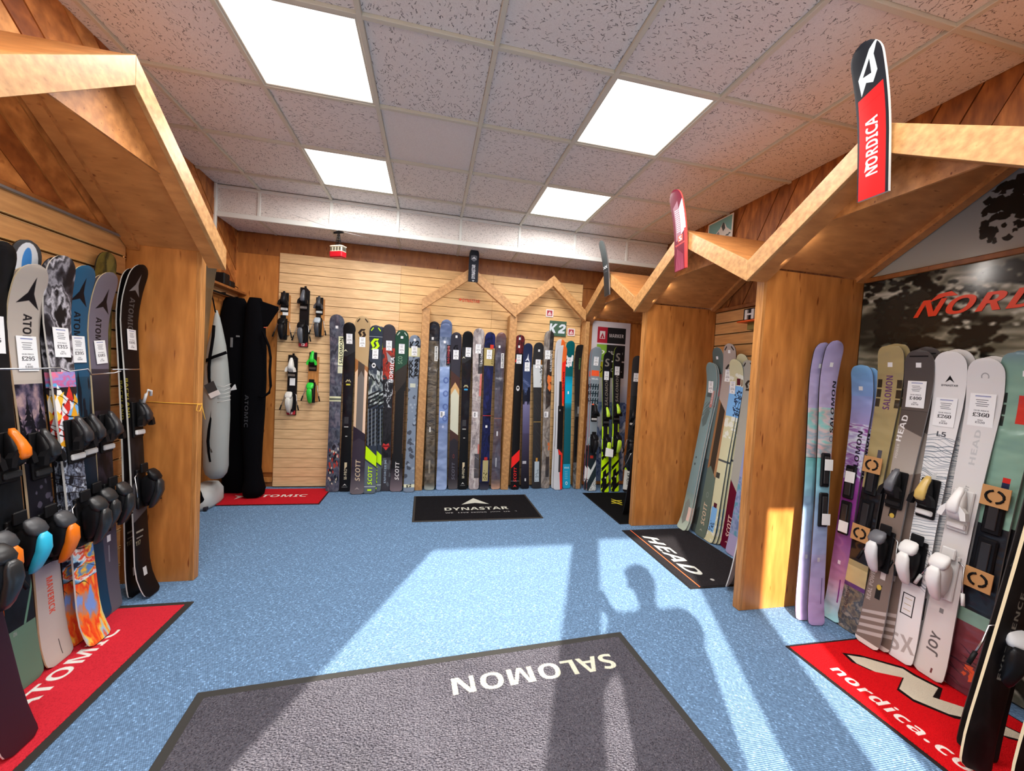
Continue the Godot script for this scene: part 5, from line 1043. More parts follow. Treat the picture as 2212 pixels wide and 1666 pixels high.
	ski("red-edged mate just behind the grey ski in front of the banner", Vector3(3.405, 0.004, -2.29), Vector3(3.44, 1.64, -2.452), Z, 0.124, "D1", {group = gD, edge = M.edge_red})
	var neon := ski("black and neon yellow ski in the corner bay, shorter one next to the grey ski", Vector3(3.569, 0.004, -2.207), Vector3(3.597, 1.596, -2.44), Z, 0.108, "D2", {group = gD, tag = 9, tag_s = 0.83, edge = M.edge_neon, bind = {acc = rgb(190, 230, 60), wing_acc = false, pad = rgb(60, 60, 60)}})
	ski("black and neon yellow ski in the corner bay, taller one next to the dark skis", Vector3(3.703, 0.004, -2.228), Vector3(3.729, 1.673, -2.44), Z, 0.108, "D3", {group = gD, tag = 9, tag_s = 0.83, edge = M.edge_neon, bind = {acc = rgb(190, 230, 60), pad = rgb(60, 60, 60)}})
	var pc := mk(); prism(pc, [Vector2(-0.045, -0.04), Vector2(0.05, -0.05), Vector2(0.055, 0.035), Vector2(-0.035, 0.055)], 0.002, Transform3D(Basis(), Vector3(-0.01, 0.45, 0.118))); obj("price_card", pc, M.paper, neon)
	ski("dark ski with a pale lettered tail, leaning across the shaded corner by the divider panel", Vector3(3.85, 0.004, -2.2), Vector3(4.0, 1.575, -2.43), Vector3(-0.45, 0, 0.9), 0.115, "D4", {group = gD, tag = 9, tag_s = 0.84, edge = M.edge_pale, bind = {}})
	ski("black ski standing edge-on upon the black mat, half behind the divider panel", Vector3(3.47, 0.012, -1.50), Vector3(3.52, 1.62, -1.325), Vector3(-0.35, 0, -1), 0.115, "BLK", {group = gD, edge = M.edge_dark, bind = {}})
	ski("dark ski with an orange edge leaning in the shaded corner behind the dark pale-tailed ski", Vector3(3.90, 0.004, -2.28), Vector3(4.03, 1.55, -2.45), Vector3(-0.3, 0, 1), 0.11, "BLK", {group = gD, edge = M.edge_orange})
	# bay with the pale green and cream skis
	var gE := "skis leaning in the bay between the two divider panels"
	ski("sage green ski with grey hexagons, shorter front one next to the divider panel", Vector3(3.83, 0.004, -1.15), Vector3(4.02, 1.48, -1.115), nr, 0.128, "E1", {group = gE, tag = 9, tag_s = 0.86, edge = M.edge_white, tail = 0.03, tip = 0.07})
	ski("cream-edged mate directly behind the shorter sage green ski", Vector3(3.848, 0.004, -1.145), Vector3(4.035, 1.475, -1.108), nr, 0.128, "E1", {group = gE, edge = M.edge_white, tail = 0.02, tip = 0.07})
	ski("darker grey green ski, taller one behind the sage green pair", Vector3(3.91, 0.004, -1.085), Vector3(4.04, 1.615, -1.085), nr, 0.128, "E1b", {group = gE, edge = M.edge_white, tip = 0.06})
	ski("taupe ski with brown and black wood stripes and a green grey tail", Vector3(3.885, 0.004, -0.995), Vector3(4.03, 1.64, -0.945), nr, 0.14, "E2", {group = gE, tag = 9, tag_s = 0.84})
	ski("cream ski with a bright blue label, frontmost of its stack", Vector3(3.895, 0.004, -0.905), Vector3(4.01, 1.507, -0.842), nr, 0.128, "E3", {group = gE, tag = 9, tag_s = 0.85, tag_x = -0.02, edge = M.edge_teal, tail = 0.02, tip = 0.06})
	for k in 2: ski(["second cream ski in the stack, right behind the front one", "third cream ski in the stack, furthest back against the slat wall"][k], Vector3(3.92 + 0.022 * k, 0.004, -0.89 + 0.012 * k), Vector3(4.01 + 0.02 * k, 1.50 + 0.05 * k, -0.826 + 0.03 * k), nr, 0.128, "E3", {group = gE, edge = M.edge_teal, tail = 0.02, tip = 0.06})
	ski("burgundy-tailed ski half hidden behind the divider panel with the mural", Vector3(3.94, 0.004, -0.765), Vector3(4.01, 1.5, -0.715), nr, 0.13, "E4", {group = gE, edge = M.edge_white})
	ski("lavender and teal tailed ski almost hidden behind the divider panel edge", Vector3(3.90, 0.004, -0.66), Vector3(4.0, 1.5, -0.6), nr, 0.13, "E5", {group = gE})
	ski("black ski with a white edge behind the divider panel, over the orange-lined mat", Vector3(3.52, 0.012, -0.245), Vector3(3.62, 1.60, -0.09), Vector3(-0.5, 0, -0.87), 0.115, "BLK", {group = gE, edge = M.edge_white})
	# mural bay
	var gF := "skis leaning against the mural"
	ski("lavender ski fading to mint, front one of the pair leaning on the divider panel", Vector3(3.728, 0.004, 0.135), Vector3(3.80, 1.585, 0.03), Vector3(-0.1, 0, 1), 0.112, "F1", {group = gF, edge = M.edge_dark, wrap = true, plates = "paper", tip = 0.045})
	ski("lavender ski fading to mint, rear one of the pair leaning on the divider panel", Vector3(3.70, 0.004, 0.085), Vector3(3.765, 1.575, 0.0), Vector3(-0.1, 0, 1), 0.112, "F1", {group = gF, edge = M.edge_dark, wrap = true, tip = 0.035})
	ski("sky blue tipped ski with purple marble swirls and a purple middle", Vector3(3.885, 0.004, 0.115), Vector3(4.02, 1.456, 0.085), nr, 0.115, "F2", {group = gF, edge = M.edge_steel, wrap = true, plates = "paper", blunt = 2.8, tail = 0.02})
	ski("mate just behind the sky blue and purple swirled ski", Vector3(3.92, 0.004, 0.135), Vector3(4.04, 1.445, 0.108), nr, 0.115, "F2", {group = gF, edge = M.edge_dark, wrap = true, blunt = 2.8})
	ski("gold ski with dark brown square marks and two cardboard squares", Vector3(3.88, 0.004, 0.20), Vector3(4.02, 1.56, 0.222), nr, 0.122, "F3", {group = gF, edge = M.edge_steel, wrap = true, plates = "card", blunt = 3.2})
	ski("mate just behind the gold ski with dark square marks", Vector3(3.915, 0.004, 0.215), Vector3(4.04, 1.57, 0.236), nr, 0.122, "F3", {group = gF, edge = M.edge_dark, wrap = true, blunt = 3.2})
	ski("taupe brown ski with a £400 tag and diagonal pale stripes at its tail", Vector3(3.835, 0.012, 0.332), Vector3(4.01, 1.53, 0.356), nr, 0.122, "F4", {group = gF, edge = M.edge_steel, tag = 5, tag_s = 0.855, tag_w = 0.077, bind = {acc = rgb(90, 92, 98), pad = rgb(30, 30, 32), lever = rgb(214, 216, 218), cup = rgb(96, 98, 104)}})
	ski("mate just behind the taupe brown ski with the £400 tag", Vector3(3.875, 0.012, 0.352), Vector3(4.035, 1.545, 0.37), nr, 0.122, "F4", {group = gF, edge = M.edge_steel})
	ski("white ski with grey wave lines and a black chevron, gold and black bindings", Vector3(3.885, 0.012, 0.44), Vector3(4.015, 1.519, 0.472), nr, 0.122, "F5", {group = gF, edge = M.edge_steel, tag = 6, tag_s = 0.81, tag_w = 0.079, bind = {acc = rgb(202, 172, 96), pad = rgb(226, 226, 224), lever = rgb(226, 226, 224), cup = rgb(226, 226, 224), wing_acc = false}})
	ski("mate just behind the white wave-lined ski with gold bindings", Vector3(3.925, 0.012, 0.462), Vector3(4.04, 1.53, 0.486), nr, 0.122, "F5", {group = gF, edge = M.edge_steel})
	ski("plain pale white ski with all-white bindings and a £360 tag", Vector3(3.90, 0.012, 0.545), Vector3(4.015, 1.485, 0.596), nr, 0.122, "F6", {group = gF, edge = M.edge_steel, tag = 7, tag_s = 0.845, tag_w = 0.084, bind = {main = rgb(226, 226, 225), acc = rgb(236, 236, 235), pad = rgb(222, 220, 219), base = rgb(214, 214, 213), lever = rgb(232, 232, 231), cup = rgb(228, 228, 227), foot = rgb(216, 216, 214)}})
	ski("mate just behind the plain pale white ski with white bindings", Vector3(3.945, 0.012, 0.56), Vector3(4.04, 1.495, 0.608), nr, 0.122, "F6", {group = gF, edge = M.edge_steel})
	ski("sage mint ski with a red label, wrapped, mauve tail", Vector3(3.94, 0.012, 0.63), Vector3(4.02, 1.51, 0.70), nr, 0.125, "F7", {group = gF, edge = M.edge_steel, wrap = true, plates = "card", blunt = 3.2})
	ski("mate just behind the sage mint ski with the red label", Vector3(3.975, 0.012, 0.64), Vector3(4.045, 1.52, 0.712), nr, 0.125, "F7", {group = gF, edge = M.edge_dark, wrap = true, blunt = 3.2})
	ski("black ski with chrome and white bindings behind the cream-edged black ski", Vector3(3.585, 0.012, 0.865), Vector3(3.985, 1.62, 0.86), Vector3(-0.8, 0, 0.75), 0.115, "BLK", {group = gF, edge = M.edge_dark, bind = {acc = rgb(150, 152, 156), lever = rgb(24, 24, 27), cup = rgb(206, 210, 214)}, toe_s = 0.45, heel_s = 0.24})
	ski("black ski seen from its cream edge, leaning over the red mat with the white mark", Vector3(3.50, 0.012, 0.90), Vector3(3.955, 1.66, 0.885), Vector3(-0.3, 0, 1), 0.115, "BLK", {group = gF, edge = M.edge_pale, th = 0.014})
	ski("black cream-edged ski nearest the viewer at the photo's lower corner", Vector3(3.52, 0.012, 1.01), Vector3(3.955, 1.62, 0.99), Vector3(-0.3, 0, 1), 0.115, "BLK", {group = gF, edge = M.edge_pale, th = 0.014, bind = {acc = rgb(200, 202, 206), lever = rgb(206, 208, 212)}, toe_s = 0.44, heel_s = 0.26})
	# left rack on the red mat
	var gL := "skis on the rack with the red doormat"
	var shift := {acc = rgb(40, 42, 46), pad = rgb(214, 214, 212), lever = rgb(36, 38, 40), cup = rgb(34, 36, 38)}
	var orange_ := {acc = rgb(236, 120, 24), pad = rgb(40, 42, 44), lever = rgb(52, 190, 226), cup = rgb(60, 62, 66)}
	var orange2 := {acc = rgb(34, 36, 38), pad = rgb(40, 42, 44), lever = rgb(236, 120, 24), cup = rgb(60, 62, 66)}
	ski("dark ski tail nearest the viewer at the near end of the red doormat", Vector3(0.31, mat_h, 0.345), Vector3(-0.03, 1.72, 0.33), nl, 0.125, "L0", {group = gL, edge = M.edge_white, tail = 0.02, bind = shift})
	ski("black ski between the nearest dark tail and the green-tailed black ski", Vector3(0.10, mat_h, 0.165), Vector3(-0.04, 1.66, 0.175), nl, 0.125, "BLK", {group = gL, edge = M.edge_orange, bind = orange2})
	ski("black ski with a green grey tail block and an orange toe binding", Vector3(0.10, mat_h, 0.055), Vector3(-0.04, 1.68, 0.065), nl, 0.128, "L1", {group = gL, edge = M.edge_orange, tag = 8, tag_s = 0.80, tag_w = 0.079, bind = orange_, toe_s = 0.54, tip = 0.07})
	ski("mate with an orange edge just behind the green-tailed black ski", Vector3(0.062, mat_h, 0.04), Vector3(-0.058, 1.67, 0.05), nl, 0.128, "L1", {group = gL, edge = M.edge_orange})
	ski("warm grey ski with a black arrow mark, dark forest print and orange heel lever", Vector3(0.10, mat_h, -0.066), Vector3(-0.038, 1.628, -0.056), nl, 0.132, "L2", {group = gL, edge = M.edge_pale, tag = 0, tag_s = 0.785, tag_w = 0.079, bind = orange2, tip = 0.07, tail = 0.02})
	ski("mate with a pale edge just behind the warm grey forest-print ski", Vector3(0.062, mat_h, -0.085), Vector3(-0.057, 1.62, -0.075), nl, 0.132, "L2", {group = gL, edge = M.edge_pale})
	ski("black and white marbled ski with a flame-coloured tail and painted mountains", Vector3(0.145, mat_h, -0.18), Vector3(-0.025, 1.695, -0.177), nl, 0.13, "L3", {group = gL, edge = M.edge_white, tag = 1, tag_s = 0.785, tag_w = 0.072, bind = shift, tip = 0.055, tail = 0.035})
	ski("mate just behind the marbled ski with the flame-coloured tail", Vector3(0.09, mat_h, -0.19), Vector3(-0.05, 1.69, -0.19), nl, 0.13, "L3", {group = gL, edge = M.edge_dark})
	ski("dark teal blue ski with a black arrow mark and a £395 tag", Vector3(0.066, mat_h, -0.335), Vector3(-0.04, 1.684, -0.288), nl, 0.126, "L4", {group = gL, edge = M.edge_pale, tag = 2, tag_s = 0.775, tag_w = 0.069, bind = shift, tip = 0.07})
	ski("mate with a cream edge just behind the dark teal blue ski", Vector3(0.03, mat_h, -0.35), Vector3(-0.058, 1.675, -0.303), nl, 0.126, "L4", {group = gL, edge = M.edge_pale})
	ski("mauve grey ski with a black arrow mark and a £485 tag", Vector3(0.062, mat_h, -0.41), Vector3(-0.04, 1.685, -0.424), nl, 0.122, "L5", {group = gL, edge = M.edge_pale, tag = 3, tag_s = 0.77, tag_tilt = 6.0, tag_w = 0.064, bind = shift, tip = 0.07})
	ski("mate with a pale edge just behind the mauve grey ski", Vector3(0.026, mat_h, -0.425), Vector3(-0.058, 1.675, -0.44), nl, 0.122, "L5", {group = gL, edge = M.edge_pale})
	ski("black ski with a grey arrow mark, last of the rack beside the divider panel", Vector3(0.112, 0.004, -0.556), Vector3(-0.045, 1.77, -0.625), nl, 0.128, "L6", {group = gL, edge = M.edge_white, tag = 4, tag_s = 0.775, tag_w = 0.062, bind = {acc = rgb(36, 38, 42), pad = rgb(226, 226, 224), lever = rgb(36, 38, 40), hook = rgb(222, 222, 220)}, tip = 0.08, tail = 0.045})
	ski("mate close behind the black ski with the grey arrow mark", Vector3(0.06, 0.004, -0.565), Vector3(-0.062, 1.75, -0.632), nl, 0.128, "L6", {group = gL, edge = M.edge_white})
	ski("dark ski with a white and blue oval on its tip, behind the warm grey ski", Vector3(-0.02, 0.004, -0.09), Vector3(-0.066, 1.735, -0.105), nl, 0.125, "LB", {group = gL, tip = 0.03})
	ski("olive brown patterned ski tip behind the mauve grey ski", Vector3(-0.02, 0.004, -0.47), Vector3(-0.066, 1.80, -0.50), nl, 0.125, "LO", {group = gL, tip = 0.03})
	ski("orange-tipped ski peeping out between the teal and mauve skis", Vector3(-0.02, 0.004, -0.35), Vector3(-0.066, 1.66, -0.365), nl, 0.12, "LR", {group = gL, tip = 0.03})
	# wooden-looking ski behind the left divider
	ski("old wood-coloured ski standing behind the left divider panel by the ski bags", Vector3(-0.075, 0.004, -1.25), Vector3(-0.145, 2.07, -1.58), Vector3(0.8, 0, 0.6), 0.12, "OLD", {group = "old skis by the bags", edge = M.edge_steel})
	# cut-off tips fixed to the gable peaks
	var gX := "cut ski tips on the gable peaks"
	ski("short dark ski tip with white vertical lettering on the peak of the narrow back gable", Vector3(1.966, 2.235, -2.30), Vector3(1.96, 2.565, -2.27), Z, 0.102, "X1", {name = "gable_ski_tip", cat = "ski tip", group = gX, cut = true, tip = 0.03, th = 0.012})
	ski("grey black ski tip with a double arrow mark on the peak of the corner gable", Vector3(3.271, 2.125, -1.80), Vector3(3.225, 2.665, -1.82), nr, 0.112, "X2", {name = "gable_ski_tip", cat = "ski tip", group = gX, cut = true, tip = 0.05, th = 0.014, edge = M.edge_steel})
	ski("burgundy and white ski tip on the peak of the middle gable", Vector3(3.271, 2.095, -0.625), Vector3(3.235, 2.645, -0.64), nr, 0.132, "X3", {name = "gable_ski_tip", cat = "ski tip", group = gX, cut = true, tip = 0.05, th = 0.014, edge = M.edge_red})
	ski("black and red ski tip with white lettering on the peak of the large gable", Vector3(3.271, 2.09, 0.594), Vector3(3.215, 2.665, 0.596), nr, 0.112, "X4", {name = "gable_ski_tip", cat = "ski tip", group = gX, cut = true, tip = 0.055, th = 0.014, edge = M.edge_white})

# ------------------------------------------------------------------ mats
func mat_thing(called: String, label: String, at: Vector3, read: Vector3, up: Vector3, w: float, h: float, border: float, edge_c: Color, cv: Cv, lift := 0.0):
	var o := thing(called, label, "doormat", Transform3D(Basis(read, up, Vector3(0, 1, 0)), at), "logo doormats on the carpet")
	var st := mk(); bx(st, Vector3(0, 0, 0.003), Vector3(w, h, 0.006), 0.0025); obj("rubber_edge", st, pm(edge_c, 0.7), o)
	var p := mk(); var a := w / 2 - border; var b := h / 2 - border
	prism(p, [Vector2(-a, -b), Vector2(a, -b), Vector2(a, b), Vector2(-a, b)], 0.0035, Transform3D(Basis(), Vector3(0, 0, 0.0055)), 0.0015)
	var m := mat(Color(1, 1, 1), 0.95, 0.0, 0.2); m.albedo_texture = cv.tex(); m.normal_enabled = true; m.normal_texture = M.pile_n; m.normal_scale = 0.8
	obj("pile", p, m, o)
func mats():
	var c := Cv.new(self, 900, 560, rgb(84, 82, 90))
	c.marble(7, 0.01, 0, 1, [Color(0.315, 0.31, 0.345, 1), Color(0.345, 0.34, 0.375, 1)], 1.0); c.speckle(3, 40000, 0, 1, rgb(104, 102, 110), 2); c.speckle(4, 36000, 0, 1, rgb(60, 58, 66), 2)
	c.text("SALOMON", 0.27, 0.868, 376, 46, 0, rgb(226, 226, 204))
	var rd := Vector3(-1.846, 0, 0.119).normalized(); var up := Vector3(0.119, 0, 1.846).normalized()
	mat_thing("doormat", "large charcoal doormat with upside-down white lettering in the sunlit foreground", Vector3(2.591, 0, 0.062) + rd * 0.925 + up * 0.575, rd, up, 1.85, 1.15, 0.035, rgb(44, 44, 42), c)
	c = Cv.new(self, 512, 304, rgb(24, 23, 26)); c.speckle(5, 9000, 0, 1, rgb(34, 33, 36), 2)
	c.shape([0, -0.5, 0.62, 0.5, 0.0, 0.28, -0.62, 0.5], 0.505, 0.275, 100, 88, 0, rgb(206, 208, 196)); c.text("DYNASTAR", 0.505, 0.60, 276, 36, 0, rgb(206, 208, 196))
	var words := [["WE", 0.27, 32], ["LIVE", 0.385, 44], ["SKIING", 0.51, 66], ["JOIN", 0.645, 44], ["US", 0.745, 26]]
	for w in words: c.text(w[0], w[1], 0.755, w[2], 11, 0, rgb(170, 170, 170))
	c.rect(0.815, 0.735, 0.83, 0.742, rgb(180, 180, 180)); c.rect(0.827, 0.735, 0.83, 0.765, rgb(180, 180, 180))
	mat_thing("doormat", "black doormat with a white chevron and lettering in front of the narrow gables", Vector3(2.052, 0, -1.81), Vector3(0.9999, 0, -0.012), Vector3(-0.012, 0, -0.9999), 1.16, 0.665, 0.02, rgb(46, 42, 38), c)
	c = Cv.new(self, 512, 340, rgb(40, 38, 41)); c.speckle(6, 9000, 0, 1, rgb(54, 52, 56), 2)
	c.rect(0, 0.885, 1, 0.9, rgb(236, 112, 66)); c.text("HEAD", 0.505, 0.735, 345, 64, 0, rgb(226, 230, 222), false, 0.5); c.disc(0.925, 0.64, 8, 8, rgb(190, 190, 186))
	mat_thing("doormat", "black doormat with an orange line and white lettering by the pale skis", Vector3(3.545, 0, -0.715), Vector3(0, 0, 1), Vector3(1, 0, 0), 0.905, 0.61, 0.012, rgb(30, 29, 30), c)
	c = Cv.new(self, 384, 256, rgb(15, 15, 17)); volkl(c, 0.36, 0.52, 54, rgb(226, 214, 60), 28); c.poly([0.56, 0.42, 0.64, 0.34, 0.7, 0.42, 0.66, 0.42], rgb(220, 222, 216)); c.poly([0.66, 0.22, 0.72, 0.2, 0.74, 0.3, 0.7, 0.28], rgb(190, 190, 190))
	mat_thing("doormat", "black doormat with a yellow double arrow mark in the corner bay", Vector3(3.555, 0, -1.74), Vector3(0, 0, 1), Vector3(1, 0, 0), 0.88, 0.53, 0.012, rgb(22, 22, 23), c)
	c = Cv.new(self, 640, 426, rgb(206, 16, 24)); c.speckle(8, 14000, 0, 1, rgb(184, 12, 20), 2)
	var n := [0.103, 0.577, 0.136, 0.455, 0.235, 0.262, 0.286, 0.262, 0.37, 0.22, 0.41, 0.38, 0.49, 0.24, 0.70, 0.10, 0.62, 0.30, 0.525, 0.38, 0.5, 0.455, 0.406, 0.56, 0.343, 0.552, 0.288, 0.376, 0.232, 0.545, 0.166, 0.603]
	var big := []
	for i in range(0, n.size(), 2):
		var d := (Vector2(n[i], n[i + 1]) - Vector2(0.32, 0.42)).normalized() * 0.022; big.append(n[i] + d.x); big.append(n[i + 1] + d.y * 1.5)
	c.poly(big, rgb(22, 14, 14))
	c.poly(n, rgb(206, 196, 176))
	c.text("nordica.com", 0.50, 0.845, 415, 50, 0, rgb(236, 226, 220))
	mat_thing("doormat", "red doormat with a cream angular mark and lettering under the mural skis", Vector3(3.69, 0, 0.72), Vector3(0, 0, 1), Vector3(1, 0, 0), 0.9, 0.6, 0.014, rgb(34, 24, 24), c)
	c = Cv.new(self, 512, 214, rgb(206, 44, 58)); c.speckle(9, 9000, 0, 1, rgb(190, 38, 52), 2)
	c.text("ATOMIC", 0.654, 0.547, 200, 34, 0, rgb(232, 232, 226), false, 0.0); c.shape(L_ATOMIC, 0.375, 0.56, 50, 60, 60, rgb(232, 232, 226))
	mat_thing("doormat", "long red doormat with white lettering under the ski rack on the photo's near corner", Vector3(0.157, 0, 0.15), Vector3(0, 0, -1), Vector3(-1, 0, 0), 1.22, 0.49, 0.03, rgb(36, 32, 28), c)
	c = Cv.new(self, 512, 256, rgb(196, 30, 42)); c.speckle(10, 9000, 0, 1, rgb(180, 26, 38), 2)
	c.text("ATOMIC", 0.56, 0.49, 270, 40, 0, rgb(226, 220, 214)); c.shape(L_ATOMIC, 0.21, 0.5, 60, 70, 60, rgb(206, 196, 190))
	mat_thing("doormat", "red doormat with white lettering under the ski bags by the back wall", Vector3(0.165, 0, -2.185), Vector3(1, 0, 0), Vector3(0, 0, -1), 0.93, 0.47, 0.012, rgb(60, 18, 22), c)

# ------------------------------------------------------------------ bindings shown on the slat wall
func wall_bindings():
	var wb := func(label: String, x: float, y0: float, y1: float, w: float, black: bool, toe_y: float, heel_y: float, c: Dictionary):
		var o := thing("binding_display", label, "ski binding", Transform3D(Basis(), Vector3(x, y0, -2.474)), "demonstration bindings on the slat wall")
		var h := y1 - y0
		var st := mk()
		if black: prism(st, [Vector2(-w / 2 + 0.012, 0), Vector2(w / 2, 0), Vector2(w / 2, h - 0.03), Vector2(w / 2 - 0.03, h), Vector2(-w / 2, h), Vector2(-w / 2, 0.015)], 0.022, Transform3D(), 0.002)
		else: bx(st, Vector3(0, h / 2, 0.01), Vector3(w, h, 0.02), 0.002)
		obj("mount_board", st, pm(rgb(22, 20, 22), 0.4) if black else M.pine, o)
		if black:
			var e := mk(); bx(e, Vector3(0, 0.025, 0.024), Vector3(w * 0.94, 0.04, 0.003), 0.001); var ed := obj("end_label", e, pm(rgb(176, 30, 44), 0.5), o)
			var e2 := mk(); prism(e2, [Vector2(-0.014, 0.01), Vector2(0.014, 0.01), Vector2(0.014, 0.042), Vector2(-0.014, 0.042)], 0.001, Transform3D(Basis(), Vector3(0.0, 0, 0.0255))); obj("label_square", e2, pm(rgb(226, 220, 220), 0.5), ed)
			var e3 := mk(); prism(e3, [Vector2(-0.01, 0.014), Vector2(0.004, 0.014), Vector2(0.008, 0.026), Vector2(0.0, 0.034)], 0.0012, Transform3D(Basis(), Vector3(0.0, 0, 0.0262))); obj("label_mark", e3, pm(rgb(120, 26, 36), 0.5), ed)
			var t := lettering("MARKER", 0.06, 0.011, 0.001, Transform3D(Basis(), Vector3(0, h - 0.045, 0.0225))); obj("printed_name", t, pm(rgb(216, 216, 216), 0.5), o)
			var pg := mk(); bx(pg, Vector3(0, h + 0.008, 0.004), Vector3(0.02, 0.02, 0.006), 0.002); obj("hang_tab", pg, M.black, o)
		if c.has("note"):
			var n := mk(); bx(n, Vector3(0.004, c.note - y0, 0.0235), Vector3(0.05, c.get("note_h", 0.035), 0.002), 0.0005); obj("price_note", n, M.paper, o)
		binding(o, Vector3(-0.004, toe_y - y0, 0.02), Vector3(-0.006, heel_y - y0, 0.02), c)
	wb.call("black ski binding on an orange wood board, beside the bare ply panel", 0.122, 1.555, 1.955, 0.086, false, 1.90, 1.625, {pad = rgb(214, 216, 216), note = 1.77})
	wb.call("black ski binding on a long black board with a red end, upper row", 0.298, 1.448, 2.045, 0.086, true, 1.93, 1.60, {pad = rgb(120, 116, 112), acc = rgb(92, 98, 106)})
	wb.call("black and silver ski binding on a short wood board, upper row", 0.444, 1.575, 1.945, 0.082, false, 1.89, 1.665, {pad = rgb(210, 220, 220), acc = rgb(60, 64, 70), cup = rgb(178, 192, 202), wing_acc = true, k = 0.92})
	wb.call("white ski binding on a long black board with a red end, lower row", 0.208, 0.752, 1.36, 0.086, true, 1.245, 0.90, {main = rgb(214, 214, 206), acc = rgb(226, 226, 220), cup = rgb(220, 220, 214), lever = rgb(214, 214, 206), pad = rgb(120, 112, 104), note = 1.09, note_h = 0.075, wing_acc = true})
	wb.call("green and black ski binding on a wood board, lower row", 0.402, 0.898, 1.355, 0.098, false, 1.325, 1.0, {acc = rgb(40, 200, 56), cup = rgb(44, 206, 60), wing_acc = true, pad = rgb(84, 70, 62), note = 1.235, lever = rgb(44, 196, 58)})

func lettering(s: String, w: float, h: float, dep: float, xf: Transform3D, shear := 0.0, serif := false) -> SurfaceTool:   # raised letters fitted to w x h, front face at z = dep
	var t := glyph_tris(s, serif)
	var st := mk()
	for i in range(0, t.size(), 3):
		var p := []
		for k in 3: p.append(Vector2(t[i + k].x * w + shear * t[i + k].y * h, t[i + k].y * h))
		if (p[1] - p[0]).cross(p[2] - p[0]) < 0: var q = p[1]; p[1] = p[2]; p[2] = q
		if absf((p[1] - p[0]).cross(p[2] - p[0])) < 1e-10: continue
		tri(st, xf * Vector3(p[0].x, p[0].y, dep), xf * Vector3(p[1].x, p[1].y, dep), xf * Vector3(p[2].x, p[2].y, dep))
		for k in 3:
			var a: Vector2 = p[k]; var b: Vector2 = p[(k + 1) % 3]
			quad(st, xf * Vector3(a.x, a.y, 0), xf * Vector3(b.x, b.y, 0), xf * Vector3(b.x, b.y, dep), xf * Vector3(a.x, a.y, dep))
	return st
func sheet(called: String, label: String, cat: String, xf: Transform3D, w: float, h: float, dep: float, cv: Cv, rough := 0.5, group := "") -> MeshInstance3D:   # flat printed board, lower left corner at the origin
	var st := mk(); prism(st, [Vector2(0, 0), Vector2(w, 0), Vector2(w, h), Vector2(0, h)], dep, Transform3D())
	var m := mat(Color(1, 1, 1), rough); m.albedo_texture = cv.tex()
	var o := obj(called, st, m); o.transform = xf; tag(o, label, cat, group)
	return o

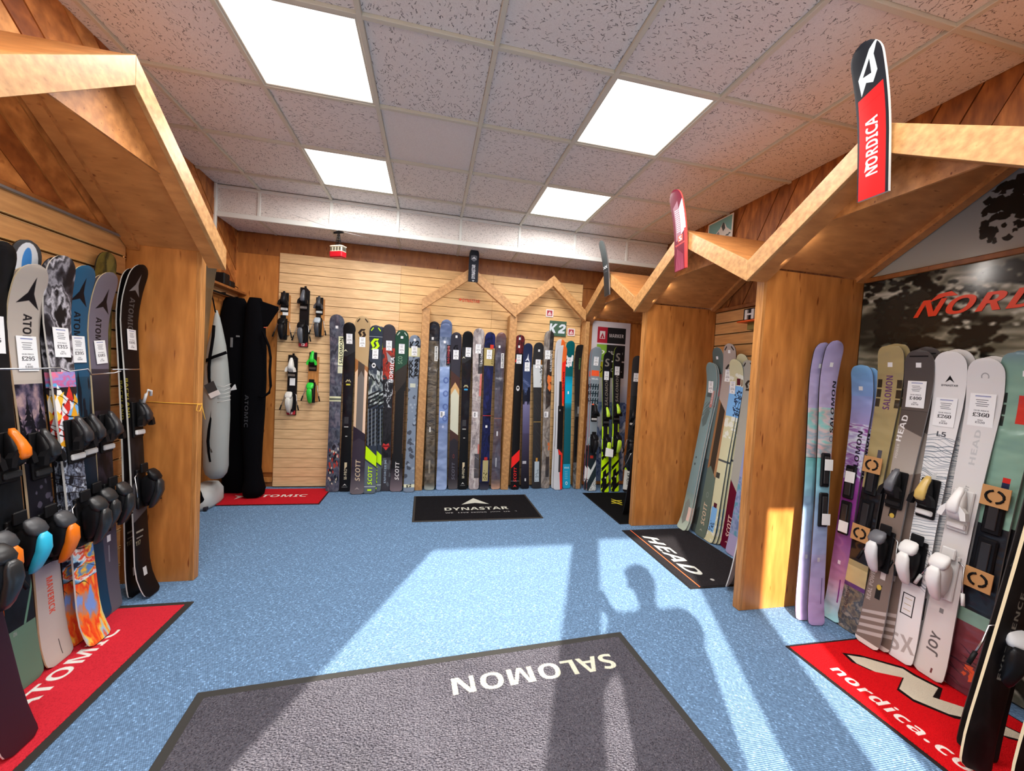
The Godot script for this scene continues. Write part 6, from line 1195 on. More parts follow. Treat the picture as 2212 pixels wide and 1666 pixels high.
func signs():
	var B := Basis()
	var R := Basis(Vector3(0, 0, 1), Vector3(0, 1, 0), Vector3(-1, 0, 0))
	var c := Cv.new(self, 160, 136, rgb(56, 90, 70)); k2(c, 0.5, 0.5, 84, rgb(206, 216, 226), 0)
	sheet("brand_sign", "dark green square sign with large pale blue lettering on the slat wall", "sign", Transform3D(B, Vector3(2.888, 1.752, -2.474)), 0.2, 0.173, 0.012, c)
	for k in 2:
		c = Cv.new(self, 96, 96, rgb(226, 218, 216)); c.rect(0.14, 0.14, 0.86, 0.86, rgb(166, 50, 66)); c.shape([0, -0.5, 0.55, 0.4, -0.55, 0.4], 0.5, 0.5, 48, 48, 0, rgb(226, 214, 212)); c.shape([0, -0.2, 0.25, 0.28, 0.05, 0.28, 0.0, 0.1], 0.5, 0.5, 48, 48, 0, rgb(166, 50, 66)); c.rect(0.26, 0.72, 0.74, 0.76, rgb(226, 214, 212))
		sheet("small_sign", ["small square red sign with a white triangle, above the green sign", "small square red sign with a white triangle, lower down beside the green sign"][k], "sign", Transform3D(B, [Vector3(2.836, 1.964, -2.474), Vector3(3.110, 1.767, -2.474)][k]), 0.088, 0.086, 0.006, c, 0.5, "small red square signs")
	var o := obj("wall_lettering", lettering("DYNASTAR", 0.19, 0.036, 0.003, Transform3D(B, Vector3(1.975, 2.068, -2.476))), pm(rgb(226, 84, 40), 0.5)); tag(o, "small orange lettering stuck on the slat wall under the narrow gable", "lettering")
	var dm := mk(); prism(dm, [Vector2(-0.02, 0), Vector2(0, -0.015), Vector2(0.02, 0), Vector2(0, 0.015)], 0.003, Transform3D(B, Vector3(1.855, 2.072, -2.476)))
	tag(obj("lettering_mark", dm, pm(rgb(226, 84, 40), 0.5)), "small orange diamond mark before the orange wall lettering", "mark")
	# raised letter sign in the pale-ski bay
	var h := thing("letter_sign", "black sign with raised white letters and an orange ledge on the slat wall", "sign")
	var st := mk(); bx(st, Vector3(4.05, 1.862, -0.63), Vector3(0.07, 0.112, 0.46), 0.004); obj("sign_box", st, pm(rgb(24, 20, 26), 0.4), h)
	var of := mk(); bx(of, Vector3(4.03, 1.812, -0.63), Vector3(0.12, 0.012, 0.49), 0.003); obj("ledge", of, pm(rgb(240, 92, 24), 0.4), h)
	var lt := lettering("HEAD", 0.40, 0.078, 0.014, Transform3D(R, Vector3(4.015, 1.868, -0.63))); obj("letters", lt, pm(rgb(232, 234, 234), 0.4), h)
	var fb := mk(); bx(fb, Vector3(4.06, 1.78, -0.63), Vector3(0.06, 0.06, 0.40), 0.003); obj("bracket", fb, M.edge_olive, h)
	# small mountain picture high on the right wall
	c = Cv.new(self, 192, 128, rgb(226, 228, 224)); c.rect(0.04, 0.05, 0.96, 0.95, rgb(112, 168, 172)); c.poly([0.04, 0.95, 0.04, 0.82, 0.3, 0.62, 0.5, 0.42, 0.62, 0.2, 0.7, 0.3, 0.78, 0.5, 0.96, 0.72, 0.96, 0.95], rgb(214, 220, 220)); c.poly([0.56, 0.36, 0.62, 0.2, 0.68, 0.28, 0.72, 0.5, 0.64, 0.6, 0.6, 0.48], rgb(70, 82, 88)); c.poly([0.3, 0.66, 0.46, 0.52, 0.5, 0.66, 0.4, 0.8], rgb(130, 142, 146)); c.blobs(3, 8, 0.1, 0.75, 0.9, 0.92, 6, 14, 0.5, rgb(96, 108, 112))
	sheet("mountain_picture", "small picture of a snowy mountain peak high on the plank wall", "picture", Transform3D(R, Vector3(4.072, 2.585, -1.42)), 0.31, 0.205, 0.006, c, 0.25)
	# banner in the corner bay
	c = Cv.new(self, 256, 1000, rgb(214, 210, 216)); c.grad(0.40, 0.70, rgb(206, 204, 214), rgb(70, 92, 140)); c.marble(13, 0.02, 0.50, 1, [rgb(46, 66, 112), rgb(120, 140, 180), rgb(60, 84, 130), rgb(176, 186, 206), rgb(206, 206, 216)], 0.6)
	var rows := [["MARKER", rgb(176, 20, 46)], ["DALBELLO", rgb(128, 176, 52)], ["VOLKL", rgb(220, 206, 40)]]
	for k in 3:
		var y := 0.035 + k * 0.107
		c.rect(0.14, y, 0.88, y + 0.098, rgb(16, 15, 18)); c.rect(0.14, y, 0.4, y + 0.098, rows[k][1]); c.text(rows[k][0], 0.64, y + 0.049, 96, 22, 0, rgb(216, 214, 214))
		if k == 0: c.rect(0.2, y + 0.025, 0.34, y + 0.073, rgb(230, 226, 226)); c.shape(L_MARK, 0.27, y + 0.052, 30, 36, 0, rows[k][1])
		if k == 1: c.text("D", 0.27, y + 0.049, 40, 26, 0, rgb(240, 242, 236), false, 0.5); c.rect(0.17, y + 0.055, 0.22, y + 0.062, rgb(240, 242, 236))
		if k == 2: volkl(c, 0.27, y + 0.049, 40, rgb(20, 20, 20), 0)
	var bs := mk(); bs.set_smooth_group(0)
	var bw := 0.49; var bh := 1.92; var NX := 12; var NY := 24
	var F := func(i, j, side) -> Vector3:
		var u: float = i / float(NX); var v: float = j / float(NY)
		return Vector3(u * bw + 0.03 * v * (u - 0.1), bh * (1.0 - v), 0.006 + 0.004 * sin(u * 9.0 + v * 3.0) * (0.3 + v) + side * 0.0012)
	for j in NY:
		for i in NX:
			var a := Vector2(i / float(NX), j / float(NY)); var b := Vector2((i + 1) / float(NX), (j + 1) / float(NY))
			quad(bs, F.call(i, j + 1, 1), F.call(i + 1, j + 1, 1), F.call(i + 1, j, 1), F.call(i, j, 1), Vector2(a.x, b.y), b, Vector2(b.x, a.y), a)
			quad(bs, F.call(i + 1, j + 1, 0), F.call(i, j + 1, 0), F.call(i, j, 0), F.call(i + 1, j, 0), b, Vector2(a.x, b.y), a, Vector2(b.x, a.y))
	var bm := mat(Color(1, 1, 1), 0.8); bm.albedo_texture = c.tex()
	var ban := obj("banner", bs, bm); ban.position = Vector3(3.42, 0.05, -2.49); tag(ban, "tall white cloth banner with three black name blocks hanging in the corner bay", "banner")
	# mural: black and white photograph of snowy firs, two boards and a rail
	var mu := thing("mural", "large grey photo mural of snow and dark firs with red lettering behind the right-hand skis", "mural")
	c = Cv.new(self, 512, 820, rgb(128, 128, 114)); c.marble(21, 0.006, 0, 1, [rgb(44, 45, 38), rgb(104, 106, 92), rgb(160, 160, 144), rgb(96, 98, 84), rgb(196, 197, 184), rgb(120, 122, 108)], 2.6)
	c.blobs(22, 60, 0.0, 0.0, 0.35, 0.07, 5, 14, 0.6, rgb(18, 20, 16)); c.blobs(23, 90, 0.06, 0.06, 0.42, 0.2, 6, 20, 0.7, rgb(34, 35, 29)); c.blobs(24, 70, 0.1, 0.14, 0.5, 0.26, 5, 16, 0.6, rgb(28, 29, 23)); c.blobs(25, 30, 0.12, 0.2, 0.28, 0.34, 5, 15, 1.2, rgb(24, 24, 20)); c.blobs(26, 50, 0.4, 0.02, 1.0, 0.1, 6, 22, 0.6, rgb(40, 42, 40)); c.blobs(27, 40, 0.3, 0.05, 0.6, 0.16, 3, 9, 0.7, rgb(190, 190, 176)); c.blobs(28, 7, 0.48, 0.24, 0.56, 0.27, 10, 16, 0.8, rgb(24, 24, 20))
	c.blobs(29, 24, 0.3, 0.24, 1.0, 0.4, 10, 30, 0.25, rgb(176, 178, 164)); c.blobs(30, 40, 0.0, 0.4, 1.0, 1.0, 14, 50, 0.8, rgb(44, 46, 40)); c.blobs(33, 40, 0.0, 0.4, 1.0, 1.0, 12, 40, 0.9, rgb(176, 180, 184))
	c.im.resize(150, 240, Image.INTERPOLATE_LANCZOS); c.im.resize(512, 820, Image.INTERPOLATE_CUBIC)
	var ms := mk(); prism(ms, [Vector2(0, 0), Vector2(1.19, 0), Vector2(1.19, 1.945), Vector2(0, 1.945)], 0.008, Transform3D(R, Vector3(4.1, 0.01, -0.025)))
	var mm := mat(Color(1, 1, 1), 0.18); mm.albedo_texture = c.tex(); obj("mural_board", ms, mm, mu)
	c = Cv.new(self, 512, 192, rgb(150, 152, 150)); c.grad(0, 1, rgb(120, 124, 126), rgb(176, 177, 168)); c.blobs(31, 160, 0.45, 0.2, 1.0, 0.62, 5, 18, 0.7, rgb(20, 21, 18)); c.blobs(32, 60, 0.42, 0.3, 0.62, 0.86, 4, 9, 1.3, rgb(20, 21, 18)); c.blobs(35, 40, 0.55, 0.4, 1, 0.8, 3, 7, 0.6, rgb(150, 152, 146))
	var us := mk(); prism(us, [Vector2(0, 0), Vector2(1.19, 0), Vector2(0.605, 0.39)], 0.008, Transform3D(R, Vector3(4.1, 1.985, -0.025)))
	var um := mat(Color(1, 1, 1), 0.22); um.albedo_texture = c.tex(); obj("upper_mural_board", us, um, mu)
	var rs := mk(); bx(rs, Vector3(4.088, 1.968, 0.58), Vector3(0.022, 0.026, 1.2), 0.003); obj("mural_rail", rs, M.ply_dark, mu)
	var l2 := lettering("NORDICA", 0.70, 0.088, 0.003, Transform3D(R, Vector3(4.0905, 1.762, 0.605)), 0.45); obj("mural_lettering", l2, pm(rgb(240, 66, 26), 0.35), mu)
	var l3 := mk(); prism(l3, [Vector2(0.295, 1.79), Vector2(0.335, 1.828), Vector2(0.385, 1.835), Vector2(0.41, 1.81), Vector2(0.36, 1.812)], 0.0032, Transform3D(R, Vector3(4.0905, 0, 0))); obj("mural_lettering", l3, pm(rgb(240, 66, 26), 0.35), mu)

func cord(called: String, label: String, cat: String, pts: Array, r: float, m: Material):
	var st := mk(); tube(st, pts, r, 8); tag(obj(called, st, m), label, cat)

func left_corner():
	# shelf and rail in the recess
	var sh := thing("wall_shelf", "pale wooden shelf board high in the recess over the ski bags", "shelf")
	var s := mk(); bx(s, Vector3(-0.30, 1.935, -2.2), Vector3(0.12, 0.022, 0.58), 0.002); obj("shelf_board", s, M.ply_dark, sh)
	var s2 := mk(); bx(s2, Vector3(-0.335, 1.90, -2.2), Vector3(0.03, 0.05, 0.58), 0.002); obj("shelf_batten", s2, M.slat, sh)
	var rl := thing("hanging_rail", "thin black rail under the shelf from which the ski bags hang", "rail")
	var t := mk(); tube(t, [Vector3(-0.29, 1.872, -1.9), Vector3(-0.27, 1.868, -2.47)], 0.007, 8); obj("rod", t, M.black, rl)
	for k in 3:
		var b := mk(); bx(b, Vector3(-0.315, 1.885, -1.95 - 0.24 * k), Vector3(0.06, 0.016, 0.014), 0.002); obj("bracket", b, M.black, rl)
	# the power adapter on the shelf
	var ad := thing("power_adapter", "black power adapter box standing on the shelf with a thin lead", "adapter")
	var a := mk(); bx(a, Vector3(-0.295, 1.998, -2.12), Vector3(0.1, 0.104, 0.1), 0.008); obj("adapter_body", a, M.black, ad)
	var a2 := mk(); bx(a2, Vector3(-0.275, 1.975, -2.22), Vector3(0.06, 0.055, 0.09), 0.006); obj("plug", a2, M.black, ad)
	var a3 := mk(); tube(a3, [Vector3(-0.26, 1.975, -2.265), Vector3(-0.25, 1.965, -2.33), Vector3(-0.26, 1.952, -2.36), Vector3(-0.28, 1.951, -2.3), Vector3(-0.29, 1.951, -2.2)], 0.0035, 6); obj("lead", a3, M.black, ad)
	# grey padded bag
	var cloth := mat(rgb(160, 166, 164), 0.9); cloth.normal_enabled = true; cloth.normal_texture = M.pile_n; cloth.normal_scale = 0.4
	var g := thing("ski_bag", "pale grey padded ski bag with black straps hanging in the recess", "ski bag", Transform3D(), "ski bags hanging from the rail")
	var b := mk(); var secs := []
	for q in [[0.26, 0.05, 0.04], [0.30, 0.088, 0.07], [0.36, 0.10, 0.08], [0.5, 0.105, 0.085], [0.8, 0.11, 0.09], [1.05, 0.105, 0.09], [1.25, 0.092, 0.08], [1.4, 0.07, 0.06], [1.55, 0.042, 0.04], [1.64, 0.026, 0.024], [1.70, 0.012, 0.012]]:
		secs.append([Vector3(-0.19 - 0.035 * (q[0] - 0.26) , q[0], -1.93 + 0.02 * sin(q[0] * 3.0)), q[1] * 0.88, q[2]])
	loft(b, secs, 20, 2.3, true, 0.012, 5); obj("bag_body", b, cloth, g)
	var hl := mk(); tube(hl, [Vector3(-0.24, 1.68, -1.93), Vector3(-0.262, 1.78, -1.935), Vector3(-0.289, 1.872, -1.94), Vector3(-0.30, 1.87, -1.94)], 0.006, 6); obj("hanging_loop", hl, M.soft_black, g)
	var st := mk()
	var path := []
	for k in 14: path.append(Vector3(-0.20 - 0.035 * (k / 13.0) - 0.012 * sin(k * 0.9), 0.42 + k * 0.088, -1.835 + 0.012 * sin(k * 0.7) - 0.004 * maxf(0, k - 8) * 2.5))
	tube(st, path, 0.011, 6); obj("strap", st, M.soft_black, g)
	var st2 := mk(); tube(st2, [Vector3(-0.28, 1.26, -1.86), Vector3(-0.2, 1.30, -1.836), Vector3(-0.12, 1.345, -1.872)], 0.013, 6); obj("strap", st2, M.soft_black, g)
	var zl := mk()
	for k in 5: tube(zl, [Vector3(-0.165, 0.92 + 0.035 * k, -1.836), Vector3(-0.12, 0.935 + 0.03 * k, -1.842), Vector3(-0.08, 0.945 + 0.034 * k, -1.87)], 0.0018, 5)
	obj("stitched_lettering", zl, pm(rgb(226, 228, 226), 0.8), g)
	var pl := mk(); tube(pl, [Vector3(-0.235, 0.56, -1.84), Vector3(-0.2, 0.545, -1.832), Vector3(-0.19, 0.50, -1.83)], 0.009, 6); obj("zip_pull", pl, pm(rgb(86, 80, 70), 0.7), g)
	var tagc := mk(); prism(tagc, [Vector2(-0.045, -0.05), Vector2(0.03, -0.045), Vector2(0.04, 0.05), Vector2(-0.04, 0.045)], 0.002, Transform3D(Basis(Vector3(0, 0, 1), 0.5), Vector3(-0.2, 1.04, -1.822))); obj("swing_ticket", tagc, pm(rgb(56, 58, 60), 0.7), g)
	var tagd := mk(); prism(tagd, [Vector2(-0.04, -0.03), Vector2(0.04, -0.03), Vector2(0.04, 0.012), Vector2(-0.04, 0.012)], 0.003, Transform3D(Basis(Vector3(0, 0, 1), 0.5), Vector3(-0.182, 1.0, -1.82))); obj("price_ticket", tagd, M.paper, g)
	# two black bags
	var bb := thing("ski_bag", "wide black ski bag hanging straight down beside the grey one", "ski bag", Transform3D(), "ski bags hanging from the rail")
	var b2 := mk(); secs = []
	for q in [[0.012, 0.10, 0.06], [0.05, 0.125, 0.085], [0.3, 0.125, 0.09], [0.7, 0.14, 0.095], [1.1, 0.15, 0.1], [1.45, 0.15, 0.09], [1.7, 0.13, 0.07], [1.82, 0.105, 0.05], [1.862, 0.08, 0.03]]:
		secs.append([Vector3(-0.215 + 0.01 * sin(q[0] * 4.0) - 0.06 * clampf(q[0] - 1.2, 0, 1), q[0], -2.33 + 0.01 * cos(q[0] * 5.0) + 0.06 * clampf(q[0], 0, 1)), q[1] * 0.9, q[2] * 0.85])
	loft(b2, secs, 20, 2.6, true, 0.014, 9); obj("bag_body", b2, M.soft_black, bb)
	var pk := mk(); bx(pk, Vector3(-0.1, 1.02, -2.185), Vector3(0.085, 0.05, 0.003), 0.001, Transform3D(Basis(Vector3(0, 0, 1), 0.25), Vector3(0.13, 0.06, 0))); obj("price_ticket", pk, M.paper, bb)
	var p2 := mk(); bx(p2, Vector3(-0.22, 1.44, -2.172), Vector3(0.02, 0.09, 0.006), 0.002); bx(p2, Vector3(-0.17, 1.50, -2.172), Vector3(0.03, 0.016, 0.006), 0.002); obj("buckle", p2, pm(rgb(110, 112, 114), 0.5), bb)
	var fb := thing("ski_bag", "long black ski bag with a stiff pointed flap and a hanging strap", "ski bag", Transform3D(), "ski bags hanging from the rail")
	var b3 := mk(); secs = []
	for q in [[0.011, 0.06, 0.05], [0.03, 0.085, 0.075], [0.09, 0.095, 0.085], [0.16, 0.075, 0.07], [0.28, 0.068, 0.06], [0.5, 0.082, 0.068], [0.8, 0.095, 0.07], [1.1, 0.098, 0.07], [1.4, 0.09, 0.065], [1.65, 0.08, 0.055], [1.8, 0.07, 0.045], [1.866, 0.05, 0.03]]:
		secs.append([Vector3(-0.0 - 0.06 * clampf(q[0] - 0.1, 0, 0.5) - 0.01 * clampf(q[0] - 0.6, 0, 1.2), q[0], -2.17 - 0.03 * clampf(q[0], 0, 1)), q[1], q[2]])
	loft(b3, secs, 20, 2.4, true, 0.012, 14); obj("bag_body", b3, M.soft_black, fb)
	var fl := mk(); prism(fl, [Vector2(0.0, 1.86), Vector2(0.03, 1.84), Vector2(0.17, 1.80), Vector2(0.175, 1.775), Vector2(0.085, 1.61), Vector2(0.04, 1.60), Vector2(0.0, 1.66)], 0.03, Transform3D(Basis(), Vector3(-0.02, 0, -2.2)), 0.008); obj("stiff_flap", fl, M.soft_black, fb)
	var lp := mk(); tube(lp, [Vector3(0.05, 1.56, -2.13), Vector3(0.11, 1.42, -2.12), Vector3(0.13, 1.32, -2.11), Vector3(0.13, 1.2, -2.10), Vector3(0.145, 1.06, -2.09), Vector3(0.135, 1.0, -2.09), Vector3(0.08, 0.955, -2.10), Vector3(0.04, 0.96, -2.11)], 0.011, 8); obj("strap", lp, M.soft_black, fb)
	var rt := mk(); bx(rt, Vector3(0.07, 1.595, -2.135), Vector3(0.03, 0.008, 0.006), 0.002); obj("red_tab", rt, pm(rgb(206, 96, 70), 0.7), fb)
	var lt := lettering("ATOMIC", 0.30, 0.03, 0.001, Transform3D(Basis(Vector3(0, 0, 1), -PI / 2), Vector3(-0.06, 0.82, -2.118))); obj("printed_name", lt, pm(rgb(48, 49, 53), 0.8), fb)
	# small boot bag on the carpet
	var bo := thing("boot_bag", "small grey boot bag with a black end panel on the carpet", "bag")
	var bs := mk(); loft(bs, [[Vector3(-0.30, 0.003, -1.98), 0.085, 0.15], [Vector3(-0.30, 0.03, -1.98), 0.1, 0.165], [Vector3(-0.30, 0.13, -1.98), 0.095, 0.155], [Vector3(-0.30, 0.185, -1.98), 0.07, 0.12], [Vector3(-0.30, 0.2, -1.98), 0.035, 0.06]], 20, 3.2, true, 0.006, 3); obj("bag_body", bs, pm(rgb(196, 200, 198), 0.8), bo)
	var bp := mk(); prism(bp, [Vector2(-0.085, 0.02), Vector2(0.03, 0.03), Vector2(0.05, 0.1), Vector2(0.02, 0.175), Vector2(-0.04, 0.17), Vector2(-0.07, 0.1)], 0.02, Transform3D(Basis(Vector3(0, 1, 0), 0.2), Vector3(-0.29, 0.0, -1.835)), 0.006); obj("end_panel", bp, M.soft_black, bo)
	var bq := mk(); prism(bq, [Vector2(-0.04, 0.04), Vector2(0.0, 0.06), Vector2(0.015, 0.12), Vector2(0.0, 0.15), Vector2(-0.02, 0.1)], 0.006, Transform3D(Basis(Vector3(0, 1, 0), 0.2), Vector3(-0.285, 0, -1.816)), 0.002); obj("panel_inset", bq, pm(rgb(130, 134, 134), 0.8), bo)
	var br := mk(); bx(br, Vector3(-0.225, 0.022, -1.83), Vector3(0.03, 0.03, 0.03), 0.004); obj("corner_patch", br, pm(rgb(36, 34, 44), 0.7), bo)
	# toy cable car on its wire
	var cc := thing("toy_cable_car", "red and cream toy cable car hanging from a thin wire under the bulkhead", "toy", Transform3D(Basis(Vector3(0, 1, 0), -0.5), Vector3(0.697, 2.262, -2.0)))
	var c1 := mk(); loft(c1, [[Vector3(0, 0, 0), 0.058, 0.03], [Vector3(0, 0.008, 0), 0.068, 0.036], [Vector3(0, 0.048, 0), 0.07, 0.038], [Vector3(0, 0.052, 0), 0.07, 0.038]], 24, 7.0, false); obj("lower_cabin", c1, pm(rgb(196, 24, 40), 0.35), cc)
	var c2 := mk(); loft(c2, [[Vector3(0, 0.052, 0), 0.066, 0.035], [Vector3(0, 0.098, 0), 0.064, 0.034]], 24, 7.0, false); obj("upper_cabin", c2, pm(rgb(222, 214, 188), 0.4), cc)
	var c3 := mk(); loft(c3, [[Vector3(0, 0.098, 0), 0.07, 0.038], [Vector3(0, 0.104, 0), 0.07, 0.038], [Vector3(0, 0.109, 0), 0.058, 0.03]], 24, 7.0, false); obj("roof", c3, pm(rgb(226, 220, 200), 0.4), cc)
	for k in 4:
		var w := mk(); bx(w, Vector3(-0.046 + 0.031 * k, 0.075, 0.0345), Vector3(0.022, 0.032, 0.003), 0.001); bx(w, Vector3(-0.046 + 0.031 * k, 0.075, -0.0345), Vector3(0.022, 0.032, 0.003), 0.001); obj("window_pane", w, pm(rgb(96, 92, 78), 0.1), cc)
	for k in 2:
		var w := mk(); bx(w, Vector3((k * 2 - 1) * 0.0648, 0.075, 0), Vector3(0.003, 0.032, 0.046), 0.001); obj("end_pane", w, pm(rgb(84, 82, 74), 0.1), cc)
	var hg := mk()
	for p in [[-0.02, 0.012], [0.02, 0.012], [-0.02, -0.012], [0.02, -0.012]]: tube(hg, [Vector3(p[0], 0.107, p[1]), Vector3(p[0] * 0.3, 0.228, p[1] * 0.4)], 0.003, 6)
	for y in [0.13, 0.155, 0.18, 0.203]: bx(hg, Vector3(0, y, 0), Vector3(0.036 - (y - 0.13) * 0.26, 0.004, 0.02), 0.001)
	obj("hanger", hg, M.black, cc)
	var tr := mk(); yz(tr, [Vector2(-0.055, 0.0), Vector2(0.055, 0.0), Vector2(0.05, 0.014), Vector2(0.0, 0.024), Vector2(-0.05, 0.014)], 0.016, Vector3.ZERO, 0.003)
	var tro := obj("wheel_carriage", tr, M.black, cc); tro.transform = Transform3D(Basis(Vector3(0, 1, 0), PI / 2) * Basis(Vector3(1, 0, 0), -PI / 2), Vector3(0, 0.222, 0))
	cord("cable_car_wire", "thin taut wire carrying the toy cable car below the ceiling bulkhead", "wire", [Vector3(0.30, 2.62, -2.06), Vector3(0.697, 2.508, -2.0), Vector3(1.6, 2.53, -2.48)], 0.0012, M.steel)
	# rack wire and twine
	cord("retaining_wire", "bent steel wire holding the ski tips of the near rack together", "wire", [Vector3(0.115, 1.226, 0.34), Vector3(0.125, 1.228, 0.06), Vector3(0.15, 1.232, -0.005), Vector3(0.11, 1.215, -0.10), Vector3(0.155, 1.228, -0.125), Vector3(0.115, 1.20, -0.2), Vector3(0.105, 1.205, -0.34), Vector3(0.12, 1.215, -0.36)], 0.0032, M.steel)
	cord("retaining_wire", "short steel wire across the mauve and black skis of the near rack", "wire", [Vector3(0.105, 1.222, -0.33), Vector3(0.112, 1.222, -0.47), Vector3(0.095, 1.222, -0.53)], 0.0025, M.steel)
	cord("yellow_twine", "yellow twine tied across the divider panel to its front edge with a bow", "twine", [Vector3(0.03, 1.036, -0.682), Vector3(0.15, 1.033, -0.683), Vector3(0.286, 1.032, -0.68), Vector3(0.294, 1.034, -0.70), Vector3(0.296, 1.015, -0.69), Vector3(0.292, 0.99, -0.682), Vector3(0.278, 0.995, -0.676), Vector3(0.284, 1.028, -0.676), Vector3(0.297, 1.03, -0.69), Vector3(0.3, 0.99, -0.70), Vector3(0.306, 0.94, -0.712)], 0.0022, pm(rgb(232, 176, 60), 0.7))

# ------------------------------------------------------------------ the photographer, standing behind the camera in the sunlight
func nets(st: SurfaceTool, bones: Array, cell: float, blend: float, paint: Callable):   # bones: [a, b, radius a, radius b]
	var lo := Vector3(1e9, 1e9, 1e9); var hi := -lo
	for b in bones:
		var r: float = maxf(b[2], b[3]) + blend + cell * 2
		lo = lo.min(b[0] - Vector3.ONE * r).min(b[1] - Vector3.ONE * r); hi = hi.max(b[0] + Vector3.ONE * r).max(b[1] + Vector3.ONE * r)
	var n := Vector3i(((hi - lo) / cell).ceil()) + Vector3i.ONE
	var f := PackedFloat32Array(); f.resize(n.x * n.y * n.z); f.fill(0.2)
	for b in bones:
		var A: Vector3 = b[0]; var d: Vector3 = (b[1] as Vector3) - A; var dd := maxf(d.length_squared(), 1e-9)
		var r: float = maxf(b[2], b[3]) + blend + cell
		var i0 := Vector3i(((A.min(b[1]) - Vector3.ONE * r - lo) / cell).floor()).max(Vector3i.ZERO); var i1 := Vector3i(((A.max(b[1]) + Vector3.ONE * r - lo) / cell).ceil()).min(n - Vector3i.ONE)
		for z in range(i0.z, i1.z + 1):
			for y in range(i0.y, i1.y + 1):
				for x in range(i0.x, i1.x + 1):
					var p := lo + Vector3(x, y, z) * cell - A
					var t := clampf(p.dot(d) / dd, 0, 1)
					var v := (p - d * t).length() - lerpf(b[2], b[3], t)
					var i := x + n.x * (y + n.y * z)
					var h := maxf(blend - absf(f[i] - v), 0.0) / blend
					f[i] = minf(f[i], v) - h * h * blend * 0.25
	var ids := {}; var vs := PackedVector3Array()
	var sx := 1; var sy := n.x; var sz := n.x * n.y
	for z in n.z - 1:
		for y in n.y - 1:
			for x in n.x - 1:
				var i := x + sy * y + sz * z
				var sum := Vector3.ZERO; var k := 0
				for e in EDGES:
					var ia: int = i + e[0].x * sx + e[0].y * sy + e[0].z * sz; var ib: int = i + e[1].x * sx + e[1].y * sy + e[1].z * sz
					if (f[ia] < 0) != (f[ib] < 0):
						sum += Vector3(e[0]).lerp(Vector3(e[1]), f[ia] / (f[ia] - f[ib])); k += 1
				if k: ids[i] = vs.size(); vs.append(lo + (Vector3(x, y, z) + sum / k) * cell)
	st.set_smooth_group(0)
	var V := func(i): st.set_color(paint.call(vs[ids[i]])); st.add_vertex(vs[ids[i]])
	for i in ids:
		var x: int = i % n.x; var y: int = (i / n.x) % n.y; var z: int = i / sz
		for ax in 3:
			var s: int = [sx, sy, sz][ax]; var u: int = [sy, sz, sx][ax]; var w: int = [sz, sx, sy][ax]
			if [x, y, z][(ax + 1) % 3] == 0 or [x, y, z][(ax + 2) % 3] == 0: continue
			var a := f[i] < 0; var b := f[i + s] < 0
			if a == b or not (ids.has(i - u) and ids.has(i - w) and ids.has(i - u - w)): continue
			var q := [i, i - u, i - u - w, i - w] if a else [i, i - w, i - u - w, i - u]
			for k in [0, 2, 1, 0, 3, 2]: V.call(q[k])
const EDGES := [[Vector3i(0, 0, 0), Vector3i(1, 0, 0)], [Vector3i(0, 1, 0), Vector3i(1, 1, 0)], [Vector3i(0, 0, 1), Vector3i(1, 0, 1)], [Vector3i(0, 1, 1), Vector3i(1, 1, 1)], [Vector3i(0, 0, 0), Vector3i(0, 1, 0)], [Vector3i(1, 0, 0), Vector3i(1, 1, 0)], [Vector3i(0, 0, 1), Vector3i(0, 1, 1)], [Vector3i(1, 0, 1), Vector3i(1, 1, 1)], [Vector3i(0, 0, 0), Vector3i(0, 0, 1)], [Vector3i(1, 0, 0), Vector3i(1, 0, 1)], [Vector3i(0, 1, 0), Vector3i(0, 1, 1)], [Vector3i(1, 1, 0), Vector3i(1, 1, 1)]]
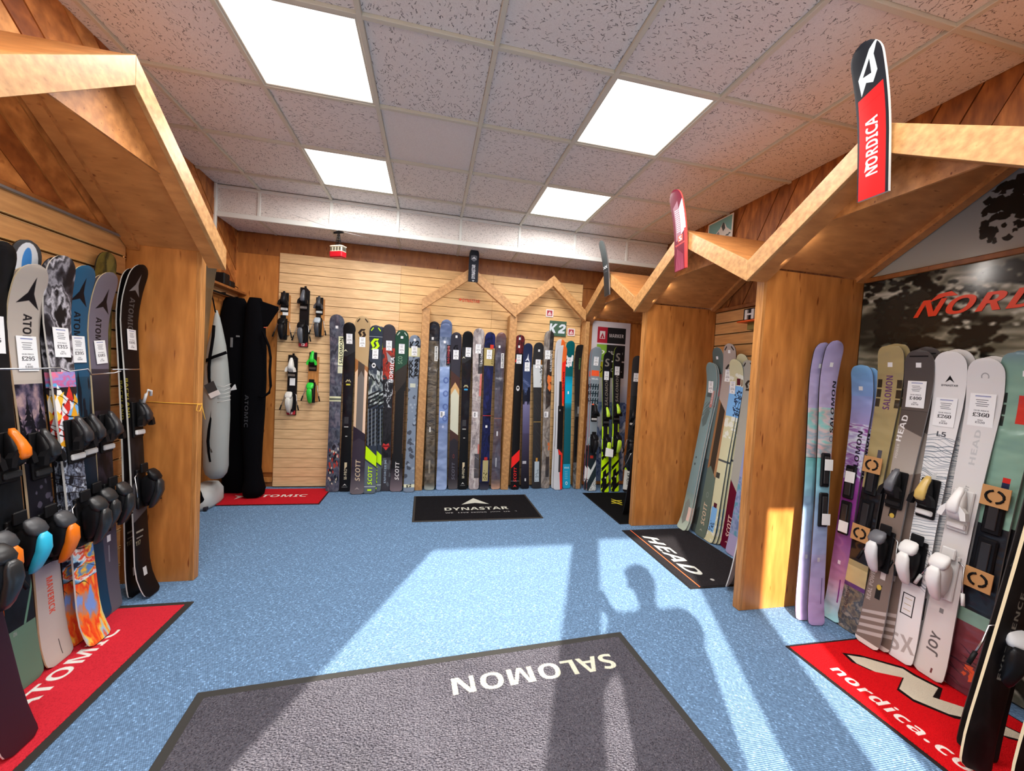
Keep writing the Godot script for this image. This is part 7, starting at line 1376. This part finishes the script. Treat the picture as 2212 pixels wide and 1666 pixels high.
func photographer():
	var o := thing("person", "person in a dark jacket holding up a phone, seen only as a shadow", "person")
	var X := Vector3(1.80, 0, 2.36)   # feet; faces -z, body turned a little
	var J := func(x, y, z) -> Vector3: return X + Vector3(x, y, z)
	var hipL: Vector3 = J.call(-0.095, 0.9, 0); var hipR: Vector3 = J.call(0.095, 0.9, 0)
	var shL: Vector3 = J.call(-0.185, 1.36, -0.02); var shR: Vector3 = J.call(0.185, 1.36, -0.02)
	var elL: Vector3 = J.call(-0.30, 1.13, -0.14); var elR: Vector3 = J.call(0.16, 1.10, -0.18)
	var wrL: Vector3 = J.call(-0.275, 1.245, -0.36); var wrR: Vector3 = J.call(-0.09, 1.235, -0.375)
	var bones := [[hipL, J.call(-0.1, 0.48, -0.01), 0.085, 0.06], [J.call(-0.1, 0.48, -0.01), J.call(-0.105, 0.09, 0.02), 0.058, 0.042], [hipR, J.call(0.11, 0.48, -0.02), 0.085, 0.06], [J.call(0.11, 0.48, -0.02), J.call(0.12, 0.09, 0.02), 0.058, 0.042],
		[J.call(-0.105, 0.045, 0.03), J.call(-0.115, 0.035, -0.15), 0.042, 0.034], [J.call(0.12, 0.045, 0.03), J.call(0.135, 0.035, -0.15), 0.042, 0.034],
		[hipL, hipR, 0.1, 0.1], [J.call(-0.06, 0.92, 0), J.call(-0.09, 1.25, -0.01), 0.13, 0.135], [J.call(0.06, 0.92, 0), J.call(0.09, 1.25, -0.01), 0.13, 0.135], [shL, shR, 0.082, 0.082], [J.call(0, 1.36, -0.01), J.call(-0.005, 1.47, -0.03), 0.06, 0.052],
		[shL, elL, 0.062, 0.048], [elL, wrL, 0.047, 0.034], [shR, elR, 0.062, 0.048], [elR, wrR, 0.047, 0.034]]
	var st := mk()
	nets(st, bones, 0.018, 0.03, func(p): return Color(0.05, 0.06, 0.10) if p.y > 0.93 else (Color(0.06, 0.09, 0.16) if p.y > 0.10 else Color(0.03, 0.03, 0.03)))
	# head with nose, brow, chin and ears, turned to the phone
	var hc: Vector3 = J.call(-0.01, 1.60, -0.05)
	nets(st, [[J.call(-0.006, 1.45, -0.03), hc - Vector3(0, 0.06, 0), 0.05, 0.05], [hc + Vector3(0, 0.03, 0.02), hc + Vector3(0, 0.02, -0.02), 0.085, 0.078], [hc + Vector3(0, -0.05, -0.03), hc + Vector3(-0.005, -0.085, -0.055), 0.055, 0.032], [hc + Vector3(-0.002, 0.0, -0.09), hc + Vector3(-0.003, -0.03, -0.11), 0.010, 0.014], [hc + Vector3(-0.03, 0.012, -0.088), hc + Vector3(0.026, 0.012, -0.088), 0.012, 0.012], [hc + Vector3(-0.018, -0.058, -0.082), hc + Vector3(0.014, -0.058, -0.082), 0.009, 0.009], [hc + Vector3(-0.08, 0.01, 0.0), hc + Vector3(-0.082, -0.03, -0.005), 0.016, 0.012], [hc + Vector3(0.08, 0.01, 0.0), hc + Vector3(0.082, -0.03, -0.005), 0.016, 0.012]], 0.007, 0.016, func(_p): return Color(0.55, 0.33, 0.24))
	# hands: palm, thumb, four bent fingers round the phone's edges
	for s in [0, 1]:
		var w: Vector3 = wrL if s == 0 else wrR
		var d := 1.0 if s == 0 else -1.0
		var pc := w + Vector3(0.012 * d, 0.03, -0.05)
		var hb := [[w, pc, 0.03, 0.026], [pc + Vector3(0, 0.02, 0), pc + Vector3(0, -0.03, -0.01), 0.022, 0.022], [pc + Vector3(0, -0.03, 0.01), pc + Vector3(0.03 * d, -0.02, 0.012), 0.012, 0.01], [pc + Vector3(0.03 * d, -0.02, 0.012), pc + Vector3(0.055 * d, 0.0, 0.006), 0.01, 0.008]]
		for k in 4:
			var y := 0.034 - 0.02 * k
			var a := pc + Vector3(-0.004 * d, y, -0.02); var b := a + Vector3(-0.006 * d, 0.004, -0.032 + 0.004 * absf(k - 1.0)); var c := b + Vector3(0.026 * d, 0.002, -0.012)
			hb.append([a, b, 0.0095, 0.0088]); hb.append([b, c, 0.0088, 0.0075])
		nets(st, hb, 0.005, 0.006, func(_p): return Color(0.55, 0.33, 0.24))
	var m := mat(Color(1, 1, 1), 0.75); m.vertex_color_use_as_albedo = true
	obj("body", st, m, o)
	var hr := mk()
	nets(hr, [[hc + Vector3(0, 0.055, 0.015), hc + Vector3(0, 0.05, 0.0), 0.082, 0.078], [hc + Vector3(0, 0.02, 0.05), hc + Vector3(0, -0.05, 0.055), 0.07, 0.05], [hc + Vector3(-0.06, 0.05, -0.03), hc + Vector3(0.05, 0.06, -0.04), 0.032, 0.032]], 0.01, 0.02, func(_p): return Color(0.04, 0.03, 0.02))
	obj("hair", hr, m, o)
	var ph := thing("phone", "phone held up by the photographer, just behind the viewpoint", "phone", Transform3D(Basis(Vector3(0, 0, 1), 0.0547), Vector3(1.598, 1.302, 1.905)))
	var pb := mk(); bx(pb, Vector3.ZERO, Vector3(0.158, 0.074, 0.008), 0.003); obj("phone_body", pb, pm(rgb(20, 20, 24), 0.3), ph)
	var pl := mk(); tube(pl, [Vector3(-0.05, 0.014, -0.004), Vector3(-0.05, 0.014, -0.0075)], 0.009, 12); obj("phone_camera", pl, pm(rgb(10, 10, 12), 0.1), ph)

# ------------------------------------------------------------------ all together
func _ready():
	set_view()
	var t0 := Time.get_ticks_msec()
	make_materials(); make_tags()
	ceiling_and_soffit(); shell(); bays()
	mats(); all_skis(); finish_prints()
	wall_bindings(); signs(); left_corner(); photographer()
	print("built in ", Time.get_ticks_msec() - t0, " ms, prints ", atlas_strips.size())
